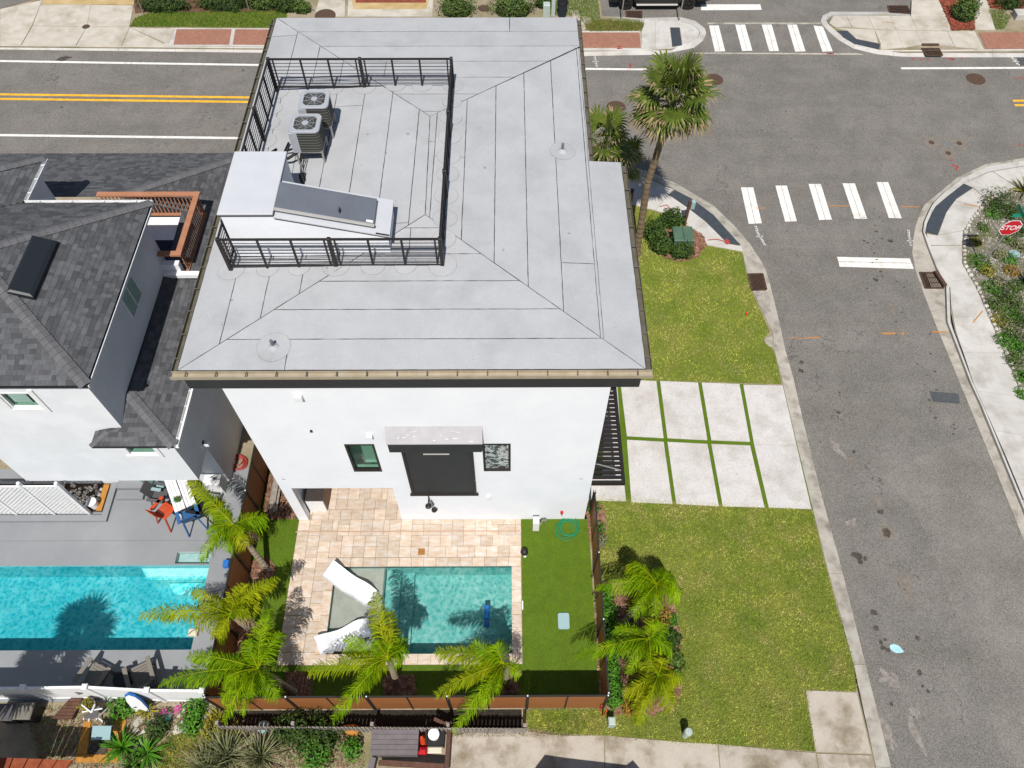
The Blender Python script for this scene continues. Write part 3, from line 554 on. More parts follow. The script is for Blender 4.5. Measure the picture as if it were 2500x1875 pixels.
# driveway of the main house: slabs in a turf grid
drive = struct('driveway', MB().flat(G([(1430,1222),(1505,925),(1912,941),(1984,1243)], 0), -.004), turf_m)
def L2(p, q, t): return (p[0]+(q[0]-p[0])*t, p[1]+(q[1]-p[1])*t)
Ntop = lambda x: 926.5 + (x-1510)*.0367
cols = [((1512.5,928),(1529,1069),(1540,1226)), ((1607,928),(1625,1074),(1646.7,1230)), ((1708.5,935),(1732,1079),(1760,1236)), ((1810,939),(1836,1083),(1871.6,1239)), None]
for i in range(3):
    A, B = cols[i], cols[i+1]; h = 4.6 if i else 1.5
    slab('slab', [(A[0][0]+h,Ntop(A[0][0])),(B[0][0]-4.6,Ntop(B[0][0])),(B[1][0]-4.8,B[1][1]-4.6),(A[1][0]+h,A[1][1]-4.6)], .02, conc_dr, drive, inset=0)
    slab('slab', [(A[1][0]+h,A[1][1]+4.6),(B[1][0]-4.8,B[1][1]+4.6),(B[2][0]-5,B[2][1]),(A[2][0]+h,A[2][1])], .02, conc_dr, drive, inset=0)
slab('slab', [(1814.6,939),(1911,941),(1945,1088),(1841,1084)], .02, conc_dr, drive, inset=0); slab('slab', [(1841,1084.6),(1945.2,1088.6),(1981,1242.5),(1877,1239)], .02, conc_dr, drive, inset=0)
slab('slab', [(1443,1170),(1523,1170),(1528.5,1224),(1432,1221)], .02, conc_dr, drive, inset=0); slab('slab', [(1470,1170),(1523,1170),(1506,926),(1480,926)], .018, conc_dr, drive, inset=0)
# old path, pad and the south yard's concrete
path = tag(bpy.data.objects.new('path', None), kind='structure'); COL.objects.link(path)
for px in ([(1098,1800),(1150,1786),(1284,1784),(1340,1792),(1400,1796),(1475,1795),(1477,1960),(1085,1960)], [(1476.5,1795),(1560,1803),(1660,1811),(1752,1817),(1764,1960),(1478.5,1960)], [(1753.5,1817),(1860,1826),(1991,1838),(2010,1960),(1765.5,1960)], [(1993.5,1839),(2129,1844),(2150,1960),(2012,1960)], [(1967,1685),(2092,1690),(2128,1841),(1992,1836)]):
    slab('slab', px, .008, conc_old, path)

# lawns
def inside(p, poly):
    c = False; n = len(poly); j = n-1
    for i in range(n):
        if (poly[i][1] > p[1]) != (poly[j][1] > p[1]) and p[0] < (poly[j][0]-poly[i][0])*(p[1]-poly[i][1])/(poly[j][1]-poly[i][1]) + poly[i][0]: c = not c
        j = i
    return c
def blades(name, poly, n, mat, z=.0, h=(.03,.07), w=.016, parent=None, kind='stuff', label=None, edge=.04, lean=.9, excl=None):
    xs = [p[0] for p in poly]; ys = [p[1] for p in poly]; x0,x1,y0,y1 = min(xs),max(xs),min(ys),max(ys)
    v = []; f = []; k = 0
    while k < n:
        x = U(x0-edge,x1+edge); y = U(y0,y1)
        if not inside((x+U(-edge,edge), y+U(-edge,edge)), poly): continue
        if excl and any(inside((x,y), q) for q in excl): continue
        t = U(0,6.283); hh = U(*h); dx, dy = math.cos(t)*w*.5, math.sin(t)*w*.5; l = U(0,lean)*hh; t2 = U(0,6.283)
        v += [(x-dx,y-dy,z),(x+dx,y+dy,z),(x+math.cos(t2)*l,y+math.sin(t2)*l,z+hh)]; f.append((3*k,3*k+1,3*k+2)); k += 1
    m = MB(); m.v = v; m.f = f; m.m = [0]*n
    o = obj(name, m, mat, parent); o['kind'] = kind
    if label: o['label'] = label
    if parent is None: o['category'] = 'grass'
    return o
lawnN = G([(1550,502),(1586,512),(1646,532),(1694,563),(1728,600),(1813,616),(1821,664),(1833,709),(1860,766),(1879,809),(1864,829),(1890,857),(1900,902),(1908,938),(1512,926)]) + [(2.75,16.9),(2.75,27.0)]
bed1 = G([(1430,1232),(1470,1232),(1480,1290),(1470,1335),(1446,1345)]); bed2 = G([(1450,1418),(1530,1425),(1600,1440),(1645,1470),(1660,1560),(1663,1680),(1645,1725),(1590,1745),(1500,1742),(1468,1722)])
bed3 = G([(1588,600),(1620,628),(1660,640),(1700,630),(1724,600),(1716,575),(1690,560),(1650,555),(1600,570)])
lawnS = [(2.95,12.0)] + G([(1982,1245),(2009,1357),(2045,1489),(2084,1622),(2092,1688),(1966,1684),(1990,1835),(1860,1825),(1700,1814),(1560,1802),(1471,1795),(1380,1790),(1290,1778),(1280,1735)]) + [(2.95,4.6)]
struct('lawn', MB().flat(lawnN, .0), grass_soil); struct('lawn', MB().flat(lawnS, .0), grass_soil)
blades('lawn_grass', lawnN, 52000, blade, h=(.03,.08), w=.026, edge=.09, label='short yellow-green grass of the lawn between the driveway and the corner', excl=[bed3])
blades('lawn_grass', lawnS, 70000, blade, h=(.03,.08), w=.026, edge=.09, label='short yellow-green grass of the lawn south of the driveway', excl=[bed1, bed2])
vg = G([(316,65),(330,45),(362,32),(480,30),(700,26),(700,68)]); struct('grass_verge', MB().flat(vg, .0), grass_soil)
blades('verge_grass', vg, 9000, blade_g, h=(.06,.12), w=.03, label='bright green grass strip beside the brick pavement, top left')
vg2 = G([(1318,0),(1460,0),(1466,46),(1560,50),(1574,60),(1566,76),(1440,78),(1410,40),(1345,38)]); blades('verge_grass', vg2, 7000, blade_g, z=-.01, h=(.06,.14), w=.03, label='patchy green verge left of the black pickup')
vg4 = G([(1432,52),(1480,50),(1565,56),(1572,66),(1555,76),(1430,76)]); blades('verge_grass', vg4, 3500, blade_dry, z=-.01, h=(.06,.14), w=.03, label='dry brown clump of grass above the brick pavement')
vg3 = G([(2412,25),(2440,22),(2470,40),(2450,72),(2430,72)]); blades('verge_grass', vg3, 1500, blade_g, z=-.01, h=(.04,.1), w=.03, label='green weeds beside the pale path at top right')
for nm, pts, n in (('small grass patch in the corner garden', [(380,1830),(420,1795),(480,1790),(560,1800),(540,1875),(390,1900)], 9000), ('green weeds along the foot of the brown fence', [(1290,1728),(1462,1730),(1470,1795),(1400,1793),(1330,1788)], 5000)):
    blades('weed_grass', G(pts), n, blade, z=-.012, h=(.04,.1), w=.022, label=nm)
# mulch
def chips(name, poly, n, mat, z, label, s=(.03,.09), parent=None):
    m = MB(); xs = [p[0] for p in poly]; ys = [p[1] for p in poly]; k = 0
    while k < n:
        x = U(min(xs),max(xs)); y = U(min(ys),max(ys))
        if not inside((x,y), poly): continue
        l = U(*s); t = U(0,3.14); d = Vector((math.cos(t)*l, math.sin(t)*l, U(-.02,.03))); q = Vector((-d.y,d.x,U(-.01,.02)))*U(.25,.5); c = Vector((x,y,z+.015+U(0,.02)))
        m.add([c-d-q,c+d-q,c+d+q,c-d+q], [(0,1,2,3)]); k += 1
    return tag(obj(name, m, mat, parent), label, None if parent else 'mulch', kind='stuff')
for nm, p, c, n in (('mulch_bed', bed1, mulch_c, 900), ('mulch_bed', bed2, mulch_c, 5200), ('mulch_bed', bed3, mulch_c, 1600)):
    struct(nm, MB().prism(p, -.05, .012), mulch_m)
chips('mulch', bed1, 900, mulch_c, .012, 'small mulch patch at the fence corner by the driveway'); chips('mulch', bed2, 5200, mulch_c, .012, 'brown bark mulch under the palms outside the fence'); chips('mulch', bed3, 1600, mulch_c, .012, 'ring of bark mulch around the green utility box')
redbed = G([(2294,0),(2376,0),(2372,40),(2379,72),(2325,74)]); struct('mulch_bed', MB().prism(redbed, -.05, .02), mulch_r); chips('mulch', redbed, 1500, mulch_r, .02, 'strip of red mulch under the round dark bush', (.05,.12))
redb2 = G([(2408,-10),(2560,-10),(2560,28),(2470,24),(2420,20)]); struct('mulch_bed', MB().prism(redb2, -.05, .015), mulch_r); chips('mulch', redb2, 1200, mulch_r, .015, 'red mulch at the top right edge', (.05,.12))
mb_ = G([(326,0),(700,-5),(700,28),(480,30),(362,30),(330,32)]); struct('mulch_bed', MB().prism(mb_, -.05, .008), mulch_m)
# ------------------------------------------------------------------ main house
house = thing('house', (-2.5,19,0), 'white stucco house with flat pale hip roof, dark fascia and fenced roof deck', 'house')
def clip(poly, a, b, c):              # keep a*x+b*y <= c
    out = []; n = len(poly)
    for i in range(n):
        p, q = poly[i], poly[(i+1)%n]; dp = a*p[0]+b*p[1]-c; dq = a*q[0]+b*q[1]-c
        if dp <= 0: out.append(p)
        if (dp < 0 < dq) or (dq < 0 < dp):
            t = dp/(dp-dq); out.append((p[0]+(q[0]-p[0])*t, p[1]+(q[1]-p[1])*t))
    return out
def area(p): return .5*sum(p[i][0]*p[(i+1)%len(p)][1]-p[(i+1)%len(p)][0]*p[i][1] for i in range(len(p)))
def wall_cells(mb, x0, x1, z0, z1, y0, y1, holes):
    xs = sorted({x0,x1,*[h[0] for h in holes],*[h[1] for h in holes]}); zs = sorted({z0,z1,*[h[2] for h in holes],*[h[3] for h in holes]})
    xs = [x for x in xs if x0 <= x <= x1]; zs = [z for z in zs if z0 <= z <= z1]
    for i in range(len(xs)-1):
        for j in range(len(zs)-1):
            cx, cz = (xs[i]+xs[i+1])/2, (zs[j]+zs[j+1])/2
            if not any(h[0] < cx < h[1] and h[2] < cz < h[3] for h in holes): mb.box(xs[i],xs[i+1],y0,y1,zs[j],zs[j+1])
YS = 11.10
LAN, W1, W2 = (-7.29,-3.91,-.2,2.64), (-4.98,-4.08,3.87,5.69), (-.83,.03,3.87,5.69)
mb = MB(); wall_cells(mb, -7.65, 2.70, -.1, 6.05, YS, YS+.25, [LAN, W1, W2]); obj('wall', mb, stucco, house)
mb = MB().box(-7.65,2.70,YS-.008,YS+.25,6.052,9.24); obj('wall', mb, stucco, house)
mb = MB().box(2.45,2.70,YS+.25,19.0,-.1,9.24); mb.box(2.0,2.2,19.0,26.5,-.1,9.24); obj('wall', mb, stucco, house)
mb = MB().box(-7.65,-7.4,YS+.25,26.5,-.1,9.24); obj('wall', mb, stucco, house)
mb = MB().box(-7.4,2.0,26.25,26.5,-.1,9.24); obj('wall', mb, stucco, house)
mb = MB().box(-7.4,-3.7,YS+.25,14.7,2.64,2.9); mb.box(-7.4,-3.7,14.55,14.7,0,2.64); mb.box(-3.9,-3.7,YS+.25,14.55,0,2.64); mb.box(-3.7,2.45,YS+.25,16,2.7,2.85); mb.box(-7.4,2.45,14.7,14.8,2.95,9); obj('inner_wall', mb, stucco, house)
def window(h, pane, depth=.07, fw=.07, parent=house, y=YS, fm=frame_dk, mid=False):
    x0,x1,z0,z1 = h; m = MB()
    for a_ in ((x0,x0+fw,z0,z1),(x1-fw,x1,z0,z1),(x0+fw,x1-fw,z0,z0+fw),(x0+fw,x1-fw,z1-fw,z1)): m.box(a_[0],a_[1],y-.012,y+depth+.05,a_[2],a_[3])
    if mid: m.box(x0+fw,x1-fw,y+.02,y+depth+.04,(z0+z1)/2-.025,(z0+z1)/2+.025)
    w = obj('window', m, fm, parent); obj('pane', MB().box(x0+fw,x1-fw,y+depth,y+depth+.012,z0+fw,z1-fw), pane, w); return w
window(W1, glass_g); window(W2, curtain)
obj('window_reveal', MB().box(-5.6,-3.6,12.0,12.1,2.95,6.5), room, house)
# hood with roll-down dark screen
hz0 = WY(1060,1040,YS).z; hf = 10.77; hz1 = WY(1060,1084,hf).z; hb = WY(1060,1105,hf).z
hx0, hx1 = WY(942,1070,10.9).x, WY(1178,1070,10.9).x
hood = obj('hood', MB().add([(hx0,YS-.01,hz0),(hx1,YS-.01,hz0),(hx1,hf,hz1),(hx0,hf,hz1),(hx0,YS-.01,hz0-.05),(hx1,YS-.01,hz0-.05),(hx1,hf,hz1-.04),(hx0,hf,hz1-.04)], [(0,3,2,1),(4,5,6,7),(2,3,7,6),(1,2,6,5),(0,4,7,3)]), M('hood_top', lin('#c2bfc2',.75), lin('#b8b5b8',.75), 3, .7, fine=.06, c3=lin('#cac7ca',.75)), house)
obj('hood_fascia', MB().box(hx0+.03,hx1-.03,hf+.01,YS-.01,hb,hz1-.045), dark_screen, hood)
for i in range(16):
    x = U(hx0+.2,hx1-.2); t = U(.1,.9); y = YS+(hf-YS)*t; z = hz0+(hz1-hz0)*t+.004; s_ = U(.015,.06)
    obj('paint_splash', MB().add([(x-s_,y-.008,z+.002),(x+s_,y-.008,z+.002),(x+s_,y+.008,z+.006),(x-s_,y+.008,z+.006)], [(0,1,2,3)]), white_p, hood)
sc = obj('screen', MB().box(-3.22,-1.2,YS-.05,YS-.008,2.30,5.9), dark_screen, house)
m = MB(); m.box(-3.30,-3.22,YS-.09,YS-.01,2.25,5.9); m.box(-1.2,-1.12,YS-.09,YS-.01,2.25,5.9); m.box(-3.36,-1.06,YS-.1,YS-.01,2.2,2.27); obj('screen_rail', m, fence_k, sc)
obj('light_bar', MB().box(-2.65,-1.85,YS-.075,YS-.05,5.12,5.15), alu, sc)
# small wall fittings
for (x, y, w_, h_) in ((730,966,.2,.22), (903,1061,.16,.15)):
    p = WY(x,y,YS); obj('wall_lamp', MB().bev(p.x-w_/2,p.x+w_/2,YS-.13,YS-.01,p.z-h_/2,p.z+h_/2,.02), white_p, house)
p = WY(760,1050,YS); obj('wall_fitting', MB().box(p.x-.03,p.x+.03,YS-.06,YS-.01,p.z-.05,p.z+.03), frame_dk, house)
for x, y in ((1419,1168),(692,1169)): p = WY(x,y,YS); obj('wall_fitting', MB().box(p.x-.05,p.x+.05,YS-.02,YS-.005,p.z-.02,p.z+.02), ac_m, house)
p = WY(1193,1212,YS); m = MB().box(p.x-.06,p.x+.06,YS-.09,YS-.005,p.z-.12,p.z+.12); obj('outlet_cover', m, white_p, house)
sh = WY(1047,1212,YS); m = MB(); m.tube([(sh.x,YS,sh.z+.1),(sh.x,YS-.18,sh.z+.05),(sh.x,YS-.32,sh.z-.02)], .018, 8); m.lathe([(.03,.05),(.11,0),(.11,-.02)], (sh.x,YS-.33,sh.z-.05), 16)
m.tube([(sh.x+.02,YS-.05,sh.z-.1),(sh.x-.05,YS-.12,sh.z-.4),(sh.x+.06,YS-.14,sh.z-.62),(sh.x+.13,YS-.1,sh.z-.45),(sh.x+.06,YS-.05,sh.z-.2)], .014, 6); m.lathe([(.10,.02),(.10,-.02)], (sh.x+.12,YS-.12,sh.z-.85), 14); m.beam((sh.x+.12,YS,sh.z-.82),(sh.x+.12,YS-.12,sh.z-.85), .03)
obj('shower_fixture', m, black_m, house)

# ---- roof
ZE, ZP = 9.50, 9.86
WX, SX, EX, EX2, NY, JY = -8.62, 11.20, 3.55, 2.55, 27.05, 19.10
A, B = (-2.55,20.9,ZP), (-2.45,16.45,ZP)
HNE = (EX2,25.05,9.56)
obj('roof_slab', MB().prism([(WX,SX+.0),(EX,SX+.0),(EX,JY),(EX2,JY),(EX2,NY),(WX,NY)], 9.25, 9.485, 0, True), dark_fascia, house)
def plane(p, q, r):
    n = (Vector(q)-Vector(p)).cross(Vector(r)-Vector(p)); return lambda x, y: p[2] - (n.x*(x-p[0])+n.y*(y-p[1]))/n.z
zS = plane((WX,SX,ZE),(EX,SX,ZE),B); zE = plane((EX,SX,ZE),(EX,JY,ZE),B); zN = plane((WX,NY,ZE),(EX2,NY,ZE),A); zW = plane((WX,SX,ZE),(WX,NY,ZE),A)
roof = MB()
for poly, zf in (([(WX,SX),(EX,SX),B[:2]],zS), ([(EX,SX),(EX,JY),(EX2,JY),(EX2,25.05),A[:2],B[:2]],zE), ([(EX2,25.05),(EX2,NY),(WX,NY),A[:2]],zN), ([(WX,NY),(WX,SX),B[:2],A[:2]],zW)):
    roof.add([(p[0],p[1],zf(p[0],p[1])) for p in poly], [tuple(range(len(poly)))])
roof = obj('roof', roof, tar, house)
def sheet(poly, zf, off=.006, name='membrane_sheet', par=roof, mat=membrane, gap=.006):
    if len(poly) < 3 or abs(area(poly)) < .01: return
    if area(poly) < 0: poly = poly[::-1]
    n = len(poly); pts = []                                   # inset by gap, then let the long edges wander a little
    ins = []
    for i in range(n):
        p, q = Vector(poly[i]), Vector(poly[(i+1)%n]); d = (q-p)
        if d.length < .03: continue
        ins.append((p,q,d.normalized()))
    base = list(poly)
    for p,q,d in ins:
        nr = Vector((d.y,-d.x)); base = clip(base, nr.x, nr.y, nr.dot(p)-gap)
        if len(base) < 3: return
    n = len(base)
    for i in range(n):
        p, q = Vector(base[i]), Vector(base[(i+1)%n]); L = (q-p).length; k = max(1, int(L/.22)); nr = Vector(((q-p).y,-(q-p).x)).normalized() if L > 0 else Vector((0,0))
        for j in range(k):
            c = p.lerp(q, j/k)
            if j: c += nr*U(-.007,.004)
            pts.append((c.x,c.y))
    m = MB(); k = len(pts); v = [(x,y,zf(x,y)+off) for x,y in pts] + [(x,y,zf(x,y)+.001) for x,y in pts]
    m.add(v, [tuple(range(k))] + [(i,k+i,k+(i+1)%k,(i+1)%k) for i in range(k)])
    obj(name, m, mat, par)
def strips(poly, zf, axis, start, step, sign, first=None, joint=.5):
    lo = start; k = 0
    while k < 12:
        w_ = first if (k == 0 and first) else step; hi = lo + sign*w_; a0, a1 = min(lo,hi), max(lo,hi)
        p = clip(clip(poly, *((-1,0,-a0) if axis == 'x' else (0,-1,-a0))), *((1,0,a1) if axis == 'x' else (0,1,a1)))
        if len(p) < 3: break
        o = 1 if axis == 'x' else 0; l0, l1 = min(q[o] for q in p), max(q[o] for q in p)
        cuts = [l0]
        if l1-l0 > 3 and R_() < joint+.2: cuts.append(U(l0+.8,l1-.8))
        cuts.append(l1)
        for i in range(len(cuts)-1):
            q = clip(clip(p, *((0,-1,-cuts[i]) if axis == 'x' else (-1,0,-cuts[i]))), *((0,1,cuts[i+1]) if axis == 'x' else (1,0,cuts[i+1])))
            sheet(q, zf, gap=.011)
        lo = hi; k += 1
strips([(WX,SX),(EX,SX),B[:2]], zS, 'y', SX, .95, 1)
eA = clip(clip([(EX,SX),(EX,JY),(EX2-.04,JY),(EX2-.04,SX)], -(B[1]-SX), -(EX-B[0]), -((B[1]-SX)*EX+(EX-B[0])*SX)), 1, 0, EX)
sheet(eA, zE); 
eB = [q for q in clip([(EX2-.04,SX),(EX2-.04,25.05),A[:2],B[:2]], -(B[1]-SX), -(EX-B[0]), -((B[1]-SX)*EX+(EX-B[0])*SX))]
sheet([(EX2-.04,JY),(EX2,JY),(EX2,25.05),(EX2-.04,25.02)], zE)
sheet(clip(eB, -1, 0, -(EX2-.12)), zE); strips(clip(eB, 1, 0, EX2-.12), zE, 'x', EX2-.12, .95, -1)
strips([(EX2,25.05),(EX2,NY),(WX,NY),A[:2]], zN, 'y', NY, .98, -1); strips([(WX,NY),(WX,SX),B[:2],A[:2]], zW, 'x', WX, .95, 1)
ROOF_Z = lambda x, y: min(zS(x,y), zE(x,y), zN(x,y), zW(x,y))
def patch(x, y, r):
    m = MB(); n = 28; z = ROOF_Z(x,y)+.008
    pts = [(x+r*math.cos(2*math.pi*i/n)*(1+U(-.02,.02)), y+r*math.sin(2*math.pi*i/n)*(1+U(-.02,.02))) for i in range(n)]
    m.add([(p[0],p[1],ROOF_Z(*p)+.014) for p in pts]+[(p[0],p[1],ROOF_Z(*p)+.004) for p in pts], [tuple(range(n))]+[(i,n+i,n+(i+1)%n,(i+1)%n) for i in range(n)], 0)
    p2 = [(x+(p[0]-x)*(1+.011/r), y+(p[1]-y)*(1+.011/r)) for p in pts]; m.add([(p[0],p[1],ROOF_Z(*p)+.0105) for p in p2], [tuple(range(n))], 1)
    obj('membrane_patch', m, [membrane, patch_edge], roof)
# vents
for x, y, r in ((667,845,.44),(1373,370,.40)):
    p = W(x, y, 9.6); patch(p.x, p.y, r); m = MB().lathe([(.16,0),(.09,.05),(.05,.09)], (p.x,p.y,ROOF_Z(p.x,p.y)+.012), 16, 1); m.lathe([(.045,.08),(.045,.30),(.035,.30)], (p.x,p.y,ROOF_Z(p.x,p.y)), 12, 0)
    obj('roof_vent', m, [galv, membrane], house)
# fascia and gutters
obj('fascia', MB().box(WX+.17,EX-.12,SX-.19,SX-.02,8.94,9.362), dark_fascia, house)
obj('drip_edge', MB().box(WX+.19,EX-.14,SX-.10,SX+.1,8.90,8.94), stucco2, house)
def gutter(x0, x1, y0, y1, z, side, mat, name='gutter', par=house, step=.78, bmat=None):
    m = MB(); t = .012; d = .12
    m.box(x0,x1,y0,y1,z-d,z-d+t)
    if side in 'SN': m.box(x0,x1,y0,y0+t,z-d+t,z); m.box(x0,x1,y1-t,y1,z-d+t,z)
    else: m.box(x0,x0+t,y0,y1,z-d+t,z); m.box(x1-t,x1,y0,y1,z-d+t,z)
    gt = obj(name, m, mat, par); L = (x1-x0) if side in 'SN' else (y1-y0); k = int(L/step)
    for i in range(k):
        c = (i+.5)*L/k; mm = MB()
        if side in 'SN': mm.box(x0+c-.014,x0+c+.014,y0+t,y1-t,z-.02,z+.004)
        else: mm.box(x0+t,x1-t,y0+c-.014,y0+c+.014,z-.02,z+.004)
        obj('bracket', mm, bmat or mat, gt)
    return gt
gutter(WX-.16,EX+.18,SX-.205,SX-.012,ZE-.01,'S',gut_m,bmat=gut_d); gutter(WX-.17,WX-.012,SX,NY+.02,ZE-.01,'W',gut_d); gutter(EX+.012,EX+.17,SX,JY-.03,ZE-.01,'E',gut_d); gutter(EX2+.012,EX2+.15,JY+.02,NY,ZE-.01,'E',gut_d)
obj('drip_edge', MB().box(WX-.005,EX+.005,SX-.011,SX-.002,9.40,9.515), black_m, house)

# ---- roof deck railing
RX0, RX1, RY0, RY1 = -7.86, -1.87, 14.60, 22.62; RZ0, RZ1 = 9.64, 10.80
rail = thing('deck_railing', ((RX0+RX1)/2,(RY0+RY1)/2,9.6), 'black metal railing with thin horizontal bars around the roof deck', 'railing')
def rail_run(p, q, nb):
    p, q = Vector(p), Vector(q); d = (q-p)
    for i in range(nb):
        a_, b_ = p+d*(i/nb), p+d*((i+1)/nb); u = d.normalized()
        obj('top_rail', MB().beam(Vector((a_.x,a_.y,RZ1-.025)), Vector((b_.x,b_.y,RZ1-.025)), .055,.05), black_m, rail)
        obj('bottom_rail', MB().beam(Vector((a_.x,a_.y,RZ0+.1)), Vector((b_.x,b_.y,RZ0+.1)), .045,.05), black_m, rail)
        L = (b_-a_).length; s0, s1 = .14, L-.14; ks = 3
        for k in range(ks+1):
            c = a_ + u*(s0+(s1-s0)*k/ks); w_ = .045 if k in (0,ks) else .06
            obj('picket', MB().beam((c.x,c.y,RZ0+(.1 if k in (0,ks) else 0)),(c.x,c.y,RZ1-.03), w_, .04), black_m, rail)
            if 0 < k < ks: patch(c.x, c.y, U(.30,.36))
        for k in range(1, 8):
            z = RZ0+.1+(RZ1-RZ0-.15)*k/8; obj('bar', MB().beam((a_.x,a_.y,z),(b_.x,b_.y,z), .016), black_m, rail)
def posts(pts):
    for x, y in pts:
        obj('post', MB().bev(x-.05,x+.05,y-.05,y+.05,RZ0-.06,RZ1+.03,.01), black_m, rail); patch(x, y, U(.34,.40))
rail_run((RX0,RY0,0),(RX1,RY0,0),2); rail_run((RX0,RY1,0),(RX1,RY1,0),2); rail_run((RX1,RY0,0),(RX1,RY1,0),3)
rail_run((RX0,17.55,0),(RX0,RY1,0),2)
for z in [RZ1-.025, RZ0+.1] + [RZ0+.1+(RZ1-RZ0-.15)*k/8 for k in range(1,8)]: obj('bar', MB().beam((RX0,RY0,z),(RX0,15.3,z), .05 if z > 10.7 or z < 9.8 else .016), black_m, rail)
mx = (RX0+RX1)/2
posts([(RX0,RY0),(mx,RY0),(RX1,RY0),(RX0,RY1),(mx,RY1),(RX1,RY1),(RX1,RY0+(RY1-RY0)/3),(RX1,RY0+(RY1-RY0)*2/3),(RX0,17.62),(RX0,20.1),(RX0,15.3)])

# ---- stair bulkhead and hatch on the roof
BX0, BX1, BX2, BY0, BY1, BY2 = -7.74, -6.36, -3.36, 15.06, 17.45, 16.40; BZ0, BZ1, BZ2 = 9.6, 11.30, 10.44
bulk = obj('bulkhead', MB().box(BX0,BX1,BY0+.03,BY1,BZ0,BZ1-.03), stucco2, house)
m = MB(); m.add([(BX1,BY0+.03,BZ0),(BX2,BY0+.03,BZ0),(BX2,BY2,BZ0),(BX1,BY2,BZ0),(BX1,BY0+.03,BZ1-.12),(BX2,BY0+.03,BZ2-.03),(BX2,BY2,BZ2-.03),(BX1,BY2,BZ1-.12)], [(4,5,6,7),(0,1,5,4),(1,2,6,5),(2,3,7,6)]); obj('stair_cover', m, stucco2, bulk)
m = MB(); m.bev(BX0-.06,BX1+.05,BY0-.05,BY1+.05,BZ1-.03,BZ1+.02,.012); obj('bulkhead_roof', m, membrane_b, bulk)
m = MB(); m.box(BX0-.05,BX1+.04,BY0-.035,BY0-.005,BZ1-.09,BZ1-.03); m.box(BX1+.006,BX1+.045,BY0,BY1+.03,BZ1-.09,BZ1-.03); m.beam((BX1+.05,BY0-.0,BZ1-.16),(BX2+.04,BY0-.0,BZ2-.03),.06,.07); m.beam((BX2+.03,BY0,BZ2-.05),(BX2+.03,BY2,BZ2-.05),.05,.06); obj('drip_trim', m, black_m, bulk)
sl = (BZ2-(BZ1-.12))/(BX2-BX1)
def on_slope(x, y, h): return (x, y, BZ1-.12+sl*(x-BX1)+h)
m = MB(); q = [(BX1+.03,BY0-.04),(BX2+.06,BY0-.04),(BX2+.06,BY2+.04),(BX1+.03,BY2+.04)]; m.add([on_slope(x,y,.015) for x,y in q]+[on_slope(x,y,-.02) for x,y in q], [(0,1,2,3),(0,4,5,1),(1,5,6,2),(2,6,7,3),(3,7,4,0)]); obj('stair_cover_sheet', m, membrane_b, bulk)
for zb in (9.62,9.90,10.18,10.46,10.74,11.02):
    ztop = zb+.274; poly = [(BX0,zb),(BX2,zb),(BX2,ztop),(BX0,ztop)]
    poly = clip(poly, -sl, 1, (BZ1-.16)-sl*BX1)
    west = [(BX0,zb),(BX1+.02,zb),(BX1+.02,min(ztop,BZ1-.1)),(BX0,min(ztop,BZ1-.1))]
    pts = [q_ for q_ in poly]
    if len(pts) >= 3:
        k = len(pts); m = MB().add([(x,BY0-.0,z) for x,z in pts]+[(x,BY0+.028,z) for x,z in pts], [tuple(range(k))]+[(i,(i+1)%k,k+(i+1)%k,k+i) for i in range(k)]); obj('siding_board', m, stucco, bulk)
    if zb > 10.9: obj('siding_board', MB().box(BX0,BX1+.02,BY0-.001,BY0+.028,zb+.12,min(ztop,BZ1-.09)), stucco, bulk)
hx_a, hx_b, hy_a, hy_b = -6.28, -3.72, BY0+.16, BY0+1.14
hatch = obj('roof_hatch', MB().add([on_slope(x,y,h) for h in (.02,.2) for x,y in ((hx_a,hy_a),(hx_b,hy_a),(hx_b,hy_b),(hx_a,hy_b))], [(4,5,6,7),(0,1,5,4),(1,2,6,5),(2,3,7,6),(3,0,4,7)]), galv, bulk)
m = MB(); m.beam(on_slope(hx_a-.02,hy_a-.03,.17), on_slope(hx_b+.02,hy_a-.03,.17), .05,.07); obj('hatch_edge', m, alu, hatch)
m = MB(); m.beam(on_slope(-4.62,hy_a+.2,.2), on_slope(-4.62,hy_a+.2,.34), .03,.03); m.beam(on_slope(-4.62,hy_a+.12,.32), on_slope(-4.62,hy_a+.28,.32), .03,.03); obj('hatch_handle', m, black_m, hatch)
obj('hatch_label', MB().add([on_slope(x,y,.204) for x,y in ((hx_b-.2,hy_a+.03),(hx_b-.02,hy_a+.03),(hx_b-.02,hy_a+.12),(hx_b-.2,hy_a+.12))], [(0,1,2,3)]), white_p, hatch)

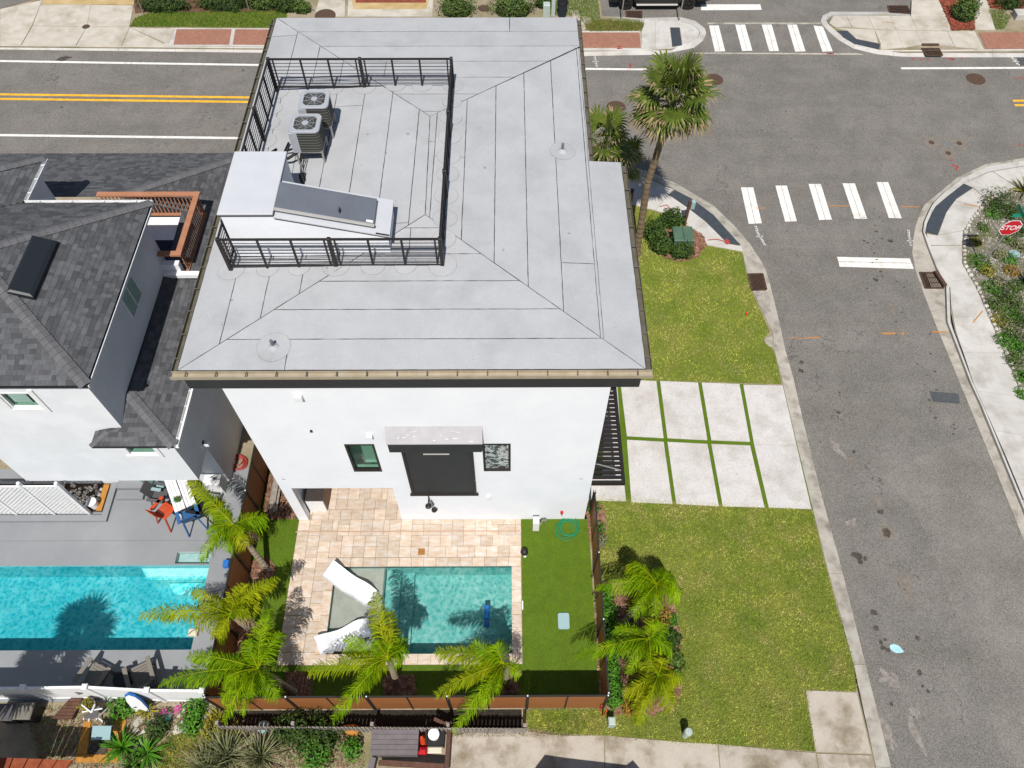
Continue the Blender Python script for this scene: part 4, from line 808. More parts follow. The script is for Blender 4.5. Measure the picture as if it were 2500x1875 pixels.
# ---- condensers on stands
def rsq(w, d, r, k=8):
    out = []
    for cx, cy, a0 in ((w/2-r,d/2-r,0),(-w/2+r,d/2-r,90),(-w/2+r,-d/2+r,180),(w/2-r,-d/2+r,270)):
        for i in range(k): t = math.radians(a0+90*i/(k-1)); out.append((cx+r*math.cos(t), cy+r*math.sin(t)))
    return out
def make_condenser():
    t = thing('condenser', (0,0,0), '', 'air conditioner', 'air conditioners on the roof deck'); w, d, z0, z1 = .92, .86, .46, 1.24
    m = MB(); m.prism(rsq(w-.06,d-.06,.14), z0, z1-.04); obj('grille', m, ac_d, t)
    for i in range(7):
        z = z0+.05+i*.098; o_ = rsq(w-.03,d-.03,.15); i_ = rsq(w-.044,d-.044,.145); n = len(o_); mm = MB()
        mm.add([(x,y,z) for x,y in o_]+[(x,y,z+.008) for x,y in o_]+[(x,y,z+.010) for x,y in i_]+[(x,y,z-.01) for x,y in i_], [f for j in range(n) for f in ((j,(j+1)%n,n+(j+1)%n,n+j),(n+j,n+(j+1)%n,2*n+(j+1)%n,2*n+j),(3*n+j,3*n+(j+1)%n,(j+1)%n,j))]); obj('rib', mm, rib_m, t)
    obj('service_panel', MB().bev(-w/2-.004,-w/2+.24,-d/2-.004,-d/2+.22,z0,z1-.05,.01), ac_m, t)
    o_ = rsq(w,d,.16); n = len(o_); c_ = [(.385*math.cos(math.atan2(y,x)),.385*math.sin(math.atan2(y,x))) for x,y in o_]; mm = MB()
    mm.add([(x,y,z1-.06) for x,y in o_]+[(x,y,z1-.015) for x,y in o_]+[(x*.97,y*.97,z1) for x,y in o_]+[(x,y,z1) for x,y in c_]+[(x,y,z1-.1) for x,y in c_], [f for j in range(n) for f in ((j,(j+1)%n,n+(j+1)%n,n+j),(n+j,n+(j+1)%n,2*n+(j+1)%n,2*n+j),(2*n+j,2*n+(j+1)%n,3*n+(j+1)%n,3*n+j),(3*n+j,3*n+(j+1)%n,4*n+(j+1)%n,4*n+j))]); obj('top_cover', mm, ac_m, t)
    mm = MB(); mm.lathe([(.384,z1-.16),(.0,z1-.155)], (0,0,0), 24); obj('fan_well', mm, fan_hole, t)
    mm = MB()
    for i in range(4):
        a0 = math.radians(90*i+20); mm.add([(.07*math.cos(a0),.07*math.sin(a0),z1-.10),(.36*math.cos(a0-.12),.36*math.sin(a0-.12),z1-.12),(.36*math.cos(a0+.6),.36*math.sin(a0+.6),z1-.07),(.07*math.cos(a0+.9),.07*math.sin(a0+.9),z1-.08)], [(0,1,2,3)])
    obj('fan', mm, fin, t)
    mm = MB()
    for i in range(9): a0 = math.radians(40*i); mm.beam((.09*math.cos(a0),.09*math.sin(a0),z1-.012),(.385*math.cos(a0),.385*math.sin(a0),z1-.006),.009,.008)
    mm.lathe([(.1,z1-.03),(.1,z1+.006),(.0,z1+.012)], (0,0,0), 20)
    for r in (.17,.25): mm.tube([(r*math.cos(math.radians(15*i)),r*math.sin(math.radians(15*i)),z1-.006) for i in range(25)], .0035, 5, cap=False)
    obj('fan_guard', mm, ac_m, t)
    for sx in (-1,1):
        for sy in (-1,1): obj('leg', MB().beam((sx*(w/2-.06),sy*(d/2-.06),0),(sx*(w/2-.06),sy*(d/2-.06),z0), .05,.05), steel, t)
        obj('stand_bar', MB().beam((sx*(w/2-.06),-d/2+.04,z0-.02),(sx*(w/2-.06),d/2-.04,z0-.02), .05,.04), steel, t)
    obj('stand_bar', MB().beam((-w/2+.06,-d/2+.06,z0-.02),(w/2-.06,-d/2+.06,z0-.02), .05,.04), steel, t)
    return t
ac = make_condenser()
copy_tree(ac, (-6.02,20.42,9.66), math.radians(1), 'grey air conditioning condenser on the roof, the rear one of two')
ac.matrix_basis = Matrix.Translation((-6.14,19.28,9.66)); ac['label'] = 'grey air conditioning condenser on the roof, the front one nearer the stair cover'
lines = thing('refrigerant_line', (-6.7,18.9,9.66), 'black insulated pipes looping between the condensers and the stair cover', 'pipe')
m = MB(); m.tube([(-6.45,18.95,10.1),(-6.8,18.8,9.95),(-7.1,18.85,9.85),(-7.35,19.0,9.85),(-7.4,19.25,9.82),(-7.3,19.4,9.8)], .045, 8); obj('insulated_pipe', m, rubber, lines, True)
m = MB(); m.tube([(-6.5,19.2,10.15),(-6.75,19.3,9.9),(-7.05,19.35,9.75),(-7.0,19.8,9.72)], .035, 8); obj('insulated_pipe', m, rubber, lines, True)
for i in range(3):
    m = MB(); m.tube([(-6.42+.05*i,18.9,10.05),(-6.45+.06*i,18.6-.1*i,9.75),(-6.4+.08*i,18.3-.1*i,9.72),(-6.3,18.05,9.8-.02*i),(-6.33,17.9,9.95)], .014, 6); obj('cable', m, rubber, lines, True)
m = MB(); m.beam((-6.3,18.0,9.66),(-6.3,18.0,10.0),.1,.08); obj('junction_box', m, dark_screen, lines)

# ---- black pergola against the east wall
PZ = 2.55; px1 = W(1527,1179,PZ).x; py0 = W(1527,1179,PZ).y; 
perg = thing('pergola', (3.3,13.5,0), 'black slatted pergola against the east wall over the driveway', 'pergola')
m = MB().box(2.72,px1,py0,py0+.1,PZ-.2,PZ); obj('beam', m, black_m, perg); obj('beam', MB().box(px1-.1,px1,py0+.102,17.6,PZ-.2,PZ), black_m, perg); obj('beam', MB().box(2.72,px1,17.602,17.7,PZ-.2,PZ), black_m, perg)
y = py0+.2
while y < 17.5: obj('slat', MB().box(2.72,px1-.102,y,y+.085,PZ-.12,PZ-.01), black_m, perg); y += .178
obj('tie_rod', MB().beam((2.75,12.1,PZ-.05),(px1-.12,11.75,PZ+.03),.04,.03), steel, perg)
# ------------------------------------------------------------------ patio, turf and pools
ZPOOL = dict(x0=-6.14, x1=.07, y0=6.35, y1=9.36)
patio = struct('patio', MB().flat(rect(-7.64,.40,9.38,11.1),-.03).flat(rect(-7.64,-6.16,6.02,9.38),-.03).flat(rect(-6.16,.40,6.02,6.33),-.03).flat(rect(.09,.40,6.33,9.38),-.03).flat(rect(-7.4,-3.9,11.1,14.55),-.03), grout)
PV = {}
def paver(x0, y0, w, h):
    k = (round(w,3), round(h,3))
    if k not in PV: m = MB().bev(-w/2+.004,w/2-.004,-h/2+.004,h/2-.004,-.04,0,.006); PV[k] = mesh('paver', m, trav)
    o = put('paver', PV[k], patio); o.location = (x0+w/2, y0+h/2, U(-.002,.002))
def pave(x0, y0, nx, ny, cx, cy, free):
    used = [[not free(x0+(i+.5)*cx, y0+(j+.5)*cy) for j in range(ny)] for i in range(nx)]
    sizes = [(3,2),(2,3),(2,2),(2,2),(2,1),(2,1),(1,2),(1,2),(1,1)]
    for j in range(ny):
        for i in range(nx):
            if used[i][j]: continue
            c = sizes[:]; random.shuffle(c); c.sort(key=lambda s: -((s[0]*s[1] >= 4)*.7+.3)*R_())
            for w, h in c + [(1,1)]:
                if i+w <= nx and j+h <= ny and not any(used[a_][b_] for a_ in range(i,i+w) for b_ in range(j,j+h)):
                    for a_ in range(i,i+w):
                        for b_ in range(j,j+h): used[a_][b_] = True
                    paver(x0+i*cx, y0+j*cy, w*cx, h*cy); break
Pl = ZPOOL
pave(-7.64, 6.02, 39, 25, 8.04/39, 5.08/25, lambda x,y: not (Pl['x0']-.30 < x and Pl['y0']-.45 < y < Pl['y1']+.28))
for i in range(16):
    w_ = (Pl['x1']-Pl['x0']+.62)/16; paver(Pl['x0']-.31+i*w_, Pl['y1']-.02, w_, .326)
    paver(Pl['x0']-.31+i*w_, 6.02, w_, Pl['y0']+.02-6.02)
for i in range(7):
    h_ = (Pl['y1']-Pl['y0']-.045)/7; paver(Pl['x0']-.31, Pl['y0']+.022+i*h_, .33, h_); paver(Pl['x1']-.02, Pl['y0']+.022+i*h_, .335, h_)
pave(-7.40, 11.1, 17, 17, 3.49/17, 3.45/17, lambda x,y: not (x < -7.29 and y < 11.35))
obj('channel_drain', MB().box(-7.7,.42,10.62,10.66,-.01,.006), M('drain_copper', lin('#c9a58e',.7), None, fine=.1), patio)
p = W(1029,1347); pl_ = obj('floor_plate', MB().bev(p.x-.12,p.x+.12,p.y-.12,p.y+.12,0,.012,.005), brass, patio)
for s_ in (-1,1): obj('screw', MB().lathe([(.012,0),(.012,.003)], (p.x+.05*s_,p.y,.012), 8), fence_k, pl_)
turf = MB()
for r in (rect(.402,2.85,4.7,11.1), rect(-7.642,.402,4.7,6.018), rect(-9.07,-7.642,4.7,13.2)): turf.flat(r, -.012)
turf = struct('artificial_turf', turf, turf_m)
blades('turf_pile', rect(.41,2.8,4.75,11.05), 26000, turf_b, z=-.012, h=(.015,.03), w=.014, parent=turf, edge=0); blades('turf_pile', rect(-7.6,.4,5.3,6.0), 7000, turf_b, z=-.012, h=(.015,.03), w=.014, parent=turf, edge=0); blades('turf_pile', rect(-9.0,-7.66,9.4,11.2), 5000, turf_b, z=-.012, h=(.015,.03), w=.014, parent=turf, edge=0)
for nm, pl in (('brown mulch strip beside the house wall and the plank stack', rect(-9.0,-7.7,11.15,13.2)), ('mulch around the leaning palm at the west fence', G([(600,1375),(655,1362),(672,1385),(668,1420),(610,1430),(588,1420)])), ('mulch around the palm pair by the west fence', G([(570,1520),(640,1520),(645,1570),(560,1600)])), ('mulch around the palm behind the loungers', G([(700,1640),(760,1650),(760,1700),(700,1700)])), ('mulch around the middle palm of the south fence', G([(940,1650),(1010,1650),(1015,1695),(935,1695)])), ('mulch around the palm by the pool corner', G([(1235,1650),(1262,1650),(1262,1690),(1230,1690)]))):
    struct('mulch_bed', MB().prism(pl, -.05, .004), mulch_m); chips('mulch', pl, 420, mulch_c, .004, nm)
# main pool
pool = thing('swimming_pool', (-3,7.8,-1), 'small teal pool with a sun shelf in the travertine patio', 'pool')
x0,x1,y0,y1 = Pl['x0'],Pl['x1'],Pl['y0'],Pl['y1']; FZ = -1.02
m = MB(); m.flat(rect(x0,x1,y0,y1), FZ)
m.add([(x0,y0,FZ),(x1,y0,FZ),(x1,y1,FZ),(x0,y1,FZ),(x0,y0,-.03),(x1,y0,-.03),(x1,y1,-.03),(x0,y1,-.03)], [(1,0,4,5),(2,1,5,6),(3,2,6,7),(0,3,7,4)]); obj('basin', m, pebble1, pool)
obj('sun_shelf', MB().box(x0+.002,-4.38,y0+.002,y1-.002,FZ,-.27), shelf_m, pool); obj('step', MB().box(-4.378,-3.86,y0+.003,y1-.003,FZ,-.52), pebble1, pool); obj('step', MB().box(-3.858,-3.42,y0+.003,y1-.003,FZ,-.76), pebble1, pool)
obj('bench', MB().box(-.95,x1-.002,y0+.003,y0+.55,FZ,-.45), shelf_m, pool); obj('step_edge', MB().box(-4.43,-4.376,y0+.004,y1-.004,-.275,-.262), M('tile_edge', lin('#6c8a84',.6), None, fine=.1), pool)
m = MB(); m.box(x0+.001,x1-.001,y0+.001,y0+.006,-.2,-.035); m.box(x0+.001,x1-.001,y1-.006,y1-.001,-.2,-.035); m.box(x1-.006,x1-.001,y0+.006,y1-.006,-.2,-.035); m.box(x0+.001,x0+.006,y0+.006,y1-.006,-.2,-.035); obj('tile_band', m, M('waterline_tile', lin('#5f7f7c',.6), lin('#4c6a68',.6), 12, .3, fine=.1), pool)
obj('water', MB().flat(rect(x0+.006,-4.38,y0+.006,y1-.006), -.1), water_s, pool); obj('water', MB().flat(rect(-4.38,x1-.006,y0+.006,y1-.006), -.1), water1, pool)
p = W(1188,1500,-.3); tag(obj('pool_float', MB().bev(p.x-.09,p.x+.09,p.y-.38,p.y+.38,-.5,-.42,.03), P['brightbl']), 'blue strip float lying in the teal pool', 'pool float')
obj('skimmer_lid', MB().box(.402,.44,W(1274,1478).y-.15,W(1274,1478).y+.15,-.1,.03), white_p, pool)
water_st = water_mat('step_water', (.88,.98,.98,1), (.70,.88,.89,1), 8)
# neighbour's pool and deck
hx0_, hx1_, hy0_, hy1_ = W(430,1361).x-.0, -10.56, W(430,1376).y, W(430,1347).y
QX0, QX1, QY0, QY1 = -22.0, -10.53, 6.53, 9.42
mb = MB()
for r in (rect(-26,-9.12,4.93,QY0), rect(-26,QX0,QY0,QY1), rect(QX1,-9.12,QY0,QY1), rect(-26,-9.12,QY1,hy0_), rect(-26,hx0_,hy0_,hy1_), rect(hx1_,-9.12,hy0_,hy1_), rect(-26,-9.12,hy1_,13.2)): mb.flat(r, 0)
m_spa = mb; deck = struct('pool_deck', mb, deck_g)
for yy in (W(300,1320).y,): obj('deck_joint', MB().box(-25,-9.2,yy-.008,yy+.008,-.003,.002), M('joint', lin('#85888c',.6), None, fine=.2), deck)
pool2 = thing('swimming_pool', (-15,8,-1), 'long bright turquoise pool in the grey deck of the left neighbour', 'pool')
FZ2 = -1.2; m = MB(); m.flat(rect(QX0,QX1,QY0,QY1), FZ2)
m.add([(QX0,QY0,FZ2),(QX1,QY0,FZ2),(QX1,QY1,FZ2),(QX0,QY1,FZ2),(QX0,QY0,0),(QX1,QY0,0),(QX1,QY1,0),(QX0,QY1,0)], [(1,0,4,5),(2,1,5,6),(3,2,6,7),(0,3,7,4)]); obj('basin', m, pebble2, pool2)
sx = W(346,1386,-.3).x; obj('step', MB().prism([(sx,QY1-.002),(sx+.3,QY1-.42),(QX1-.002,QY1-.40),(QX1-.002,QY1-.002)], FZ2, -.32), step_m, pool2)
sx = W(418,1430,-.6).x; obj('step', MB().prism([(sx-.1,QY1-.45),(sx+.2,QY1-.86),(QX1-.003,QY1-.84),(QX1-.003,QY1-.43)], FZ2, -.6), step_m, pool2)
sx1 = W(346,1386,-.3).x
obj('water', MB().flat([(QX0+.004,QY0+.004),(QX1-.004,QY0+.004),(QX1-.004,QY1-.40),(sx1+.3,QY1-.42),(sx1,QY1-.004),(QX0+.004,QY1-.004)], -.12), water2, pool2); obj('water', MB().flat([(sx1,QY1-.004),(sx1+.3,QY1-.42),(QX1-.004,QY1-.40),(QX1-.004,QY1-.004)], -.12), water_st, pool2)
m = MB(); m.flat(rect(hx0_,hx1_,hy0_,hy1_), -.24); m.add([(hx0_,hy0_,-.24),(hx1_,hy0_,-.24),(hx1_,hy1_,-.24),(hx0_,hy1_,-.24),(hx0_,hy0_,0),(hx1_,hy0_,0),(hx1_,hy1_,0),(hx0_,hy1_,0)], [(1,0,4,5),(2,1,5,6),(3,2,6,7),(0,3,7,4)]); obj('spa_basin', m, M('spa_plaster', lin('#d3dfdc',.66), lin('#c6d4d2',.66), 6, fine=.08), pool2); obj('water', MB().flat(rect(hx0_+.003,hx1_-.003,hy0_+.003,hy1_-.003), -.10), water_st, pool2)

# ------------------------------------------------------------------ fences
def slat_fence(label, p, q, nb, flip):
    p, q = Vector((*p,0)), Vector((*q,0)); d = q-p; u = d.normalized(); n_ = Vector((-u.y,u.x,0))
    t = thing('privacy_fence', (p+q)/2, label, 'fence')
    for i in range(nb+1):
        c = p+d*(i/nb); obj('post', MB().bev(c.x-.045,c.x+.045,c.y-.045,c.y+.045,-.05,1.88,.01), fence_k, t)
        obj('post_cap', MB().lathe([(.025,1.885),(.02,1.905),(0,1.91)], (c.x,c.y,0), 10), white_p, t)
        if i < nb:
            a_, b_ = c+u*.05, p+d*((i+1)/nb)-u*.05; m = MB()
            for k in range(12): z = .12+k*.144; m.beam(a_+Vector((0,0,z)), b_+Vector((0,0,z)), .022, .136)
            obj('panel', m, fence_b, t); mid = (a_+b_)/2
            obj('stiffener', MB().box(mid.x-.025,mid.x+.025,mid.y-.025,mid.y+.025,-.02,1.86), fence_k, t)
            obj('top_rail', MB().beam(a_+Vector((0,0,1.84)), b_+Vector((0,0,1.84)), .05, .05), fence_k, t)
    return t
slat_fence('brown horizontal board fence with black posts along the south side of the pool yard', (-9.06,4.68), (2.90,4.68), 5, 0)
slat_fence('brown board fence between the turf strip and the mulch bed, east of the pool', (2.92,4.75), (2.92,11.3), 3, 0)
slat_fence('brown board fence between the two pools', (-9.10,4.75), (-9.10,13.6), 4, 0)
ds = rect(-8.9,.35,4.12,4.64); struct('mulch_bed', MB().prism(ds, -.05, -.004), M('mulch_with_shade', lin('#4a3f36',.45), lin('#332c26',.45), 7, .95, fine=.3))  # dark mulch ground, with the picket fence's shade put into its colour
# white vinyl fence at the foot of the neighbour's deck
vf = thing('vinyl_fence', (-12,5,0), 'white vinyl privacy fence behind the two deck chairs', 'fence')
vp = [W(x,y,1.55) for x,y in ((-330,1682),(-130,1680),(56,1679),(208,1677),(359,1685),(494,1686))]
for i, c in enumerate(vp):
    obj('post', MB().bev(c.x-.065,c.x+.065,c.y-.065,c.y+.065,0,1.6,.02), white_p, vf); obj('post_cap', MB().bev(c.x-.085,c.x+.085,c.y-.085,c.y+.085,1.6,1.65,.03), white_p, vf)
    if i:
        a_, b_ = vp[i-1].copy(), c.copy(); a_.z = b_.z = .78; obj('panel', MB().beam(a_, b_, .035, 1.4), white_p, vf); a_.z = b_.z = 1.5; obj('top_rail', MB().beam(a_, b_, .07, .07), white_p, vf); a_.z = b_.z = .08; obj('bottom_rail', MB().beam(a_, b_, .07, .09), white_p, vf)

# ------------------------------------------------------------------ neighbour's house
nb = thing('neighbour_house', (-14,16,0), 'white stucco house with dark shingle hip roofs at the left edge', 'house')
LE, LS, LN, LW, LZ, LP = -10.12, 11.10, 24.2, -12.62, 5.60, .33
UE, US, UN, UWX, UN2, UZ = -11.40, 11.30, 18.25, -15.50, 20.35, 8.65
AP = (-14.95, 14.78, 10.12)
mb = MB().box(-10.65,-10.40,12.6,23.9,-.05,5.55); obj('wall', mb, stucco_side, nb)
WB = (-11.95,-10.75,4.75,5.28)
mb = MB(); wall_cells(mb, -12.3,-10.40,2.72,5.55,11.38,11.6,[(-11.95,-11.02,4.55,5.15)]); obj('wall', mb, stucco2, nb)
obj('wall', MB().box(-10.65,-10.40,11.6,12.6,2.72,5.55), stucco_side, nb); obj('wall', MB().box(-16.6,-10.655,12.6,12.85,-.05,2.72), stucco_side, nb)
mwin = WY(62,978,11.65); mwx0, mwx1, mwz0, mwz1 = WY(20,985,11.65).x, WY(98,985,11.65).x, WY(60,996,11.65).z, WY(60,958,11.65).z
mb = MB(); wall_cells(mb, -16.55,-11.75,2.15,8.5,11.65,11.85,[(mwx0,mwx1,mwz0,mwz1)]); obj('wall', mb, stucco2, nb)
mb = MB(); mb.box(-11.97,-11.75,11.85,17.95,5.2,8.5); obj('wall', mb, stucco_side, nb); obj('wall', MB().box(-16,-11.97,17.75,17.95,5.2,8.5), stucco2, nb); obj('wall', MB().box(-16.0,-15.8,17.95,20.1,5.2,8.5), stucco2, nb)
obj('soffit', MB().box(-16.6,-10.66,11.86,12.59,2.60,2.70), stucco_side, nb); obj('soffit', MB().box(-22,UE+.03,US+.03,UN-.03,8.5,8.58), stucco_side, nb)
w_ = window((mwx0,mwx1,mwz0,mwz1), glass_g, .06, .06, nb, 11.65, white_p); obj('window_trim', MB().box(mwx0-.14,mwx1+.14,11.60,11.648,mwz0-.14,mwz0-.002), white_p, w_)
obj('window_trim', MB().box(mwx1+.002,mwx1+.14,11.60,11.648,mwz0,mwz1+.14), white_p, w_); obj('window_trim', MB().box(mwx0-.14,mwx0-.002,11.60,11.648,mwz0,mwz1+.14), white_p, w_)
w_ = window((-11.95,-11.02,4.55,5.15), glass_g, .06, .05, nb, 11.38, white_p); obj('window_trim', MB().box(-12.05,-10.9,11.33,11.378,4.45,4.548), white_p, w_); obj('window_trim', MB().box(-11.018,-10.9,11.33,11.378,4.55,5.25), white_p, w_)
obj('room', MB().box(-19,-12.2,13.6,13.7,5.8,8.4), room, nb)
# E-side window of the upper storey (set in a frame on the wall face)
ey0, ey1, ez0, ez1 = 14.9, 15.85, 7.05, 7.92
w_ = obj('window', MB().box(-11.75,-11.72,ey0-.06,ey1+.06,ez0-.06,ez0-.002).box(-11.75,-11.72,ey0-.06,ey1+.06,ez1+.002,ez1+.06).box(-11.75,-11.72,ey0-.06,ey0-.002,ez0,ez1).box(-11.75,-11.72,ey1+.002,ey1+.06,ez0,ez1).box(-11.75,-11.725,(ey0+ey1)/2-.02,(ey0+ey1)/2+.02,ez0,ez1), white_p, nb); obj('pane', MB().box(-11.752,-11.735,ey0,ey1,ez0,ez1), glass_mat('dark_green_glass', lin('#2f4a3e',.5)), w_)
# shingled roof faces
SHN = [0]
def shingle_face(pts, par, indiv=0, course=.145):
    pts = [Vector(p) for p in pts]; o = pts[0]; u = (pts[1]-pts[0]).normalized(); nrm = u.cross(pts[2]-pts[0]).normalized()
    if nrm.z < 0: nrm = -nrm
    v = nrm.cross(u)
    if (pts[2]-o).dot(v) < 0: v = -v
    uv = [((p-o).dot(u),(p-o).dot(v)) for p in pts]
    obj('underlay', MB().add(pts, [tuple(range(len(pts)))]), shingle_u, par)
    vm = max(q[1] for q in uv); rest = MB(); k = 0; tabs = []
    def rng(t):
        c = []
        for i in range(len(uv)):
            a_, b_ = uv[i], uv[(i+1)%len(uv)]
            if (a_[1]-t)*(b_[1]-t) <= 0 and abs(a_[1]-b_[1]) > 1e-6: s = (t-a_[1])/(b_[1]-a_[1]); c.append(a_[0]+(b_[0]-a_[0])*s)
        return (min(c), max(c)) if len(c) >= 2 else None
    while k*course < vm-.03:
        v0 = k*course; v1 = min(v0+course*1.35, vm-.004); r0, r1 = rng(v0+.002), rng(v1)
        if r0 and r1:
            x = r0[0]-U(0,.2); xe = r0[1]
            while x < xe:
                w_ = random.choice((.12,.17,.22,.3,.36)); a_, b_ = x, x+w_-.004
                q = [(max(a_,r0[0]),v0),(min(b_,r0[1]),v0),(min(max(b_,r1[0]),r1[1]),v1),(max(min(a_,r1[1]),r1[0]),v1)]
                if q[1][0]-q[0][0] > .02:
                    up = U(.012,.02); P3 = [o+u*q[0][0]+v*q[0][1]+nrm*up, o+u*q[1][0]+v*q[1][1]+nrm*up, o+u*q[2][0]+v*q[2][1]+nrm*.004, o+u*q[3][0]+v*q[3][1]+nrm*.004, o+u*q[0][0]+v*q[0][1]+nrm*.001, o+u*q[1][0]+v*q[1][1]+nrm*.001]
                    tabs.append(P3)
                x += w_
        k += 1
    flip = u.cross(v).dot(nrm) < 0
    FC = [(0,1,2,3),(4,5,1,0),(5,2,1),(4,0,3)]
    if flip: FC = [f[::-1] for f in FC]
    for i, t in enumerate(tabs):
        if i < indiv: obj('shingle', MB().add(t, FC), shingle, par)
        else: rest.add(t, FC)
    if rest.f: tag(obj('shingles', rest, shingle, par), kind='stuff')
def caps(a, b, par, L=.2, w=.17):
    a, b = Vector(a), Vector(b); d = (b-a); n = int(d.length/L); u = d.normalized(); s = u.cross(Vector((0,0,1))).normalized(); up = s.cross(u)
    for i in range(n):
        p = a+u*(i*L); q = a+u*((i+1.25)*L); h0, h1 = .05, .03
        m = MB().add([p-s*w+up*(h0-.055),p+up*h0,p+s*w+up*(h0-.055),q-s*w+up*(h1-.055),q+up*h1,q+s*w+up*(h1-.055),p-s*w+up*(h0-.075),p+up*(h0-.02),p+s*w+up*(h0-.075)], [(0,1,4,3),(1,2,5,4),(0,6,7,1),(1,7,8,2)]); obj('ridge_cap', m, cap_m, par)
up_roof = obj('roof', MB().box(-22,UE,US,UN,UZ-.12,UZ-.03).box(-22,UWX,UN+.002,UN2,UZ-.12,UZ-.03), M('black_fascia', lin('#2c2b2e',.5), None, fine=.06), nb)
slope = (AP[2]-UZ)/(UE-AP[0])
shingle_face([(UE,US,UZ),(UE,UN,UZ),AP], up_roof, 230)
shingle_face([(UE,US,UZ),(-19.5,US,UZ),(-19.5,AP[1],AP[2]),AP], up_roof, 0)
d_ = UN-AP[1]; vx = UWX-d_
shingle_face([(UE,UN,UZ),(UWX,UN,UZ),(vx,AP[1],AP[2]),AP], up_roof, 0)
shingle_face([(UWX,UN,UZ),(UWX,UN2,UZ),(UWX-2.7,UN2-2.7,UZ+2.7*slope),(vx,AP[1],UZ+d_*slope)], up_roof, 0)
shingle_face([(UWX,UN2,UZ),(-21,UN2,UZ),(-21,UN2-2.7,UZ+2.7*slope),(UWX-2.7,UN2-2.7,UZ+2.7*slope)], up_roof, 0)
caps((UE,US,UZ+.02), AP, up_roof); caps((UE,UN,UZ+.02), AP, up_roof); caps((UWX,UN2,UZ+.02), (UWX-2.6,UN2-2.6,UZ+2.6*slope+.02), up_roof)
gutter(UWX,UE,UN,UN+.13,UZ,'N',white_p,par=up_roof,step=.9); gutter(UWX,UWX+.13,UN+.14,UN2,UZ,'E',white_p,par=up_roof,step=.6)
# dark skylight hatch on the upper roof
def on_E(x, y, h): return Vector((x, y, UZ+(UE-x)*slope+h))
xa, xb, ya, yb = -13.75, -13.15, 13.65, 15.75
m = MB()
c = [on_E(xb,ya,0),on_E(xb,yb,0),on_E(xa,yb,0),on_E(xa,ya,0)]; c2 = [p+Vector((0,0,.16)) for p in c]; c3 = [p+Vector((0,0,.2)) for p in [on_E(xb-.08,ya+.06,0),on_E(xb-.08,yb-.06,0),on_E(xa+.08,yb-.06,0),on_E(xa+.08,ya+.06,0)]]
m.add(c+c2+c3, [(i,(i+1)%4,4+(i+1)%4,4+i) for i in range(4)]+[(4+i,4+(i+1)%4,8+(i+1)%4,8+i) for i in range(4)]+[(8,9,10,11)]); obj('skylight', m, M('dark_skylight', lin('#33383f',.5), None, rough=.4, fine=.03, spec=.25), up_roof)
# lower roof
low = obj('lower_roof', MB().box(-20,LE,LN-.3,LN,LZ-.12,LZ-.01).box(LE-.3,LE,LS,LN-.3,LZ-.12,LZ-.01).box(LW,LE-.3,LS,LS+.25,LZ-.12,LZ-.01), M('black_fascia2', lin('#3a3a3d',.5), None, fine=.06), nb)
kx = (UE-.35); zr = lambda d: LZ+LP*d
shingle_face([(LE,LS,LZ),(LE,LN,LZ),(LE-3.75,LN-3.75,zr(3.75)),(-11.74,20.45,zr(1.62)),(-11.74,LS+1.62,zr(1.62))], low, 70)
shingle_face([(LE,LN,LZ),(-20,LN,LZ),(-20,20.45,zr(3.75)),(LE-3.75,20.45,zr(3.75))], low, 0)
shingle_face([(LE,LS,LZ),(LW,LS,LZ),(LW+.54,LS+.54,zr(.54)),(-11.74,LS+.54,zr(.54)),(-11.74,LS+1.62,zr(1.62))], low, 0)
shingle_face([(LW,LS,LZ),(LW,LS+.54,LZ),(LW+.54,LS+.54,zr(.54))], low, 0)
caps((LE,LS,LZ+.02), (-11.74,LS+1.62,zr(1.62)+.02), low); caps((LW,LS,LZ+.02), (LW+.5,LS+.5,zr(.5)+.02), low, .15, .09); caps((LE,LN,LZ+.02), (LE-3.7,LN-3.7,zr(3.7)+.02), low)
gutter(LE+.004,LE+.13,LS,LN,LZ,'E',white_p,par=low,step=.55); p = W(430,762,5.9); obj('roof_vent', MB().lathe([(.06,0),(.05,.12),(0,.13)], (p.x,p.y,5.75), 12), white_p, low)
# balcony with copper rails
bal = obj('balcony', MB().box(-15.8,-11.14,17.96,20.45,5.75,5.85), white_p, nb)
obj('floor_mat', MB().box(-13.6,-11.5,18.0,19.3,5.852,5.862), navy, bal)
obj('stub_wall', MB().box(-12.0,-11.16,17.55,17.75,5.5,6.5), stucco2, bal); obj('cornice', MB().box(-11.745,-10.3,17.35,17.54,6.05,6.2), white_p, bal)
RZ = 6.86
for a_, b_ in (((-14.6,20.55,RZ),(-10.96,20.55,RZ)), ((-11.06,20.448,RZ),(-11.06,17.62,RZ)), ((-11.162,17.72,RZ),(-11.75,17.72,RZ))): obj('handrail', MB().beam(a_, b_, .2, .07), copper, bal)
for a_, b_ in (((-14.6,20.5,5.95),(-11.0,20.5,5.95)), ((-11.06,20.45,5.95),(-11.06,17.72,5.95))): obj('rail_base', MB().beam(a_, b_, .08, .07), copper, bal)
for i in range(26): obj('baluster', MB().box(-14.5+i*.135,-14.5+i*.135+.035,20.5,20.535,5.95,RZ-.03), copper, bal)
for i in range(21): obj('baluster', MB().box(-11.08,-11.045,17.8+i*.135,17.8+i*.135+.035,5.95,RZ-.03), copper, bal)
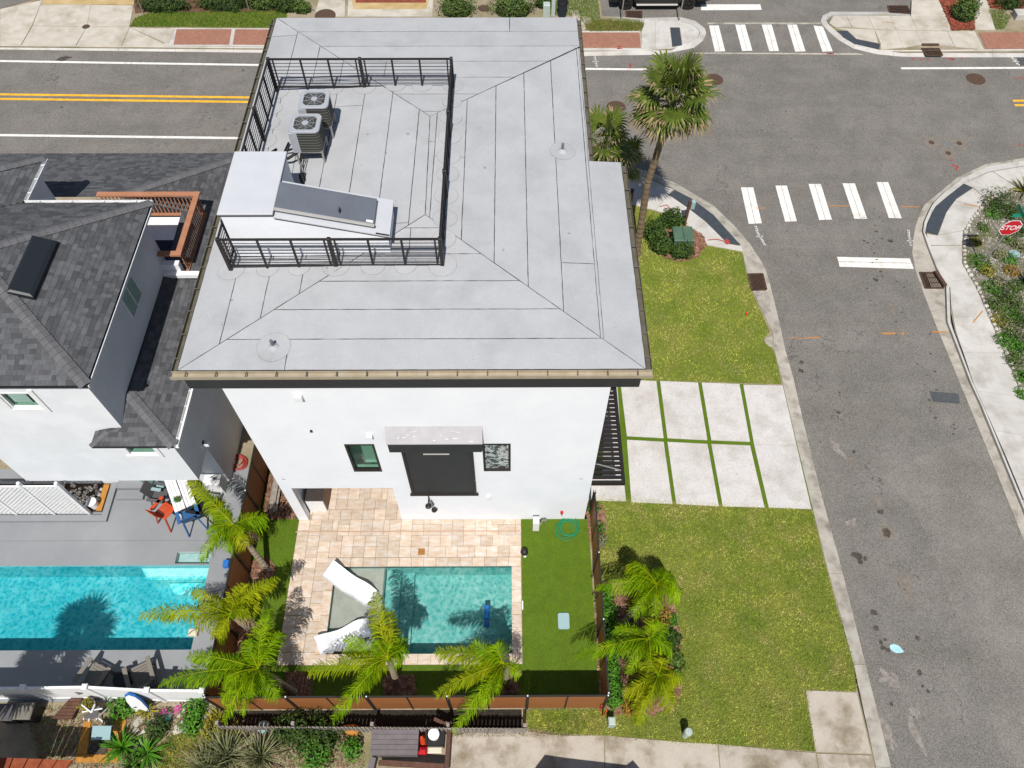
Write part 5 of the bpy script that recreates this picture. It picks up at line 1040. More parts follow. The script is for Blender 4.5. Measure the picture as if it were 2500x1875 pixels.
# lattice screen, planter and the rest of the patio under the overhang
lat = thing('lattice_screen', (-17,11.34,0), 'white diagonal lattice screen at the edge of the left neighbour\'s planter', 'lattice')
lx = [W(x,1256).x for x in (-60,45,137,222)]
for i, x in enumerate(lx):
    obj('post', MB().box(x-.05,x+.05,11.3,11.4,0,2.6), white_p, lat)
    if i:
        m = MB(); a_, b_ = lx[i-1]+.05, x-.05; L = b_-a_; H_ = 2.2; z0 = .1; s = -H_
        while s < L:
            for sg in (1,-1):
                pts = []
                for t in (0, H_):
                    pts.append((s+t if sg == 1 else L-(s+t), t))
                (ua,va),(ub,vb) = pts; 
                def cl(pu, pv, qu, qv):
                    t0, t1 = 0., 1.; du = qu-pu
                    for lim, sgn in ((0,-1),(L,1)):
                        if abs(du) < 1e-9: continue
                        t = (lim-pu)/du
                        if (du > 0) == (sgn > 0): t1 = min(t1,t)
                        else: t0 = max(t0,t)
                    return (t0,t1)
                t0, t1 = cl(ua,va,ub,vb)
                if t1-t0 > .02: m.beam((a_+ua+(ub-ua)*t0,11.34+.008*sg,z0+va+(vb-va)*t0),(a_+ua+(ub-ua)*t1,11.34+.008*sg,z0+va+(vb-va)*t1), .012, .046)
            s += .16
        obj('lattice', m, white_p, lat); obj('rail', MB().box(a_,b_,11.32,11.37,2.3,2.38), white_p, lat)
obj('rear_wall', MB().box(-24,-16.65,14.2,14.4,0,5.2), stucco2, nb); obj('porch_or_shade_roof', MB().box(-24,-17.3,12.9,14.2,3.0,3.1), white_p, nb)
plz = tag(bpy.data.objects.new('planter', None), 'grey kerbed planter full of stones behind the lattice screen', 'planter'); COL.objects.link(plz)
pk = [(-26,11.04),(-14.56,11.04),(-14.56,12.55),(-14.78,12.55),(-14.78,11.28),(-26,11.28)]; obj('kerb', MB().prism(pk, .0, .12), deck_g, plz); obj('soil', MB().flat(rect(-26,-14.8,11.42,12.55), .05), M('dark_soil', lin('#5a4636',.5), lin('#3f3228',.5), 8, fine=.3), plz)
o = obj('board', MB().box(-15.05,-14.85,11.45,12.5,.06,.1), terra, plz)
def rock(mb, c, r, sq=.6):
    n = 7; ph = U(0,9); v = []; f = []
    for j in range(4):
        t = math.pi*(j+.5)/4.5
        for i in range(n):
            a_ = 2*math.pi*i/n; k = r*(1+.35*mnoise.noise(Vector((math.cos(a_)*2+ph,math.sin(a_)*2,j+ph)))); v.append((c[0]+k*math.sin(t)*math.cos(a_), c[1]+k*math.sin(t)*math.sin(a_), c[2]+k*sq*math.cos(t)))
    f = [(j*n+i,(j+1)*n+i,(j+1)*n+(i+1)%n,j*n+(i+1)%n) for j in range(3) for i in range(n)]+[tuple(range(n)), tuple(range(4*n-1,3*n-1,-1))]
    mb.add(v, f)
for i in range(70): m = MB(); rock(m, (U(-16.6,-15.1),U(11.5,12.5),.09), U(.04,.09)); obj('stone', m, P['stone'], plz)
def bucket(px, z, r, h, label, mat, cat='bucket', lid=True):
    p = W(*px, z); m = MB(); m.lathe([(r*.85,0),(r,h*.93),(r*1.06,h*.93),(r*1.06,h)] + ([(r*.9,h+.005)] if lid else [(r*.95,h),(r*.9,h*.3)]), (p.x,p.y,z), 24); return tag(obj('bucket', m, mat), label, cat)
bucket((233,1235), .05, .17, .36, 'white lidded bucket standing in the stone planter', gloss_w)
# ------------------------------------------------------------------ vegetation
WIND = Vector((-.35,-.2,0))
def frond(par, base, tip, arch, n=46, ll=.46, mats=None, droop=1.15, name='frond', w=.024):
    base, tip = Vector(base), Vector(tip); mid = (base+tip)/2 + Vector((0,0,arch)); mid = base.lerp(mid, .95)
    f = lambda t: base*(1-t)**2 + mid*2*t*(1-t) + tip*t*t
    df = lambda t: ((mid-base)*(1-t)*2 + (tip-mid)*2*t).normalized()
    m = MB(); m.tube([f(i/10) for i in range(11)], [.02*(1-i/10)+.004 for i in range(11)], 5, 1, cap=False)
    tw = U(-.4,.4)
    for i in range(n):
        t = .10+.89*i/(n-1)
        for sg in (-1,1):
            tt = min(1, max(.05, t+U(-.012,.012))); p = f(tt); d = df(tt); s = d.cross(Vector((0,0,1)))
            if s.length < .1: s = Vector((1,0,0))
            s.normalize(); u = s.cross(d)
            if R_() < .06: continue
            L = ll*(.35+.65*math.sin(math.pi*min(1,(.12+.86*t)))**.6)*U(.65,1.2)*(1 if t < .85 else .8)
            dr = s*sg*U(.6,1.0) + d*U(.35,1.0) + u*(U(-.1,.35)+tw*sg*.3) + WIND*U(.1,.6); dr.normalize()
            d2 = (dr + Vector((U(-.2,.2),U(-.2,.2),-droop*U(.6,1.5))) + WIND*.5).normalized()
            d3 = (d2 + Vector((U(-.2,.2),U(-.2,.2),-droop*U(.8,1.8))) + WIND*.5).normalized()
            a_ = p; b_ = p+dr*L*.35; c_ = b_+d2*L*.35; e_ = c_+d3*L*.3
            wv = (d*.8+u*.3).normalized()*w*.5
            m.add([a_-wv*.5,a_+wv*.5,b_-wv,b_+wv,c_-wv*.8,c_+wv*.8,e_], [(0,1,3,2),(2,3,5,4),(4,5,6)], 0)
    return obj(name, m, mats, par)
def trunk(par, pts, r0, r1, mat, rings=22, n=10, bulge=.08):
    pts = [Vector(p) for p in pts]; k = rings*2; P3 = []; rs = []
    for i in range(k+1):
        t = i/k; s = t*(len(pts)-1); j = min(int(s), len(pts)-2); P3.append(pts[j].lerp(pts[j+1], s-j)); rs.append((r0+(r1-r0)*t)*(1+(bulge if i%2 else -bulge))*U(.96,1.04))
    rs[0] *= 1.35; rs[1] *= 1.2
    m = MB().tube(P3, rs, n); return obj('trunk', m, mat, par)
def feather_palm(label, base, crown, h, tips, group='feather palms of the two yards', mat='feather', extra=4, ll=.56, dz=0, r=.11, rl=1.5):
    b = W(*base); c = W(*crown, h); t = thing('feather_palm', b, label, 'palm', group)
    trunk(t, [b-Vector((0,0,.05)), b.lerp(c,.5)+Vector((0,0,.05)), c-Vector((0,0,.15))], r, r*.72, bark_g, 16)
    m = MB().tube([c-Vector((0,0,.25)), c-Vector((0,0,.0)), c+Vector((0,0,.18))], [r*.72,r*.75,.04], 8); obj('crown_shaft', m, leafs['feather'], t)
    for i, (x, y, zt) in enumerate(tips):
        T = W(x, y, h+zt)+Vector((U(-.1,.1),U(-.1,.1),0)); L = (T-c).length
        frond(t, c+Vector((0,0,.08)), T, L*U(.34,.5), n=int(38+L*24), ll=ll*U(.9,1.25), mats=[leafs['feather_y' if (i*7+int(x))%3 == 0 else mat], leafs['feather_y']])
    for i, (x, y, zt) in enumerate(tips):
        T = c.lerp(W(x+U(-28,28), y+U(-28,28), h+zt-U(.0,.35)), U(.6,.9)); L = (T-c).length
        frond(t, c+Vector((0,0,.02)), T, L*U(.3,.5), n=int(32+L*22), ll=ll*U(.8,1.1), mats=[leafs['feather_y' if i%3 == 1 else mat], leafs['feather_y']])
    for i in range(extra+3):
        a_ = U(0,6.283); L = rl*U(.45,.85); T = c+Vector((math.cos(a_)*L*.7, math.sin(a_)*L*.7, U(.0,.6))) + WIND*.6
        frond(t, c+Vector((0,0,.08)), T, L*.5, n=30, ll=ll*.8, mats=[leafs[mat], leafs['feather_y']])
    for i in range(3):
        a_ = U(0,6.283); T = c+Vector((math.cos(a_)*.55, math.sin(a_)*.55, -U(.7,1.1))); frond(t, c-Vector((0,0,.1)), T, .25, n=22, ll=ll*.7, mats=[leafs['fan_tip'], leafs['fan_tip']], droop=1.3)
    return t
feather_palm('feather palm leaning left over the white patio table', (654,1392), (572,1285), 2.35, [(468,1172,.1),(492,1366,-.35),(645,1255,-.1),(600,1330,-.3),(520,1230,.2),(560,1340,-.4)], extra=2)
feather_palm('feather palm reaching over the turquoise pool at the brown fence', (622,1545), (566,1503), 2.2, [(342,1502,-.15),(686,1408,.2),(524,1572,-.5),(480,1440,.1),(640,1470,0),(600,1420,.2)], mat='feather_y', extra=2)
feather_palm('bushy feather palm in the southwest corner of the pool yard', (718,1690), (633,1634), 2.3, [(398,1662,-.2),(655,1495,.25),(555,1756,-.6),(460,1600,.1),(690,1540,.2),(540,1700,-.3),(680,1700,-.4),(600,1560,.3)], extra=3)
feather_palm('feather palm between the loungers and the south fence', (970,1668), (948,1608), 2.25, [(912,1446,.25),(752,1646,-.3),(812,1752,-.5),(838,1562,.1),(950,1500,.3),(880,1690,-.2),(985,1560,.2)], extra=3)
feather_palm('feather palm at the south end of the teal pool, fronds blown left', (1240,1668), (1228,1622), 2.2, [(1062,1594,.0),(1055,1690,-.4),(1112,1790,-.8),(1150,1575,.3),(1180,1720,-.4),(1215,1570,.4)], extra=1)
feather_palm('northernmost feather palm of the mulch bed outside the fence', (1520,1520), (1600,1428), 1.9, [(1462,1440,-.1),(1600,1520,-.4),(1540,1378,.3),(1655,1450,.2),(1540,1500,-.3),(1640,1400,.2)], extra=3)
feather_palm('middle feather palm of the mulch bed outside the fence', (1560,1620), (1582,1562), 1.8, [(1408,1606,-.3),(1540,1650,-.5),(1500,1540,.1),(1640,1590,-.1),(1620,1530,.2)], extra=3)
feather_palm('southernmost feather palm of the mulch bed outside the fence', (1590,1700), (1605,1650), 1.7, [(1552,1772,-.6),(1640,1738,-.4),(1520,1690,-.2),(1650,1660,.0),(1600,1600,.2),(1560,1730,-.4)], mat='feather_y', extra=2)

def fan_leaf(par, c, dirv, pet, R, nseg=26, dry=.2, name='frond'):
    d = dirv.normalized(); hub = c+d*pet+Vector((0,0,-.12*pet*(1-d.z))); m = MB(); m.tube([c, c.lerp(hub,.5)+Vector((0,0,.06)), hub], [.02,.015,.012], 5, 0)
    s = d.cross(Vector((0,0,1))); s = Vector((1,0,0)) if s.length < .1 else s.normalized(); u = s.cross(d)
    for i in range(nseg):
        a_ = math.radians(-125+250*i/(nseg-1)+U(-3,3)); ax = (d*math.cos(a_)+s*math.sin(a_)); ax = (ax+u*.12*abs(math.sin(a_))).normalized(); L = R*(.72+.28*math.cos(a_*.7))*U(.9,1.08)
        nx = (s*math.cos(a_)-d*math.sin(a_)); w = L*math.radians(250/nseg)*.5*.62
        p1 = hub+ax*L*.5; p2 = p1+(ax+Vector((0,0,-.22-.25*R_()))).normalized()*L*.28; p3 = p2+(ax+Vector((0,0,-.7-.6*R_()))).normalized()*L*.26
        m.add([hub-nx*.006,hub+nx*.006,p1-nx*w*.95,p1+nx*w*.95,p2-nx*w*.62,p2+nx*w*.62,p3], [(0,1,3,2),(2,3,5,4)], 0)
        o_ = len(m.v); m.f.append([o_-3,o_-2,o_-1]); m.m.append(1 if R_() < dry*2 else 0)
        if R_() < dry: m.m[-2] = 1
    return obj(name, m, [leafs['fan'], leafs['fan_tip']], par)
def fan_palm(label, base, top, n, R, r=(.17,.13), lo=-60, curve=None):
    b, c = Vector(base), Vector(top); t = thing('fan_palm', b, label, 'palm', 'fan palms beside the house')
    pts = [b-Vector((0,0,.05)), b.lerp(c,.5)+(curve or Vector((0,0,0))), c-Vector((0,0,.25))]
    trunk(t, pts, r[0], r[1], bark, 30, 10, .05)
    m = MB()
    for i in range(26):
        a_ = U(0,6.283); z = U(-.55,.05); p = c+Vector((math.cos(a_)*r[1]*.7,math.sin(a_)*r[1]*.7,z)); m.beam(p, p+Vector((math.cos(a_)*.22,math.sin(a_)*.22,U(.05,.25))), .05,.02)
    obj('leaf_bases', m, bark, t)
    for i in range(n):
        k = i/n; el = math.radians(82+(lo-82)*k**.8+U(-14,14)); a_ = i*2.39996+U(-.3,.3)
        d = Vector((math.cos(a_)*math.cos(el), math.sin(a_)*math.cos(el), math.sin(el)))
        fan_leaf(t, c+Vector((0,0,-.3*k)), d, U(.45,1.0)*(R/.95), R*U(.85,1.1), dry=.10+.55*k**1.5)
    return t
tb = W(1554,619); fan_palm('tall fan palm with bare trunk rising beside the corner pavement', (tb.x,tb.y,0), (6.05,24.0,8.35), 36, .98, (.17,.115), -48, Vector((-.25,0,0)))
fan_palm('low fan palm half hidden behind the roof edge', (4.05,26.4,0), (4.05,26.4,4.4), 18, .85, (.17,.14), -50)
fan_palm('smallest fan palm beside the roof corner', (5.2,27.2,0), (5.2,27.15,2.9), 14, .65, (.13,.1), -50)

fan_palm('fan palm just outside the lower left corner, shading the turquoise pool', (-17.0,2.4,0), (-15.25,2.95,6.2), 22, .85, (.18,.14), -40)
def leaf_cloud(m, c, rx, ry, rz, n, s, mi=0, shell=.55):
    for i in range(n):
        while True:
            d = Vector((U(-1,1),U(-1,1),U(-.6,1)))
            if .05 < d.length < 1: break
        d = d.normalized()*(shell+(1-shell)*R_()**.5); k = 1+.6*mnoise.noise(Vector((d.x*2.6+c[0]*3,d.y*2.6+c[1]*3,d.z*2.6)))
        p = Vector(c)+Vector((d.x*rx*k,d.y*ry*k,d.z*rz*k)); nn = (d+Vector((U(-.9,.9),U(-.9,.9),U(-.2,1.1)))).normalized(); a_ = nn.orthogonal().normalized(); b_ = nn.cross(a_); t = U(0,6.283); e1 = a_*math.cos(t)+b_*math.sin(t); e2 = nn.cross(e1); l = s*U(.6,1.3)
        m.add([p-e1*l*.5,p+e2*l*.26+nn*l*.06,p+e1*l*.5,p-e2*l*.26+nn*l*.06], [(0,1,2,3)], mi)
def blob_core(m, c, rx, ry, rz, mi):
    n = 10; v = []; rows = 5
    for j in range(rows+1):
        t = math.pi*.5*j/rows
        for i in range(n): a_ = 2*math.pi*i/n; v.append((c[0]+rx*math.cos(t)*math.cos(a_), c[1]+ry*math.cos(t)*math.sin(a_), c[2]+rz*math.sin(t)))
    m.add(v, [(j*n+i,j*n+(i+1)%n,(j+1)*n+(i+1)%n,(j+1)*n+i) for j in range(rows) for i in range(n)], mi)
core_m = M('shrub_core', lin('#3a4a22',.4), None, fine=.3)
def shrub(label, px, rx, ry, rz, n=700, s=.09, mat='dark', z=0, cat='shrub', group=None, core=.6, name='shrub'):
    p = W(px[0], px[1], z+rz*.4); p.z = z; t = thing(name, p, label, cat, group); m = MB(); leaf_cloud(m, (p.x,p.y,z+rz*.45), rx, ry, rz*.62, n, s); obj('foliage', m, leafs[mat], t)
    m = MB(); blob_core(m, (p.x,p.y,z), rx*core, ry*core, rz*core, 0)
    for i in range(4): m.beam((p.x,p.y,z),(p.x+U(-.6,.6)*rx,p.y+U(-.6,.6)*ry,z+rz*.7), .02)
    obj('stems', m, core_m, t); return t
def rosette(label, px, n, L, mat, z=0, w=.05, up=(20,80), droop=.4, cat='plant', name='rosette_plant', group=None, zc=0):
    p = W(px[0], px[1], z); m = MB(); t = thing(name, p, label, cat, group)
    for i in range(n):
        a_ = i*2.4+U(-.3,.3); el = math.radians(U(*up)); d = Vector((math.cos(a_)*math.cos(el),math.sin(a_)*math.cos(el),math.sin(el))); s = Vector((-math.sin(a_),math.cos(a_),0)); l = L*U(.7,1.1)
        c0 = p+Vector((0,0,zc)); q1 = c0+d*l*.45; q2 = q1+(d+Vector((0,0,-droop*.6))).normalized()*l*.33; q3 = q2+(d+Vector((0,0,-droop*1.6))).normalized()*l*.25
        m.add([c0-s*w*.3,c0+s*w*.3,q1-s*w*.5,q1+s*w*.5,q2-s*w*.35,q2+s*w*.35,q3], [(0,1,3,2),(2,3,5,4),(4,5,6)])
    obj('leaves', m, leafs[mat], t); obj('stem', MB().tube([p, p+Vector((0,0,max(.05,zc)))], .03, 6), bark, t); return t
# hedges and bushes across the street
for lb, px, rx, ry, rz, mt_ in (('rounded clipped hedge across the street, left of the manhole ring', (1114,14), 1.1,.75,1.0,'hedge'), ('long clipped hedge across the street left of the green cabinet', (1252,14), 1.3,.8,1.0,'hedge'), ('dark low bush at the top of the left grass strip', (395,8),1.6,.6,.8,'dark'), ('second low bush from the left above the grass strip', (545,5),1.6,.6,.8,'dark'), ('third low bush above the grass strip, near the road sign post', (640,6),.9,.5,.7,'hedge'), ('fourth low bush above the grass strip next to the house corner', (700,8),1.0,.6,.8,'dark'), ('small bush beside the pale driveway above the roof', (738,18),.5,.4,.6,'hedge'), ('bush behind the green cabinet at the top edge', (1330,4),.6,.4,.7,'dark')):
    shrub(lb, px, rx, ry, rz, int(1500*rx), .12, mt_, core=.8, group='low bushes across the street')
shrub('round dark green bush standing in the red mulch', (2358,22), .75,.7,1.3, 1800, .12, 'hedge', core=.85)
shrub('dark bush at the very top right edge', (2470,2), .9,.6,.9, 900, .12, 'dark')
# shrubs round the transformer
for lb, px, rx, ry, rz in (('dark needle-leaved shrub left of the green utility box', (1600,566), .55,.65,.9), ('dark needle-leaved shrub behind the green utility box', (1640,535), .55,.4,.9), ('dark needle-leaved shrub in front of the green utility box', (1665,612), .5,.4,.75), ('dark needle-leaved shrub at the lower left of the mulch ring', (1620,600), .55,.45,.75)):
    shrub(lb, px, rx, ry, rz, 1100, .13, 'dark', group='shrubs around the green utility box', core=.7)
# hedge along the fence, ground plants of the bed
for i, (x, y) in enumerate(((1475,1455),(1482,1490),(1485,1525),(1488,1560),(1490,1600),(1492,1640),(1495,1675),(1498,1702))):
    shrub('%s bright green shrub from the north in the row outside the fence' % ('first second third fourth fifth sixth seventh eighth'.split()[i]), (x,y), .34,.36,.6, 620, .085, 'bright', group='shrub row along the fence')
for lb, px, mt_, s_ in (('small green shrub in the corner bed beside the driveway walk', (1447,1240),'bright',.28), ('second small shrub down the corner bed', (1460,1290),'bright',.28), ('yellow flowering shrub in the mulch bed near the lawn edge', (1622,1640),'orange',.3), ('yellow-orange shrub under the north palm of the bed', (1622,1505),'orange',.3), ('small green shrub at the lawn edge of the bed', (1640,1515),'bright',.22), ('lone green shrub at the southern lawn edge of the bed', (1648,1650),'bright',.25), ('dark strappy shrub in the middle of the mulch bed', (1618,1575),'dark',.34), ('reddish leaved low shrub at the top corner bed', (1468,1320),'grey',.22)):
    shrub(lb, px, s_, s_, s_*1.3, 260, .08, mt_)
for lb, px, mt_, s_ in (('grey-green grassy clump under the middle palm of the bed', (1545,1590),'grey',.4), ('olive clump between the two southern palms', (1570,1675),'yellow',.38), ('olive clump under the north palm', (1560,1470),'yellow',.4), ('dark clump beside the lawn edge, middle of the bed', (1640,1560),'dark',.3), ('reddish low clump at the south end of the bed', (1540,1725),'orange',.28), ('mid green clump at the east lawn edge of the bed', (1650,1610),'hedge',.28)):
    shrub(lb, px, s_, s_, s_*.9, 420, .13, mt_, core=.3)
# planting bed at the right edge
bedR = G([(2352,563),(2394,506),(2440,478),(2500,452),(2620,440),(2620,1200),(2570,1130),(2512,1007),(2488,950),(2428,806),(2382,700),(2350,643)], .012)
pb = struct('planting_bed', MB().prism(bedR, -.1, .015), M('gravel_bed', lin('#a8a195',.55), lin('#7d775f',.55), 3.5, .95, fine=.35, fscale=18, c3=lin('#6d7a3c',.5), scale3=.9))
es = resample(G([(2476,462),(2440,474),(2404,490),(2394,506),(2372,532),(2354,562),(2350,600),(2351,645),(2384,702),(2430,808),(2490,952),(2540,1070)], .02), 62)
for i, (x, y) in enumerate(es): m = MB(); rock(m, (x+.06,y,.05), U(.07,.11), .7); obj('edging_stone', m, P['stone'], pb)
chips('gravel', bedR, 2200, P['stone'], .02, '', (.02,.06), pb)
for (x, y, s_, mt_, lb) in ((2440,492,.9,'dark','big dark bush at the north end of the gravel bed'),(2475,520,.6,'dark','dark bush just behind the street name blade'),(2400,555,.3,'hedge','small green shrub at the bend of the edging stones'),(2395,640,.5,'bright','bright green shrub at the foot of the stop sign'),(2410,660,.4,'yellow','yellowish shrub just below the foot of the stop sign'),(2440,690,.4,'grey','grey green shrub between the stop sign and the blue lid'),(2470,660,.35,'orange','orange tinged shrub beside the pale blue lid'),(2430,740,.45,'hedge','mid green shrub along the edging stones level with the drain'),(2480,740,.5,'hedge','mid green shrub at the right edge below the blue lid'),(2460,790,.4,'grey','grey green shrub in the middle of the long gravel bed'),(2455,830,.45,'bright','bright green shrub by the lower edging stones'),(2495,850,.5,'bright','bright green shrub at the right edge, lower half of the bed'),(2490,600,.4,'grey','grey green shrub right of the stop sign'),(2480,700,.4,'hedge','mid green shrub beside the spiky edge plant'),(2497,920,.35,'bright','southernmost bright green shrub of the gravel bed'),(2440,620,.35,'grey','grey green shrub right behind the stop sign post'),(2498,780,.5,'dark','dark shrub at the right edge in the middle of the bed')):
    shrub(lb, (x,y), s_, s_, s_*.7, int(900*s_), .09, mt_, group='ground shrubs of the right gravel bed', core=.4)
for (x, y, s_, mt_, lb) in ((2425,520,.45,'bright','bright green ground cover along the upper edging stones'),(2385,590,.3,'yellow','yellow tuft beside the stop sign shadow'),(2460,580,.45,'hedge','mid green ground cover behind the red sign'),(2465,630,.4,'bright','bright green tuft left of the pale blue lid'),(2420,700,.4,'bright','bright green mat along the stones below the stop sign'),(2450,720,.45,'dark','dark mat in the middle of the gravel bed'),(2470,770,.45,'bright','bright green mat right of the grey shrub'),(2440,780,.35,'yellow','yellow tuft by the stones in the lower bed'),(2478,820,.45,'dark','dark mat in the lower gravel bed'),(2475,880,.4,'hedge','mid green mat near the lowest edging stones'),(2498,560,.5,'dark','dark clump at the frame edge above the sign'),(2495,960,.3,'bright','small bright tuft at the bottom of the gravel bed')):
    shrub(lb, (x,y), s_, s_*1.1, s_*.5, int(1100*s_), .08, mt_, group='ground shrubs of the right gravel bed', core=.35)
rosette('green fan-leaved plant at the right edge above the stop sign', (2500,470), 40, .9, 'yellow', up=(20,85), w=.07)
rosette('small spiky plant at the right edge of the gravel bed', (2498,690), 30, .6, 'dark', up=(20,80))
# ------------------------------------------------------------------ street furniture and utilities
def text_mesh(txt, size, mat, par, mtx, name='lettering'):
    cu = bpy.data.curves.new('t', 'FONT'); cu.body = txt; cu.size = size; cu.align_x = 'CENTER'; cu.align_y = 'CENTER'; cu.extrude = .002; cu.offset = .012*size
    o = bpy.data.objects.new('t', cu); COL.objects.link(o); bpy.context.view_layer.update()
    me = bpy.data.meshes.new_from_object(o.evaluated_get(bpy.context.evaluated_depsgraph_get())); bpy.data.objects.remove(o); bpy.data.curves.remove(cu)
    me.materials.clear(); me.materials.append(mat); me.transform(mtx); return put(name, me, par)
sb = W(2393,652); st_z = WY(2467,555,sb.y).z; sxx = WY(2467,555,sb.y).x
stop = thing('stop_sign', (sb.x,sb.y,0), 'red octagonal STOP sign on a steel post in the right gravel bed', 'sign')
obj('post', MB().beam((sb.x,sb.y+.03,0),(sxx,sb.y+.03,st_z+.62),.06,.05), steel, stop); rr = .46
oc = [(rr*math.cos(math.radians(22.5+45*i)), rr*math.sin(math.radians(22.5+45*i))) for i in range(8)]
def plate(k, y0, y1): return MB().add([(sxx+x*k,y0,st_z+z*k) for x,z in oc]+[(sxx+x*k,y1,st_z+z*k) for x,z in oc], [tuple(range(8)),tuple(range(15,7,-1))]+[(i,8+i,8+(i+1)%8,(i+1)%8) for i in range(8)])
fc = obj('sign_face', plate(1,sb.y-.03,sb.y-.025), white_p, stop); obj('red_field', plate(.93,sb.y-.036,sb.y-.031), stop_red, stop)
text_mesh('STOP', .36, white_p, stop, Matrix.Translation((sxx,sb.y-.04,st_z)) @ Matrix.Rotation(math.pi/2,4,'X') @ Matrix.Scale(.93,4,(1,0,0)))
obj('street_name_blade', MB().beam((sxx-.28,sb.y+.03,st_z+.66),(sxx+.45,sb.y+.03,st_z+.66),.012,.2), sign_green, stop); obj('street_name_blade', MB().beam((sxx,sb.y-.3,st_z+.86),(sxx,sb.y+.4,st_z+.86),.012,.18), sign_green, stop)
def pole(px, tilt, h, label, r=.035, mat=steel, name='sign_post', cat='post', base=True):
    p = W(*px); t = thing(name, p, label, cat); obj('shaft', MB().tube([p, p+Vector((tilt*.1,0,h))], r, 8), mat, t)
    if base: obj('base_collar', MB().lathe([(r*3.4,0),(r*3.2,.03),(r*1.2,.05)], (p.x,p.y,.012), 14), conc_b, t)
    return t
pole((1657.5,53),0,3.4,'slim grey post on the corner pavement in front of the pickup'); pole((1516.5,48),0,3.2,'slim grey post in the grass by the pickup front wheel', base=False); pole((350,32),0,3,'slim post at the grass corner beside the left driveway', .04, wood_g, base=False); pole((608,24),0,3,'slim white post in front of the bushes, top left', .03, base=False)
p = W(1670,550); p2 = WY(1690,490,p.y); t = thing('wooden_post', p, 'short dark wooden post with a grey box behind the green utility box', 'post'); obj('shaft', MB().beam(p,(p.x,p.y,p2.z),.12,.12), wood_b, t); obj('box', MB().bev(p.x+.07,p.x+.25,p.y-.08,p.y+.1,p2.z-.45,p2.z-.02,.02), P['palebl'], t)
p = W(1537,505); tag(obj('wooden_post', MB().bev(p.x-.07,p.x+.07,p.y-.07,p.y+.07,0,1.1,.02), wood_b), 'short wooden post beside the roof edge at the corner pavement', 'post')
# transformer
p = W(1668,600); t = thing('utility_box', p, 'dark green utility transformer box among the shrubs', 'utility box'); c = W(1668,570,.85)
m = MB().bev(c.x-.42,c.x+.42,c.y-.42,c.y+.38,0,.78,.01); obj('cabinet', m, green_box, t); m = MB().bev(c.x-.45,c.x-.004,c.y-.46,c.y+.41,.782,.9,.03); obj('lid', m, green_box, t); m = MB().bev(c.x+.004,c.x+.45,c.y-.46,c.y+.41,.782,.9,.03); obj('lid', m, green_box, t)
p = W(1490,1768); m = MB().bev(p.x-.11,p.x+.11,p.y-.11,p.y+.13,0,.55,.03); t = tag(obj('utility_pedestal', m, pale_green), 'small square pale green utility pedestal at the foot of the fence', 'utility box')
p = W(1672,1794); m = MB().lathe([(.11,0),(.11,.42),(.125,.43),(.125,.62),(.10,.66),(.0,.67)], (p.x,p.y,0), 24); tag(obj('utility_pedestal', m, pale_green), 'round pale grey-green utility pedestal standing in the south lawn', 'utility box')
for i, (x, y) in enumerate(((1466,1735),(1470,1748))):
    p = W(x,y); m = MB().beam(p, p+Vector((-.03+.1*i,.02,.75)), .035,.035); m.add([p+Vector((0,0,.75)),p+Vector((.02,-.16,.6)),p+Vector((.05,-.14,.45)),p+Vector((.03,0,.6))], [(0,1,2,3)]); tag(obj('marker_stake', m, P['orange']), 'orange utility marker stake at the fence corner, %s one' % ('upper' if i == 0 else 'lower'), 'stake')
p = W(1822,768); tag(obj('marker_flag', MB().box(p.x-.04,p.x+.04,p.y-.05,p.y+.05,.02,.12), P['orange']), 'tiny orange marker in the north lawn near the kerb', 'marker')
p = W(1337,38); t = thing('utility_cabinet', p, 'pale green utility cabinet pair across the street', 'utility box'); obj('cabinet', MB().bev(p.x-.28,p.x+.12,p.y-.2,p.y+.2,0,.75,.03), pale_green, t); obj('pedestal', MB().bev(p.x+.2,p.x+.42,p.y-.1,p.y+.1,0,1.1,.03), pale_green, t)
p = W(1372,38); t = thing('waste_bin', p, 'dark blue waste bin standing on the verge across the street', 'bin'); obj('body', MB().lathe([(.24,0),(.3,.8),(.33,.82),(.33,.86)], (p.x,p.y,0), 18), solid('bin_blue','#2c3440'), t); obj('lid', MB().lathe([(.33,.862),(.3,.92),(0,.95)], (p.x,p.y,0), 18), P['black'], t)
tag(obj('concrete_block', MB().bev(*[v for v in (W(2471,40).x,W(2530,40).x,W(2471,50).y,W(2471,35).y)],0,.35,.02), conc_b), 'white concrete block at the top right edge', 'block')
p = W(2475,622); tag(obj('meter_lid', MB().lathe([(.25,0),(.24,.06),(.1,.07),(0,.07)], (p.x,p.y,.02), 20), P['palebl']), 'pale blue round meter lid in the right gravel bed', 'lid')

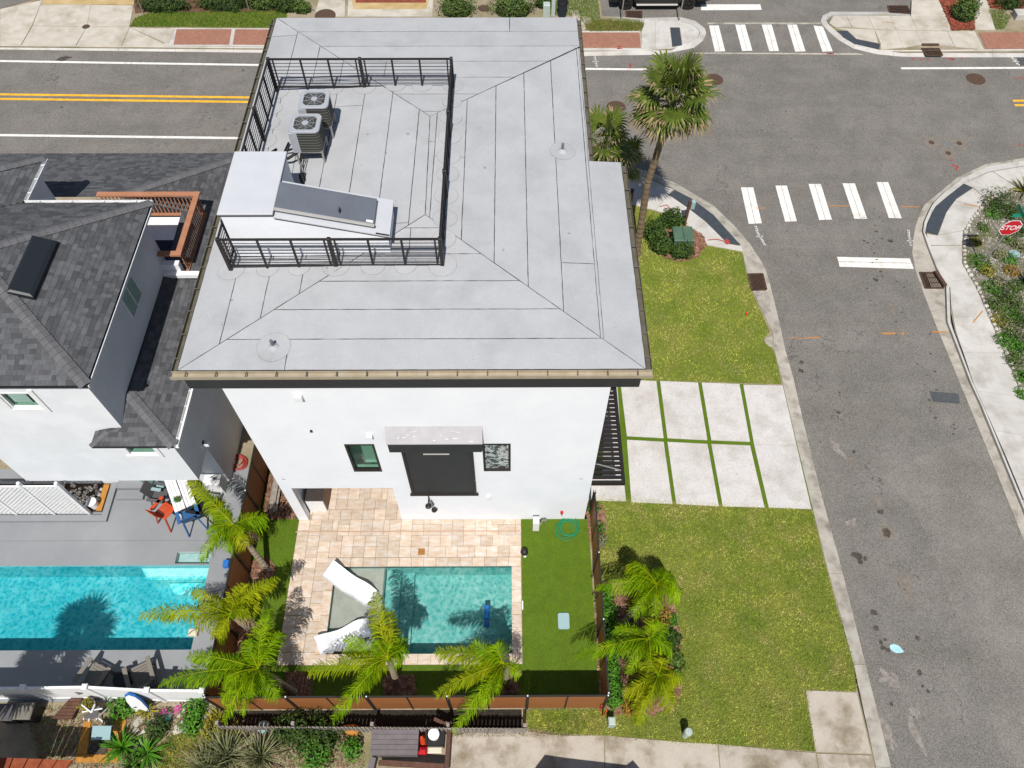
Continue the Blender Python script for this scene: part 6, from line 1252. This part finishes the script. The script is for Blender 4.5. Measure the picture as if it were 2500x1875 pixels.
# ------------------------------------------------------------------ black pickup
def pickup():
    a_, b_ = W(1527,28,ZR), W(1679,28,ZR); y0 = a_.y+.12; t = thing('pickup_truck', ((a_.x+b_.x)/2,y0+.9,ZR), 'black pickup truck parked at the top edge, lower side showing', 'truck')
    xf, xr = a_.x, b_.x; z0 = ZR; wr = .40; Wd = 1.95
    prof = [(xf-.95,.55),(xf-.95,1.05),(xf-.75,1.15),(xf+.55,1.2),(xf+1.25,1.78),(xf+2.55,1.8),(xf+2.9,1.2),(xr+1.15,1.2),(xr+1.2,.6),(xr+.52,.52)]
    arc = lambda cx: [(cx+.5*math.cos(math.radians(k)), .42+.5*math.sin(math.radians(k))) for k in range(10,171,20)]
    pr = prof + arc(xr) + [(xr-.55,.42),(xf+.55,.42)] + arc(xf) + [(xf-.55,.5)]
    m = MB(); n = len(pr); m.add([(x,y0,z0+z) for x,z in pr]+[(x,y0+Wd,z0+z) for x,z in pr], [tuple(range(n)),tuple(range(2*n-1,n-1,-1))]+[(i,n+i,n+(i+1)%n,(i+1)%n) for i in range(n)]); obj('body', m, car_p, t)
    gl = [(xf+.72,1.24),(xf+1.28,1.7),(xf+2.5,1.72),(xf+2.75,1.24)]; gm = glass_mat('car_glass', lin('#20282a',.5))
    m = MB().add([(x,y0-.006,z0+z) for x,z in gl], [(0,1,2,3)]); obj('side_window', m, gm, t)
    obj('running_board', MB().bev(xf+.6,xr-.62,y0-.14,y0+.05,z0+.36,z0+.42,.015), steel, t)
    for x in (xf+1.0,xf+2.0): obj('door', MB().box(x-.48,x+.47,y0-.012,y0-.001,z0+.5,z0+1.18), car_p, t)
    obj('bed_liner', MB().box(xf+3.0,xr+1.05,y0+.1,y0+Wd-.1,z0+1.201,z0+1.215), tyre_m, t)
    for cx in (xf,xr):
        for yy in (y0+.13,y0+Wd-.13):
            prf = [(.22,-.13),(.36,-.13),(wr,-.08),(wr,.08),(.36,.13),(.22,.13)]; m = MB(); n = 26
            v = [(cx+r*math.cos(2*math.pi*j/n), yy+y_, z0+wr+r*math.sin(2*math.pi*j/n)) for r,y_ in prf for j in range(n)]; m.add(v, [(i*n+j,i*n+(j+1)%n,((i+1)%6)*n+(j+1)%n,((i+1)%6)*n+j) for i in range(6) for j in range(n)]); w_ = obj('wheel', m, tyre_m, t)
            m = MB(); sgn = -1 if yy < y0+1 else 1
            for k in range(6):
                a0 = 2*math.pi*k/6; m.beam((cx,yy+sgn*.11,z0+wr),(cx+.26*math.cos(a0),yy+sgn*.1,z0+wr+.26*math.sin(a0)),.07,.04)
            m.add([(cx+.24*math.cos(2*math.pi*j/20), yy+sgn*.06, z0+wr+.24*math.sin(2*math.pi*j/20)) for j in range(20)], [tuple(range(20))]); obj('rim', m, rim_m, w_)
    return t
pickup()

# ------------------------------------------------------------------ pool-yard things
def lounger(label, pts, rz_):
    # pts: head-left, head-right, foot-right, foot-left in the photo; a wave-shaped moulded chaise
    hl, hr, fr, fl = [W(x,y,z) for (x,y,z) in pts]; hc, fc_ = (hl+hr)/2, (fl+fr)/2; d = (fc_-hc); d.z = 0; L = d.length; u = d.normalized(); s = Vector((-u.y,u.x,0)); w = .66
    prof = [(0,.66),(.06,.66),(.16,.56),(.28,.40),(.40,.27),(.50,.24),(.62,.30),(.74,.37),(.84,.33),(.93,.20),(1,.08)]; zb = -.27
    t = thing('pool_lounger', (hc.x,hc.y,zb), label, 'lounger', 'moulded loungers on the sun shelf'); P3 = []
    for f_, h in prof:
        c = Vector((hc.x,hc.y,zb+h))+u*(L*f_); P3.append((c-s*w/2, c+s*w/2))
    n = len(P3); v = [p for a_ in P3 for p in a_]+[p-Vector((0,0,.055)) for a_ in P3 for p in a_]
    f = [(2*i,2*i+1,2*i+3,2*i+2)[::-1] for i in range(n-1)]+[(2*n+2*i,2*n+2*i+1,2*n+2*i+3,2*n+2*i+2) for i in range(n-1)]+[(2*i,2*i+2,2*n+2*i+2,2*n+2*i) for i in range(n-1)]+[(2*i+3,2*i+1,2*n+2*i+1,2*n+2*i+3) for i in range(n-1)]+[(0,1,2*n+1,2*n),(2*n-1,2*n-2,4*n-2,4*n-1)]
    sh_ = obj('shell', MB().add(v, f), gloss_w, t, True)
    md = sh_.modifiers.new('s','SUBSURF'); md.levels = md.render_levels = 2
    for f_, hh in ((.12,.56),(.72,.30)):
        c = Vector((hc.x,hc.y,zb))+u*(L*f_); obj('foot', MB().add([c-s*w*.42,c+s*w*.42,c+s*w*.42+u*.16,c-s*w*.42+u*.16]+[q+Vector((0,0,hh-.06)) for q in (c-s*w*.42,c+s*w*.42,c+s*w*.42+u*.1,c-s*w*.42+u*.1)], [(0,1,5,4),(1,2,6,5),(2,3,7,6),(3,0,4,7)]), gloss_w, t)
    obj('drain_hole', MB().lathe([(.016,0),(.016,.004)], (*(hc+u*L*.5).xy,zb+.238), 10), P['dkgrey'], t)
    return t
lounger('white wave-shaped lounger at the north end of the sun shelf', [(784,1411,.35),(815,1365,.35),(925,1444,-.2),(893,1484,-.2)], 0)
lounger('white wave-shaped lounger beside the palm at the south end of the sun shelf', [(767,1556,.35),(784,1600,.35),(915,1555,-.2),(898,1505,-.2)], 0)
ct = thing('kitchen_counter', (-6.5,12.6,0), 'white outdoor kitchen counter with dark granite top in the covered patio', 'counter')
c0 = W(741,1223,.95); c1 = W(786,1223,.95); obj('base', MB().box(c0.x+.03,c1.x-.0,c0.y+.02,14.5,0,.91), white_p, ct); obj('counter_top', MB().bev(c0.x,c1.x+.02,c0.y,14.52,.912,.95,.008), granite, ct)
obj('side_panel', MB().box(c1.x+.001,c1.x+.02,c0.y+.05,14.4,.05,.9), M('tan_panel', lin('#b08f74',.65), None, fine=.08), ct)
def coil(label, c, r, n, mat, z=.02, rr=.014, wob=.5, name='hose', lo=.5):
    pts = []; k = n*14; ph = U(0,9)
    for i in range(k):
        a_ = 2*math.pi*i/14; q = r*(lo+(1-lo)*(.5+.5*mnoise.noise(Vector((i*.09+ph,1,ph))))*1.2); pts.append((c[0]+math.cos(a_)*q+wob*r*mnoise.noise(Vector((i*.05,ph,2))), c[1]+math.sin(a_)*q+wob*r*mnoise.noise(Vector((i*.05,ph,7))), z+.012*(i/14)%.07))
    return tag(obj(name, MB().tube(pts, rr, 6), mat, None, True), label, 'hose')
p = W(1385,1290); coil('coiled green garden hose on the turf by the wall', (p.x,p.y), .42, 7, P['hose_g']); p = W(582,1130); coil('coiled red garden hose on the side walk of the left house', (p.x,p.y), .36, 8, P['hose_r'], rr=.02, lo=.4)
p = W(1379,1268); m = MB().tube([(p.x-.15,11.08,.7),(p.x-.15,10.98,.7),(p.x-.15,10.96,.62)], .02, 8); m.box(p.x-.2,p.x-.1,11.0,11.08,.66,.74); tag(obj('hose_tap', m, P['scarlet']), 'red outdoor tap on the white wall above the green hose', 'tap')
p = W(1310,1290); t = thing('gas_meter', p, 'white meter box with pipes at the foot of the wall', 'meter'); obj('box', MB().bev(p.x-.14,p.x+.08,p.y-.1,p.y+.16,0,.72,.02), white_p, t)
m = MB(); m.tube([(p.x+.1,p.y,.3),(p.x+.2,p.y+.1,.5),(p.x+.3,p.y+.05,.6),(p.x+.32,p.y+.2,.3),(p.x+.32,p.y+.2,0)], .03, 8); obj('pipe', m, steel, t)
p = W(1280,1352); t = thing('garden_light', p, 'small dark spherical garden light at the patio edge', 'lamp'); obj('globe', MB().lathe([(.03,0),(.1,.06),(.14,.16),(.12,.26),(.05,.32)], (p.x,p.y,0), 14), black_m, t, True); obj('lens', MB().lathe([(.05,.0),(.05,.02)], (p.x+.02,p.y-.1,.02), 10), white_p, t)
p = W(1376,1517); m = MB().prism([(p.x+x*1.0,p.y+y) for x,y in rsq(.38,.54,.06,4)], 0, .06); tag(obj('foam_board', m, P['palebl']), 'pale blue rounded foam board lying on the turf', 'board')
pk_ = thing('plank_stack', (-8.55,12.4,0), 'stack of whitish weathered planks along the west fence', 'planks')
for i in range(5): obj('plank', MB().box(-8.75+.08*(i%3),-8.6+.08*(i%3),11.3+.05*i,13.5,.06+.05*i,.1+.05*i), wood_g, pk_)

# ------------------------------------------------------------------ neighbour's patio things
T4 = [W(x,y,1.0) for x,y in ((389,1140),(447,1143),(478.7,1227.6),(426.7,1251))]
t = thing('patio_table', ((T4[0]+T4[2])/2).xy.to_3d(), 'white slatted bar-height patio table under the overhang', 'table')
for i in range(6):
    if i == 3: a_, b_ = .5+.04, .66
    a_, b_ = i/6+.008, (i+1)/6-.008
    if i == 3: a_ += .035
    q = [T4[0].lerp(T4[1],a_),T4[0].lerp(T4[1],b_),T4[3].lerp(T4[2],b_),T4[3].lerp(T4[2],a_)]; obj('table_slat', MB().prism([(p.x,p.y) for p in q], .96, 1.0), white_p, t)
for k in T4: c = Vector((T4[0]+T4[2])/2); q = k.lerp(c,.15); obj('leg', MB().beam((q.x,q.y,0),(q.x,q.y,.955),.08,.08), white_p, t)
p = W(434,1221,1.0); rosette('teal potted succulent on the white patio table', (434,1221), 14, .18, 'hedge', z=1.04, w=.05, up=(10,70), name='table_plant', zc=.05); m = MB().lathe([(.08,0),(.12,.06),(.11,.07)], (p.x,p.y,1.0), 14); tag(obj('bowl', m, P['teal']), 'teal bowl on the white patio table', 'bowl')
def bar_chair(label, px, rz, mat, h=.72):
    t = thing('bar_chair', (0,0,0), label, 'chair', 'painted bar chairs round the patio table')
    for i in range(5): obj('seat_slat', MB().box(-.25,.25,-.24+i*.098,-.24+i*.098+.09,h,h+.025), mat, t)
    for i in range(5): x = -.23+i*.094; obj('back_slat', MB().add([(x,.24,h+.02),(x+.088,.24,h+.02),(x+.088,.42,h+.62),(x,.42,h+.62),(x,.262,h+.02),(x+.088,.262,h+.02),(x+.088,.442,h+.62),(x,.442,h+.62)], [(0,1,2,3),(7,6,5,4),(3,2,6,7),(0,3,7,4),(1,5,6,2)]), mat, t)
    for sx in (-1,1):
        obj('leg', MB().beam((sx*.25,-.24,h),(sx*.33,-.4,0),.05,.05), mat, t); obj('leg', MB().beam((sx*.25,.25,h),(sx*.33,.42,0),.05,.05), mat, t); obj('arm', MB().box(sx*.33-.06,sx*.33+.06,-.3,.3,h+.2,h+.225), mat, t); obj('arm_post', MB().beam((sx*.29,-.22,h),(sx*.31,-.24,h+.2),.04,.04), mat, t)
    obj('foot_rest', MB().beam((-.3,-.36,.25),(.3,-.36,.25),.05,.04), mat, t)
    p = W(*px, h); t.matrix_basis = Matrix.Translation((p.x,p.y,0)) @ Matrix.Rotation(rz,4,'Z'); 
    return t
bar_chair('orange-red bar chair at the patio table', (404,1246), math.radians(148), P['red']); bar_chair('blue bar chair at the patio table', (462,1258), math.radians(205), P['blue']); bar_chair('dark grey bar chair on the left of the patio table', (392,1208), math.radians(80), P['dkgrey']); bar_chair('pale blue bar chair at the far left of the patio table', (388,1180), math.radians(80), P['palebl']); bar_chair('black bar chair on the right of the patio table', (487,1236), math.radians(260), P['black'])
def adirondack(label, px, rz):
    t = thing('deck_chair', (0,0,0), label, 'chair', 'taupe adirondack chairs behind the vinyl fence'); mt_ = P['taupe']
    for i in range(7): y = -.34+i*.09; z = .36-.018*i; obj('seat_slat', MB().box(-.26,.26,y,y+.08,z,z+.022), mt_, t)
    for i in range(5): x = -.26+i*.105; obj('back_slat', MB().add([(x,.26,.22),(x+.098,.26,.22),(x+.098,.62,.95),(x,.62,.95),(x,.285,.21),(x+.098,.285,.21),(x+.098,.645,.94),(x,.645,.94)], [(0,1,2,3),(7,6,5,4),(3,2,6,7),(0,3,7,4),(1,5,6,2)]), mt_, t)
    for sx in (-1,1):
        obj('arm', MB().bev(sx*.37-.07,sx*.37+.07,-.4,.42,.56,.585,.006), mt_, t); obj('leg', MB().box(sx*.33-.04,sx*.33+.04,-.36,-.26,0,.56), mt_, t); obj('leg', MB().beam((sx*.29,-.3,.34),(sx*.29,.62,.03),.05,.1), mt_, t)
    p = W(*px, .35); t.matrix_basis = Matrix.Translation((p.x,p.y,0)) @ Matrix.Rotation(rz,4,'Z'); return t
adirondack('taupe adirondack chair behind the vinyl fence, left of the round table', (232,1650), math.radians(155)); adirondack('taupe adirondack chair behind the vinyl fence, right of the round table', (345,1648), math.radians(208))
p = W(296,1657,.45); t = thing('side_table', p.xy.to_3d(), 'round dark side table between the two adirondack chairs', 'table'); obj('table_top', MB().lathe([(.27,.42),(.27,.45),(.25,.455)], (p.x,p.y,0), 22), P['black'], t); obj('stem', MB().lathe([(.2,0),(.05,.04),(.05,.42)], (p.x,p.y,0), 12), P['black'], t)
t = thing('step_box', (*g(322,1200),0), 'grey painted double step below the overhang of the left house', 'step'); a_, b_ = W(286,1222,0), W(352,1222,0); obj('lower_tread', MB().bev(a_.x,b_.x,a_.y,a_.y+.35,0,.17,.01), deck_g, t); obj('upper_tread', MB().bev(a_.x,b_.x,a_.y+.36,a_.y+.9,0,.33,.01), deck_g, t)
p = W(520,1170,.8); t = thing('utility_sink', (p.x,p.y,0), 'white outdoor sink cabinet at the corner of the left house', 'sink'); obj('cabinet', MB().bev(p.x-.35,p.x+.25,p.y-.2,p.y+.25,0,.78,.01), white_p, t); obj('tap', MB().tube([(p.x+.05,p.y,.79),(p.x+.05,p.y,.95),(p.x+.15,p.y-.05,.97)], .02, 6), P['black'], t)
p = W(553,1195); coil('loop of pale green hose beside the outdoor sink', (p.x,p.y), .2, 3, P['hosepale'])
p = WY(505,1085,12.55); t = thing('wall_lamp', (p.x,p.y,p.z), 'white floodlight on the corner of the left house', 'lamp'); obj('head', MB().bev(-10.39,-10.2,12.5,12.66,p.z-.08,p.z+.06,.02), white_p, t); obj('mount', MB().box(-10.41,-10.36,12.52,12.64,p.z,p.z+.12), P['black'], t)
p = W(478,1546); t = thing('pool_skimmer_basket', p, 'cream plastic basket at the edge of the turquoise pool', 'basket'); obj('body', MB().bev(p.x-.2,p.x+.1,p.y-.12,p.y+.12,0,.18,.03), P['cream'], t); obj('handle', MB().tube([(p.x-.18,p.y-.1,.18),(p.x-.05,p.y,.24),(p.x+.08,p.y+.1,.18)], .012, 6), P['black'], t)
p = W(556,1380); tag(obj('blue_crate', MB().bev(p.x-.1,p.x+.1,p.y-.12,p.y+.12,0,.25,.02), P['brightbl']), 'small blue crate on the grey deck by the brown fence', 'crate')

# ------------------------------------------------------------------ gardens along the bottom edge
for lb, px, n, L, mt_, w, up in (('large spiky dark rosette in the bottom left garden', (300,1825), 46, .75,'bright',.07,(15,75)), ('second spiky rosette of the bottom left garden', (360,1840), 40, .7,'bright',.07,(10,70)), ('spiky rosette at the bottom edge, left garden', (330,1868), 36, .6,'dark',.06,(15,75)), ('tall grey-green ornamental grass clump at the bottom edge', (560,1850), 150, 1.2,'grey',.035,(25,85)), ('second ornamental grass clump beside the leafy shrubs', (640,1850), 130, 1.1,'grey',.035,(25,85)), ('third ornamental grass clump nearest the bottom edge', (510,1880), 120, 1.1,'grey',.035,(25,85)), ('low bromeliad with yellow-green leaves by the vinyl fence', (360,1735), 30, .45,'yellow',.06,(20,75)), ('yellow-green strappy plant near the grass clumps', (540,1760), 40, .6,'yellow',.06,(20,75)), ('second yellow-green strappy plant near the weathered fence', (565,1795), 36, .55,'yellow',.06,(20,75))):
    rosette(lb, px, n, L, mt_, 0, w, up)
for lb, px, rx, rz, mt_ in (('long low green plant in a window box by the surfboard', (300,1722),.5,.3,'bright'), ('green leafy plant at the corner of the vinyl fence', (478,1730),.35,.6,'bright'), ('green plant with orange flowers by the fence corner', (470,1765),.4,.5,'bright'), ('dark twiggy shrub right of the terracotta frame', (385,1775),.35,.7,'dark'), ('dense dark leafy shrub beside the weathered fence', (740,1790),.65,.9,'dark'), ('broad dark leafy shrub below the weathered fence', (790,1800),.6,.9,'dark'), ('mid green shrub in front of the dark leafy shrubs', (770,1840),.55,.7,'bright'), ('leafy shrub in the shade right of the grass clumps', (700,1780),.5,.7,'dark'), ('yellow flowering shrub at the right end of the corner garden', (520,1785),.4,.5,'yellow'), ('green strappy shrub left of the grey deck box', (860,1830),.3,.6,'bright')):
    shrub(lb, px, rx, rx, rz, int(1300*rx), .1, mt_)
tf = thing('terracotta_frame', (*g(270,1810),0), 'ochre tiled border framing a dark mat in the corner garden', 'paving')
for px in ([(282,1753),(310,1753),(292,1830),(264,1830)], [(205,1760),(222,1760),(212,1842),(186,1842)], [(186,1842),(264,1842),(264,1862),(182,1862)], [(264,1832),(292,1832),(285,1862),(266,1862)]): slab('tile_strip', px, .03, terra, tf)
slab('mat', [(222,1805),(280,1805),(266,1840),(213,1840)], .02, M('woven_mat', lin('#4a403c',.5), lin('#6d6058',.5), 18, fine=.3), tf)
gt = thing('garden_table', (*g(250,1790),0), 'pale glass-topped garden table over the dark mat', 'table'); q = [W(x,y,.6) for x,y in ((226,1772),(272,1772),(268,1806),(222,1806))]; obj('glass_top', MB().prism([(p.x,p.y) for p in q], .58, .6), P['palebl'], gt)
for p in q: obj('leg', MB().beam((p.x,p.y,0),(p.x,p.y,.58),.04,.04), P['dkgrey'], gt)
for lb, px, mt_ in (('dark bin in the shade at the left edge', (12,1738),'dkgrey'), ('grey lidded storage box in the shade beside the dark bin', (55,1735),'taupe')):
    p = W(*px, .7); t = thing('storage_bin', p.xy.to_3d(), lb, 'bin'); obj('body', MB().bev(p.x-.26,p.x+.26,p.y-.22,p.y+.22,0,.64,.02), P['black'], t); obj('lid', MB().bev(p.x-.29,p.x+.29,p.y-.25,p.y+.25,.642,.7,.03), P[mt_], t)
wp = thing('wood_deck', (*g(160,1740),0), 'brown wooden platform in the corner garden', 'deck'); q = [W(x,y,.2) for x,y in ((170,1705),(200,1705),(175,1755),(125,1755))]
for i in range(6): a_, b_ = i/6+.01, (i+1)/6-.01; obj('plank', MB().prism([(p.x,p.y) for p in (q[0].lerp(q[3],a_),q[1].lerp(q[2],a_),q[1].lerp(q[2],b_),q[0].lerp(q[3],b_))], .05, .2), wood_b, wp)
p = W(213,1722,.4); t = thing('potted_plant', p.xy.to_3d(), 'succulent in a large pale pot on the corner platform', 'plant'); obj('pot', MB().lathe([(.14,0),(.22,.38),(.24,.4),(.2,.4),(.18,.34)], (p.x,p.y,0), 18), P['taupe'], t); m = MB(); leaf_cloud(m, (p.x,p.y,.45), .2,.2,.16, 160, .1); obj('foliage', m, leafs['yellow'], t)
p = Vector((-11.62,4.42,0)); sbd = MB(); prof = [(-.24,0),(-.26,.3),(-.24,.8),(-.16,1.15),(0,1.3),(.16,1.15),(.24,.8),(.26,.3),(.24,0)]
def board(k, off): return [(p.x+x*k, p.y+.22+off-.0+.25*z/1.3, z*k+.02) for x,z in prof]
n = len(prof); a_ = board(1,0); sbd.add([(x,y,z) for x,y,z in a_]+[(x,y+.05,z) for x,y,z in a_], [tuple(range(n)),tuple(range(2*n-1,n-1,-1))]+[(i,n+i,n+(i+1)%n,(i+1)%n) for i in range(n)])
t = thing('surfboard', p, 'white surfboard with blue edge leaning on the vinyl fence', 'surfboard'); obj('edge', sbd, P['brightbl'], t); b_ = board(.93,-.006); obj('deck', MB().add([(x,y-.012,z+.04) for x,y,z in b_], [tuple(range(n))]), gloss_w, t); obj('fin', MB().add([(p.x,p.y+.25,.6),(p.x+.1,p.y+.2,.66),(p.x-.06,p.y+.16,.75)], [(0,1,2)]), P['dkgrey'], t)
for lb, px, mt_ in (('pink plastic flower ornament by the vinyl fence, left one', (400,1742),'pink'), ('pink plastic flower ornament by the vinyl fence, right one', (434,1732),'pink'), ('orange flower ornament in the corner garden', (465,1742),'fire'), ('teal fish ornament in the corner garden', (405,1755),'teal')):
    p = W(*px,.2); m = MB()
    for k in range(6): a0 = k*1.047; m.add([(p.x,p.y,.2),(p.x+.12*math.cos(a0-.3),p.y+.12*math.sin(a0-.3),.23),(p.x+.15*math.cos(a0),p.y+.15*math.sin(a0),.2),(p.x+.12*math.cos(a0+.3),p.y+.12*math.sin(a0+.3),.23)], [(0,1,2,3)])
    m.beam((p.x,p.y,0),(p.x,p.y,.2),.02); tag(obj('garden_ornament', m, P[mt_]), lb, 'ornament')
rp = tag(bpy.data.objects.new('stepping_stones', None), 'scattered pale flat stones in the corner garden', 'stones'); COL.objects.link(rp)
for i in range(26): q = W(U(330,500),U(1728,1790)); m = MB(); rock(m, (q.x,q.y,.0), U(.07,.16), .3); obj('stone', m, P['stone'], rp)
cf = thing('folding_chair', (*g(245,1750),0), 'old folding chair with pale frame beside the platform', 'chair'); c = W(240,1745)
for a_, b_ in (((-.25,-.2,0),(.2,.15,.8)), ((.2,-.2,0),(-.2,.15,.8)), ((-.25,.2,0),(-.2,-.2,.45)), ((.25,.2,0),(.2,-.2,.45)), ((-.3,0,.45),(.3,.1,.45))): obj('frame_bar', MB().beam(c+Vector(a_), c+Vector(b_), .035,.035), white_p, cf)
obj('seat', MB().bev(c.x-.2,c.x+.2,c.y-.18,c.y+.18,.42,.45,.01), P['dkgrey'], cf)
gpoly = G([(60,1725),(200,1722),(490,1728),(640,1775),(880,1785),(890,1875),(100,1875)]); chips('leaf_litter', gpoly, 2600, mulch_c, -.015, 'scattered brown leaf litter on the soil of the corner garden', (.015,.05))['category'] = 'litter'
blades('weed_grass', gpoly, 9000, blade_g, z=-.015, h=(.03,.12), w=.02, label='sparse weeds on the soil of the corner garden')
spoly = G([(1105,1782),(1290,1776),(1400,1792),(1380,1800),(1110,1800)]); blades('weed_grass', spoly, 1800, blade_dry, z=-.012, h=(.03,.1), w=.02, label='dry weeds along the edge of the old path')
# weathered picket fence and shed corner
pf = thing('picket_fence', (-3,4.0,0), 'low weathered grey picket fence below the brown fence', 'fence'); fy = lambda x: 4.05-.012*(x+9)
x = -8.9
while x < .35:
    obj('picket', MB().bev(x,x+.1,fy(x)-.012,fy(x)+.012,.03,.86+U(-.03,.03),.01), wood_g, pf); x += .125
for z in (.25,.68): obj('rail', MB().beam((-8.9,fy(-8.9)+.03,z),(.4,fy(.4)+.03,z),.04,.08), wood_g, pf)
for x in (-8.9,-6.6,-4.2,-1.9,.42): obj('post', MB().bev(x-.05,x+.05,fy(x)+.05,fy(x)+.15,0,.95,.01), wood_g, pf)
db = thing('deck_box', (*g(965,1790),0), 'grey plank-topped storage box beside the red cone', 'storage box'); q = [W(x,y,.75) for x,y in ((907,1780),(1023,1780),(1019,1843),(903,1843))]
obj('body', MB().prism([(p.x,p.y) for p in [k.lerp((q[0]+q[2])/2,.04) for k in q]], 0, .71), plank_g, db)
for i in range(5): a_, b_ = i/5+.006, (i+1)/5-.006; obj('lid_plank', MB().prism([(p.x,p.y) for p in (q[0].lerp(q[3],a_),q[1].lerp(q[2],a_),q[1].lerp(q[2],b_),q[0].lerp(q[3],b_))], .715, .75), plank_g, db)
p = W(1034,1808,.0); t = thing('traffic_cone', p, 'orange-red traffic cone with white collar tipped beside the storage box', 'cone'); obj('cone', MB().lathe([(.17,.02),(.04,.62),(.03,.63)], (p.x,p.y,0), 20), P['orange'], t); obj('collar', MB().lathe([(.105,.30),(.07,.46)], (p.x,p.y,.0), 20), white_p, t); obj('base', MB().bev(p.x-.2,p.x+.2,p.y-.2,p.y+.2,0,.03,.01), P['orange'], t)
p = W(1031,1833,.2); t = thing('fuel_can', p.xy.to_3d(), 'red plastic fuel can below the traffic cone', 'can'); obj('body', MB().bev(p.x-.13,p.x+.13,p.y-.1,p.y+.1,0,.28,.04), P['scarlet'], t); obj('spout', MB().tube([(p.x-.08,p.y,.27),(p.x-.1,p.y,.38)], .025, 8), P['black'], t); obj('handle', MB().beam((p.x-.04,p.y,.33),(p.x+.1,p.y,.33),.03,.03), P['scarlet'], t)
t = thing('garden_chair', (*g(1066,1805),0), 'old garden chair with cream cushion holding a white bucket', 'chair'); c = W(1066,1805)
obj('seat', MB().bev(c.x-.26,c.x+.26,c.y-.25,c.y+.25,.4,.44,.02), P['black'], t); obj('cushion', MB().bev(c.x-.22,c.x+.22,c.y-.45,c.y-.27,.36,.46,.03), P['cream'], t)
for sx in (-1,1):
    for sy in (-1,1): obj('leg', MB().beam((c.x+sx*.24,c.y+sy*.23,0),(c.x+sx*.24,c.y+sy*.23,.4),.04,.04), P['black'], t)
    obj('arm', MB().beam((c.x+sx*.27,c.y-.22,.62),(c.x+sx*.27,c.y+.25,.62),.05,.03), P['black'], t)
bucket((1061,1797), .44, .16, .34, 'white bucket upturned on the old garden chair', gloss_w)
t = thing('timber_edging', (*g(1095,1810),0), 'dark brown timber rail bordering the sandy drive', 'timber'); obj('beam', MB().beam(W(1098,1762,.5), W(1090,1890,.5), .13, .2), wood_b, t); obj('post', MB().beam(W(1096,1775,0), W(1096,1775,0)+Vector((0,0,.62)), .14,.14), wood_b, t); obj('brace', MB().beam(W(1060,1755,.55), W(1100,1775,.55), .1,.1), wood_b, t)
t = thing('shed_roof', (*g(60,1880),0), 'corner of a red-brown tiled shed roof at the bottom left', 'roof'); q = [W(x,y,1.9) for x,y in ((-40,1848),(178,1856),(120,1930),(-60,1930))]
for i in range(12): a_, b_ = i/12+.004, (i+1)/12-.004; P4 = [q[0].lerp(q[1],a_),q[0].lerp(q[1],b_),q[3].lerp(q[2],b_),q[3].lerp(q[2],a_)]; obj('roof_tile', MB().prism([(p.x,p.y) for p in P4], 1.8+.03*(i%2), 1.9+.03*(i%2), 0, True), M('roof_tile', lin('#b5603c',.6), lin('#9a4c2e',.6), 6, fine=.1) if i == 0 else bpy.data.materials['roof_tile'], t)
t = thing('wood_planter', (*g(950,1868),0), 'brown timber frame at the bottom edge below the storage box', 'planter'); obj('beam', MB().beam(W(925,1862,.4), W(1085,1872,.4), .14,.2), wood_b, t); obj('side', MB().beam(W(912,1850,.4), W(900,1900,.4), .18,.2), plank_g, t)
t = thing('pot', (*g(795,1775),0), 'tipped ochre clay pot beside the dark shrubs', 'pot'); p = W(855,1780); obj('body', MB().tube([p+Vector((-.2,0,.15)),p+Vector((.1,-.05,.18)),p+Vector((.3,-.1,.16))], [.1,.17,.15], 14), terra, t, True)
p = W(648,1778); t = thing('glazed_pot', p, 'turquoise glazed pot by the weathered fence', 'pot'); obj('body', MB().lathe([(.12,0),(.2,.12),(.18,.28),(.13,.3)], (p.x,p.y,0), 18), P['palebl'], t, True); obj('soil', MB().lathe([(.12,.29),(0,.3)], (p.x,p.y,0), 14), terra, t)
# unseen canopy added south of the frame, outline shaped to cast the path's shadow
t = thing('shadow_canopy', (1.0,1.2,0), 'unseen canopy added below the frame to cast the shadow on the path', 'shadow_canopy')
ra = [W(1298,1885,0),W(1330,1842,0),W(1385,1850,0),W(1530,1867,0),W(1545,1855,0),W(1570,1885,0)]; zc = 2.4; sv = -Vector((to_sun.x,to_sun.y,0))/to_sun.z*zc
q = [(p.x-sv.x, p.y-sv.y) for p in ra]; q = q + [(q[-1][0],q[-1][1]-3.0),(q[0][0],q[0][1]-3.0)]
obj('roof', MB().prism(q, zc-.06, zc, 0, True), plank_g, t)
for x, y in ((q[1][0]+.2,q[1][1]-.4),(q[3][0]-.1,q[3][1]-.4),(q[-2][0]-.2,q[-2][1]+.2),(q[-1][0]+.2,q[-1][1]+.2)): obj('post', MB().box(x-.06,x+.06,y-.06,y+.06,-.01,zc-.06), wood_b, t)
t = thing('porch_or_shade_roof', (-17.5,1.5,0), 'unseen roof added outside the lower left corner to shade the bins', 'shade_roof'); zc = 3.6  # unseen roof added to throw shade over the corner garden
obj('roof', MB().box(-21,-14.35,-1.0,2.35,zc-.1,zc), plank_g, t)
for x, y in ((-20.8,2.1),(-14.6,2.1),(-20.8,-.8),(-14.6,-.8)): obj('post', MB().box(x-.07,x+.07,y-.07,y+.07,-.01,zc-.1), wood_b, t)
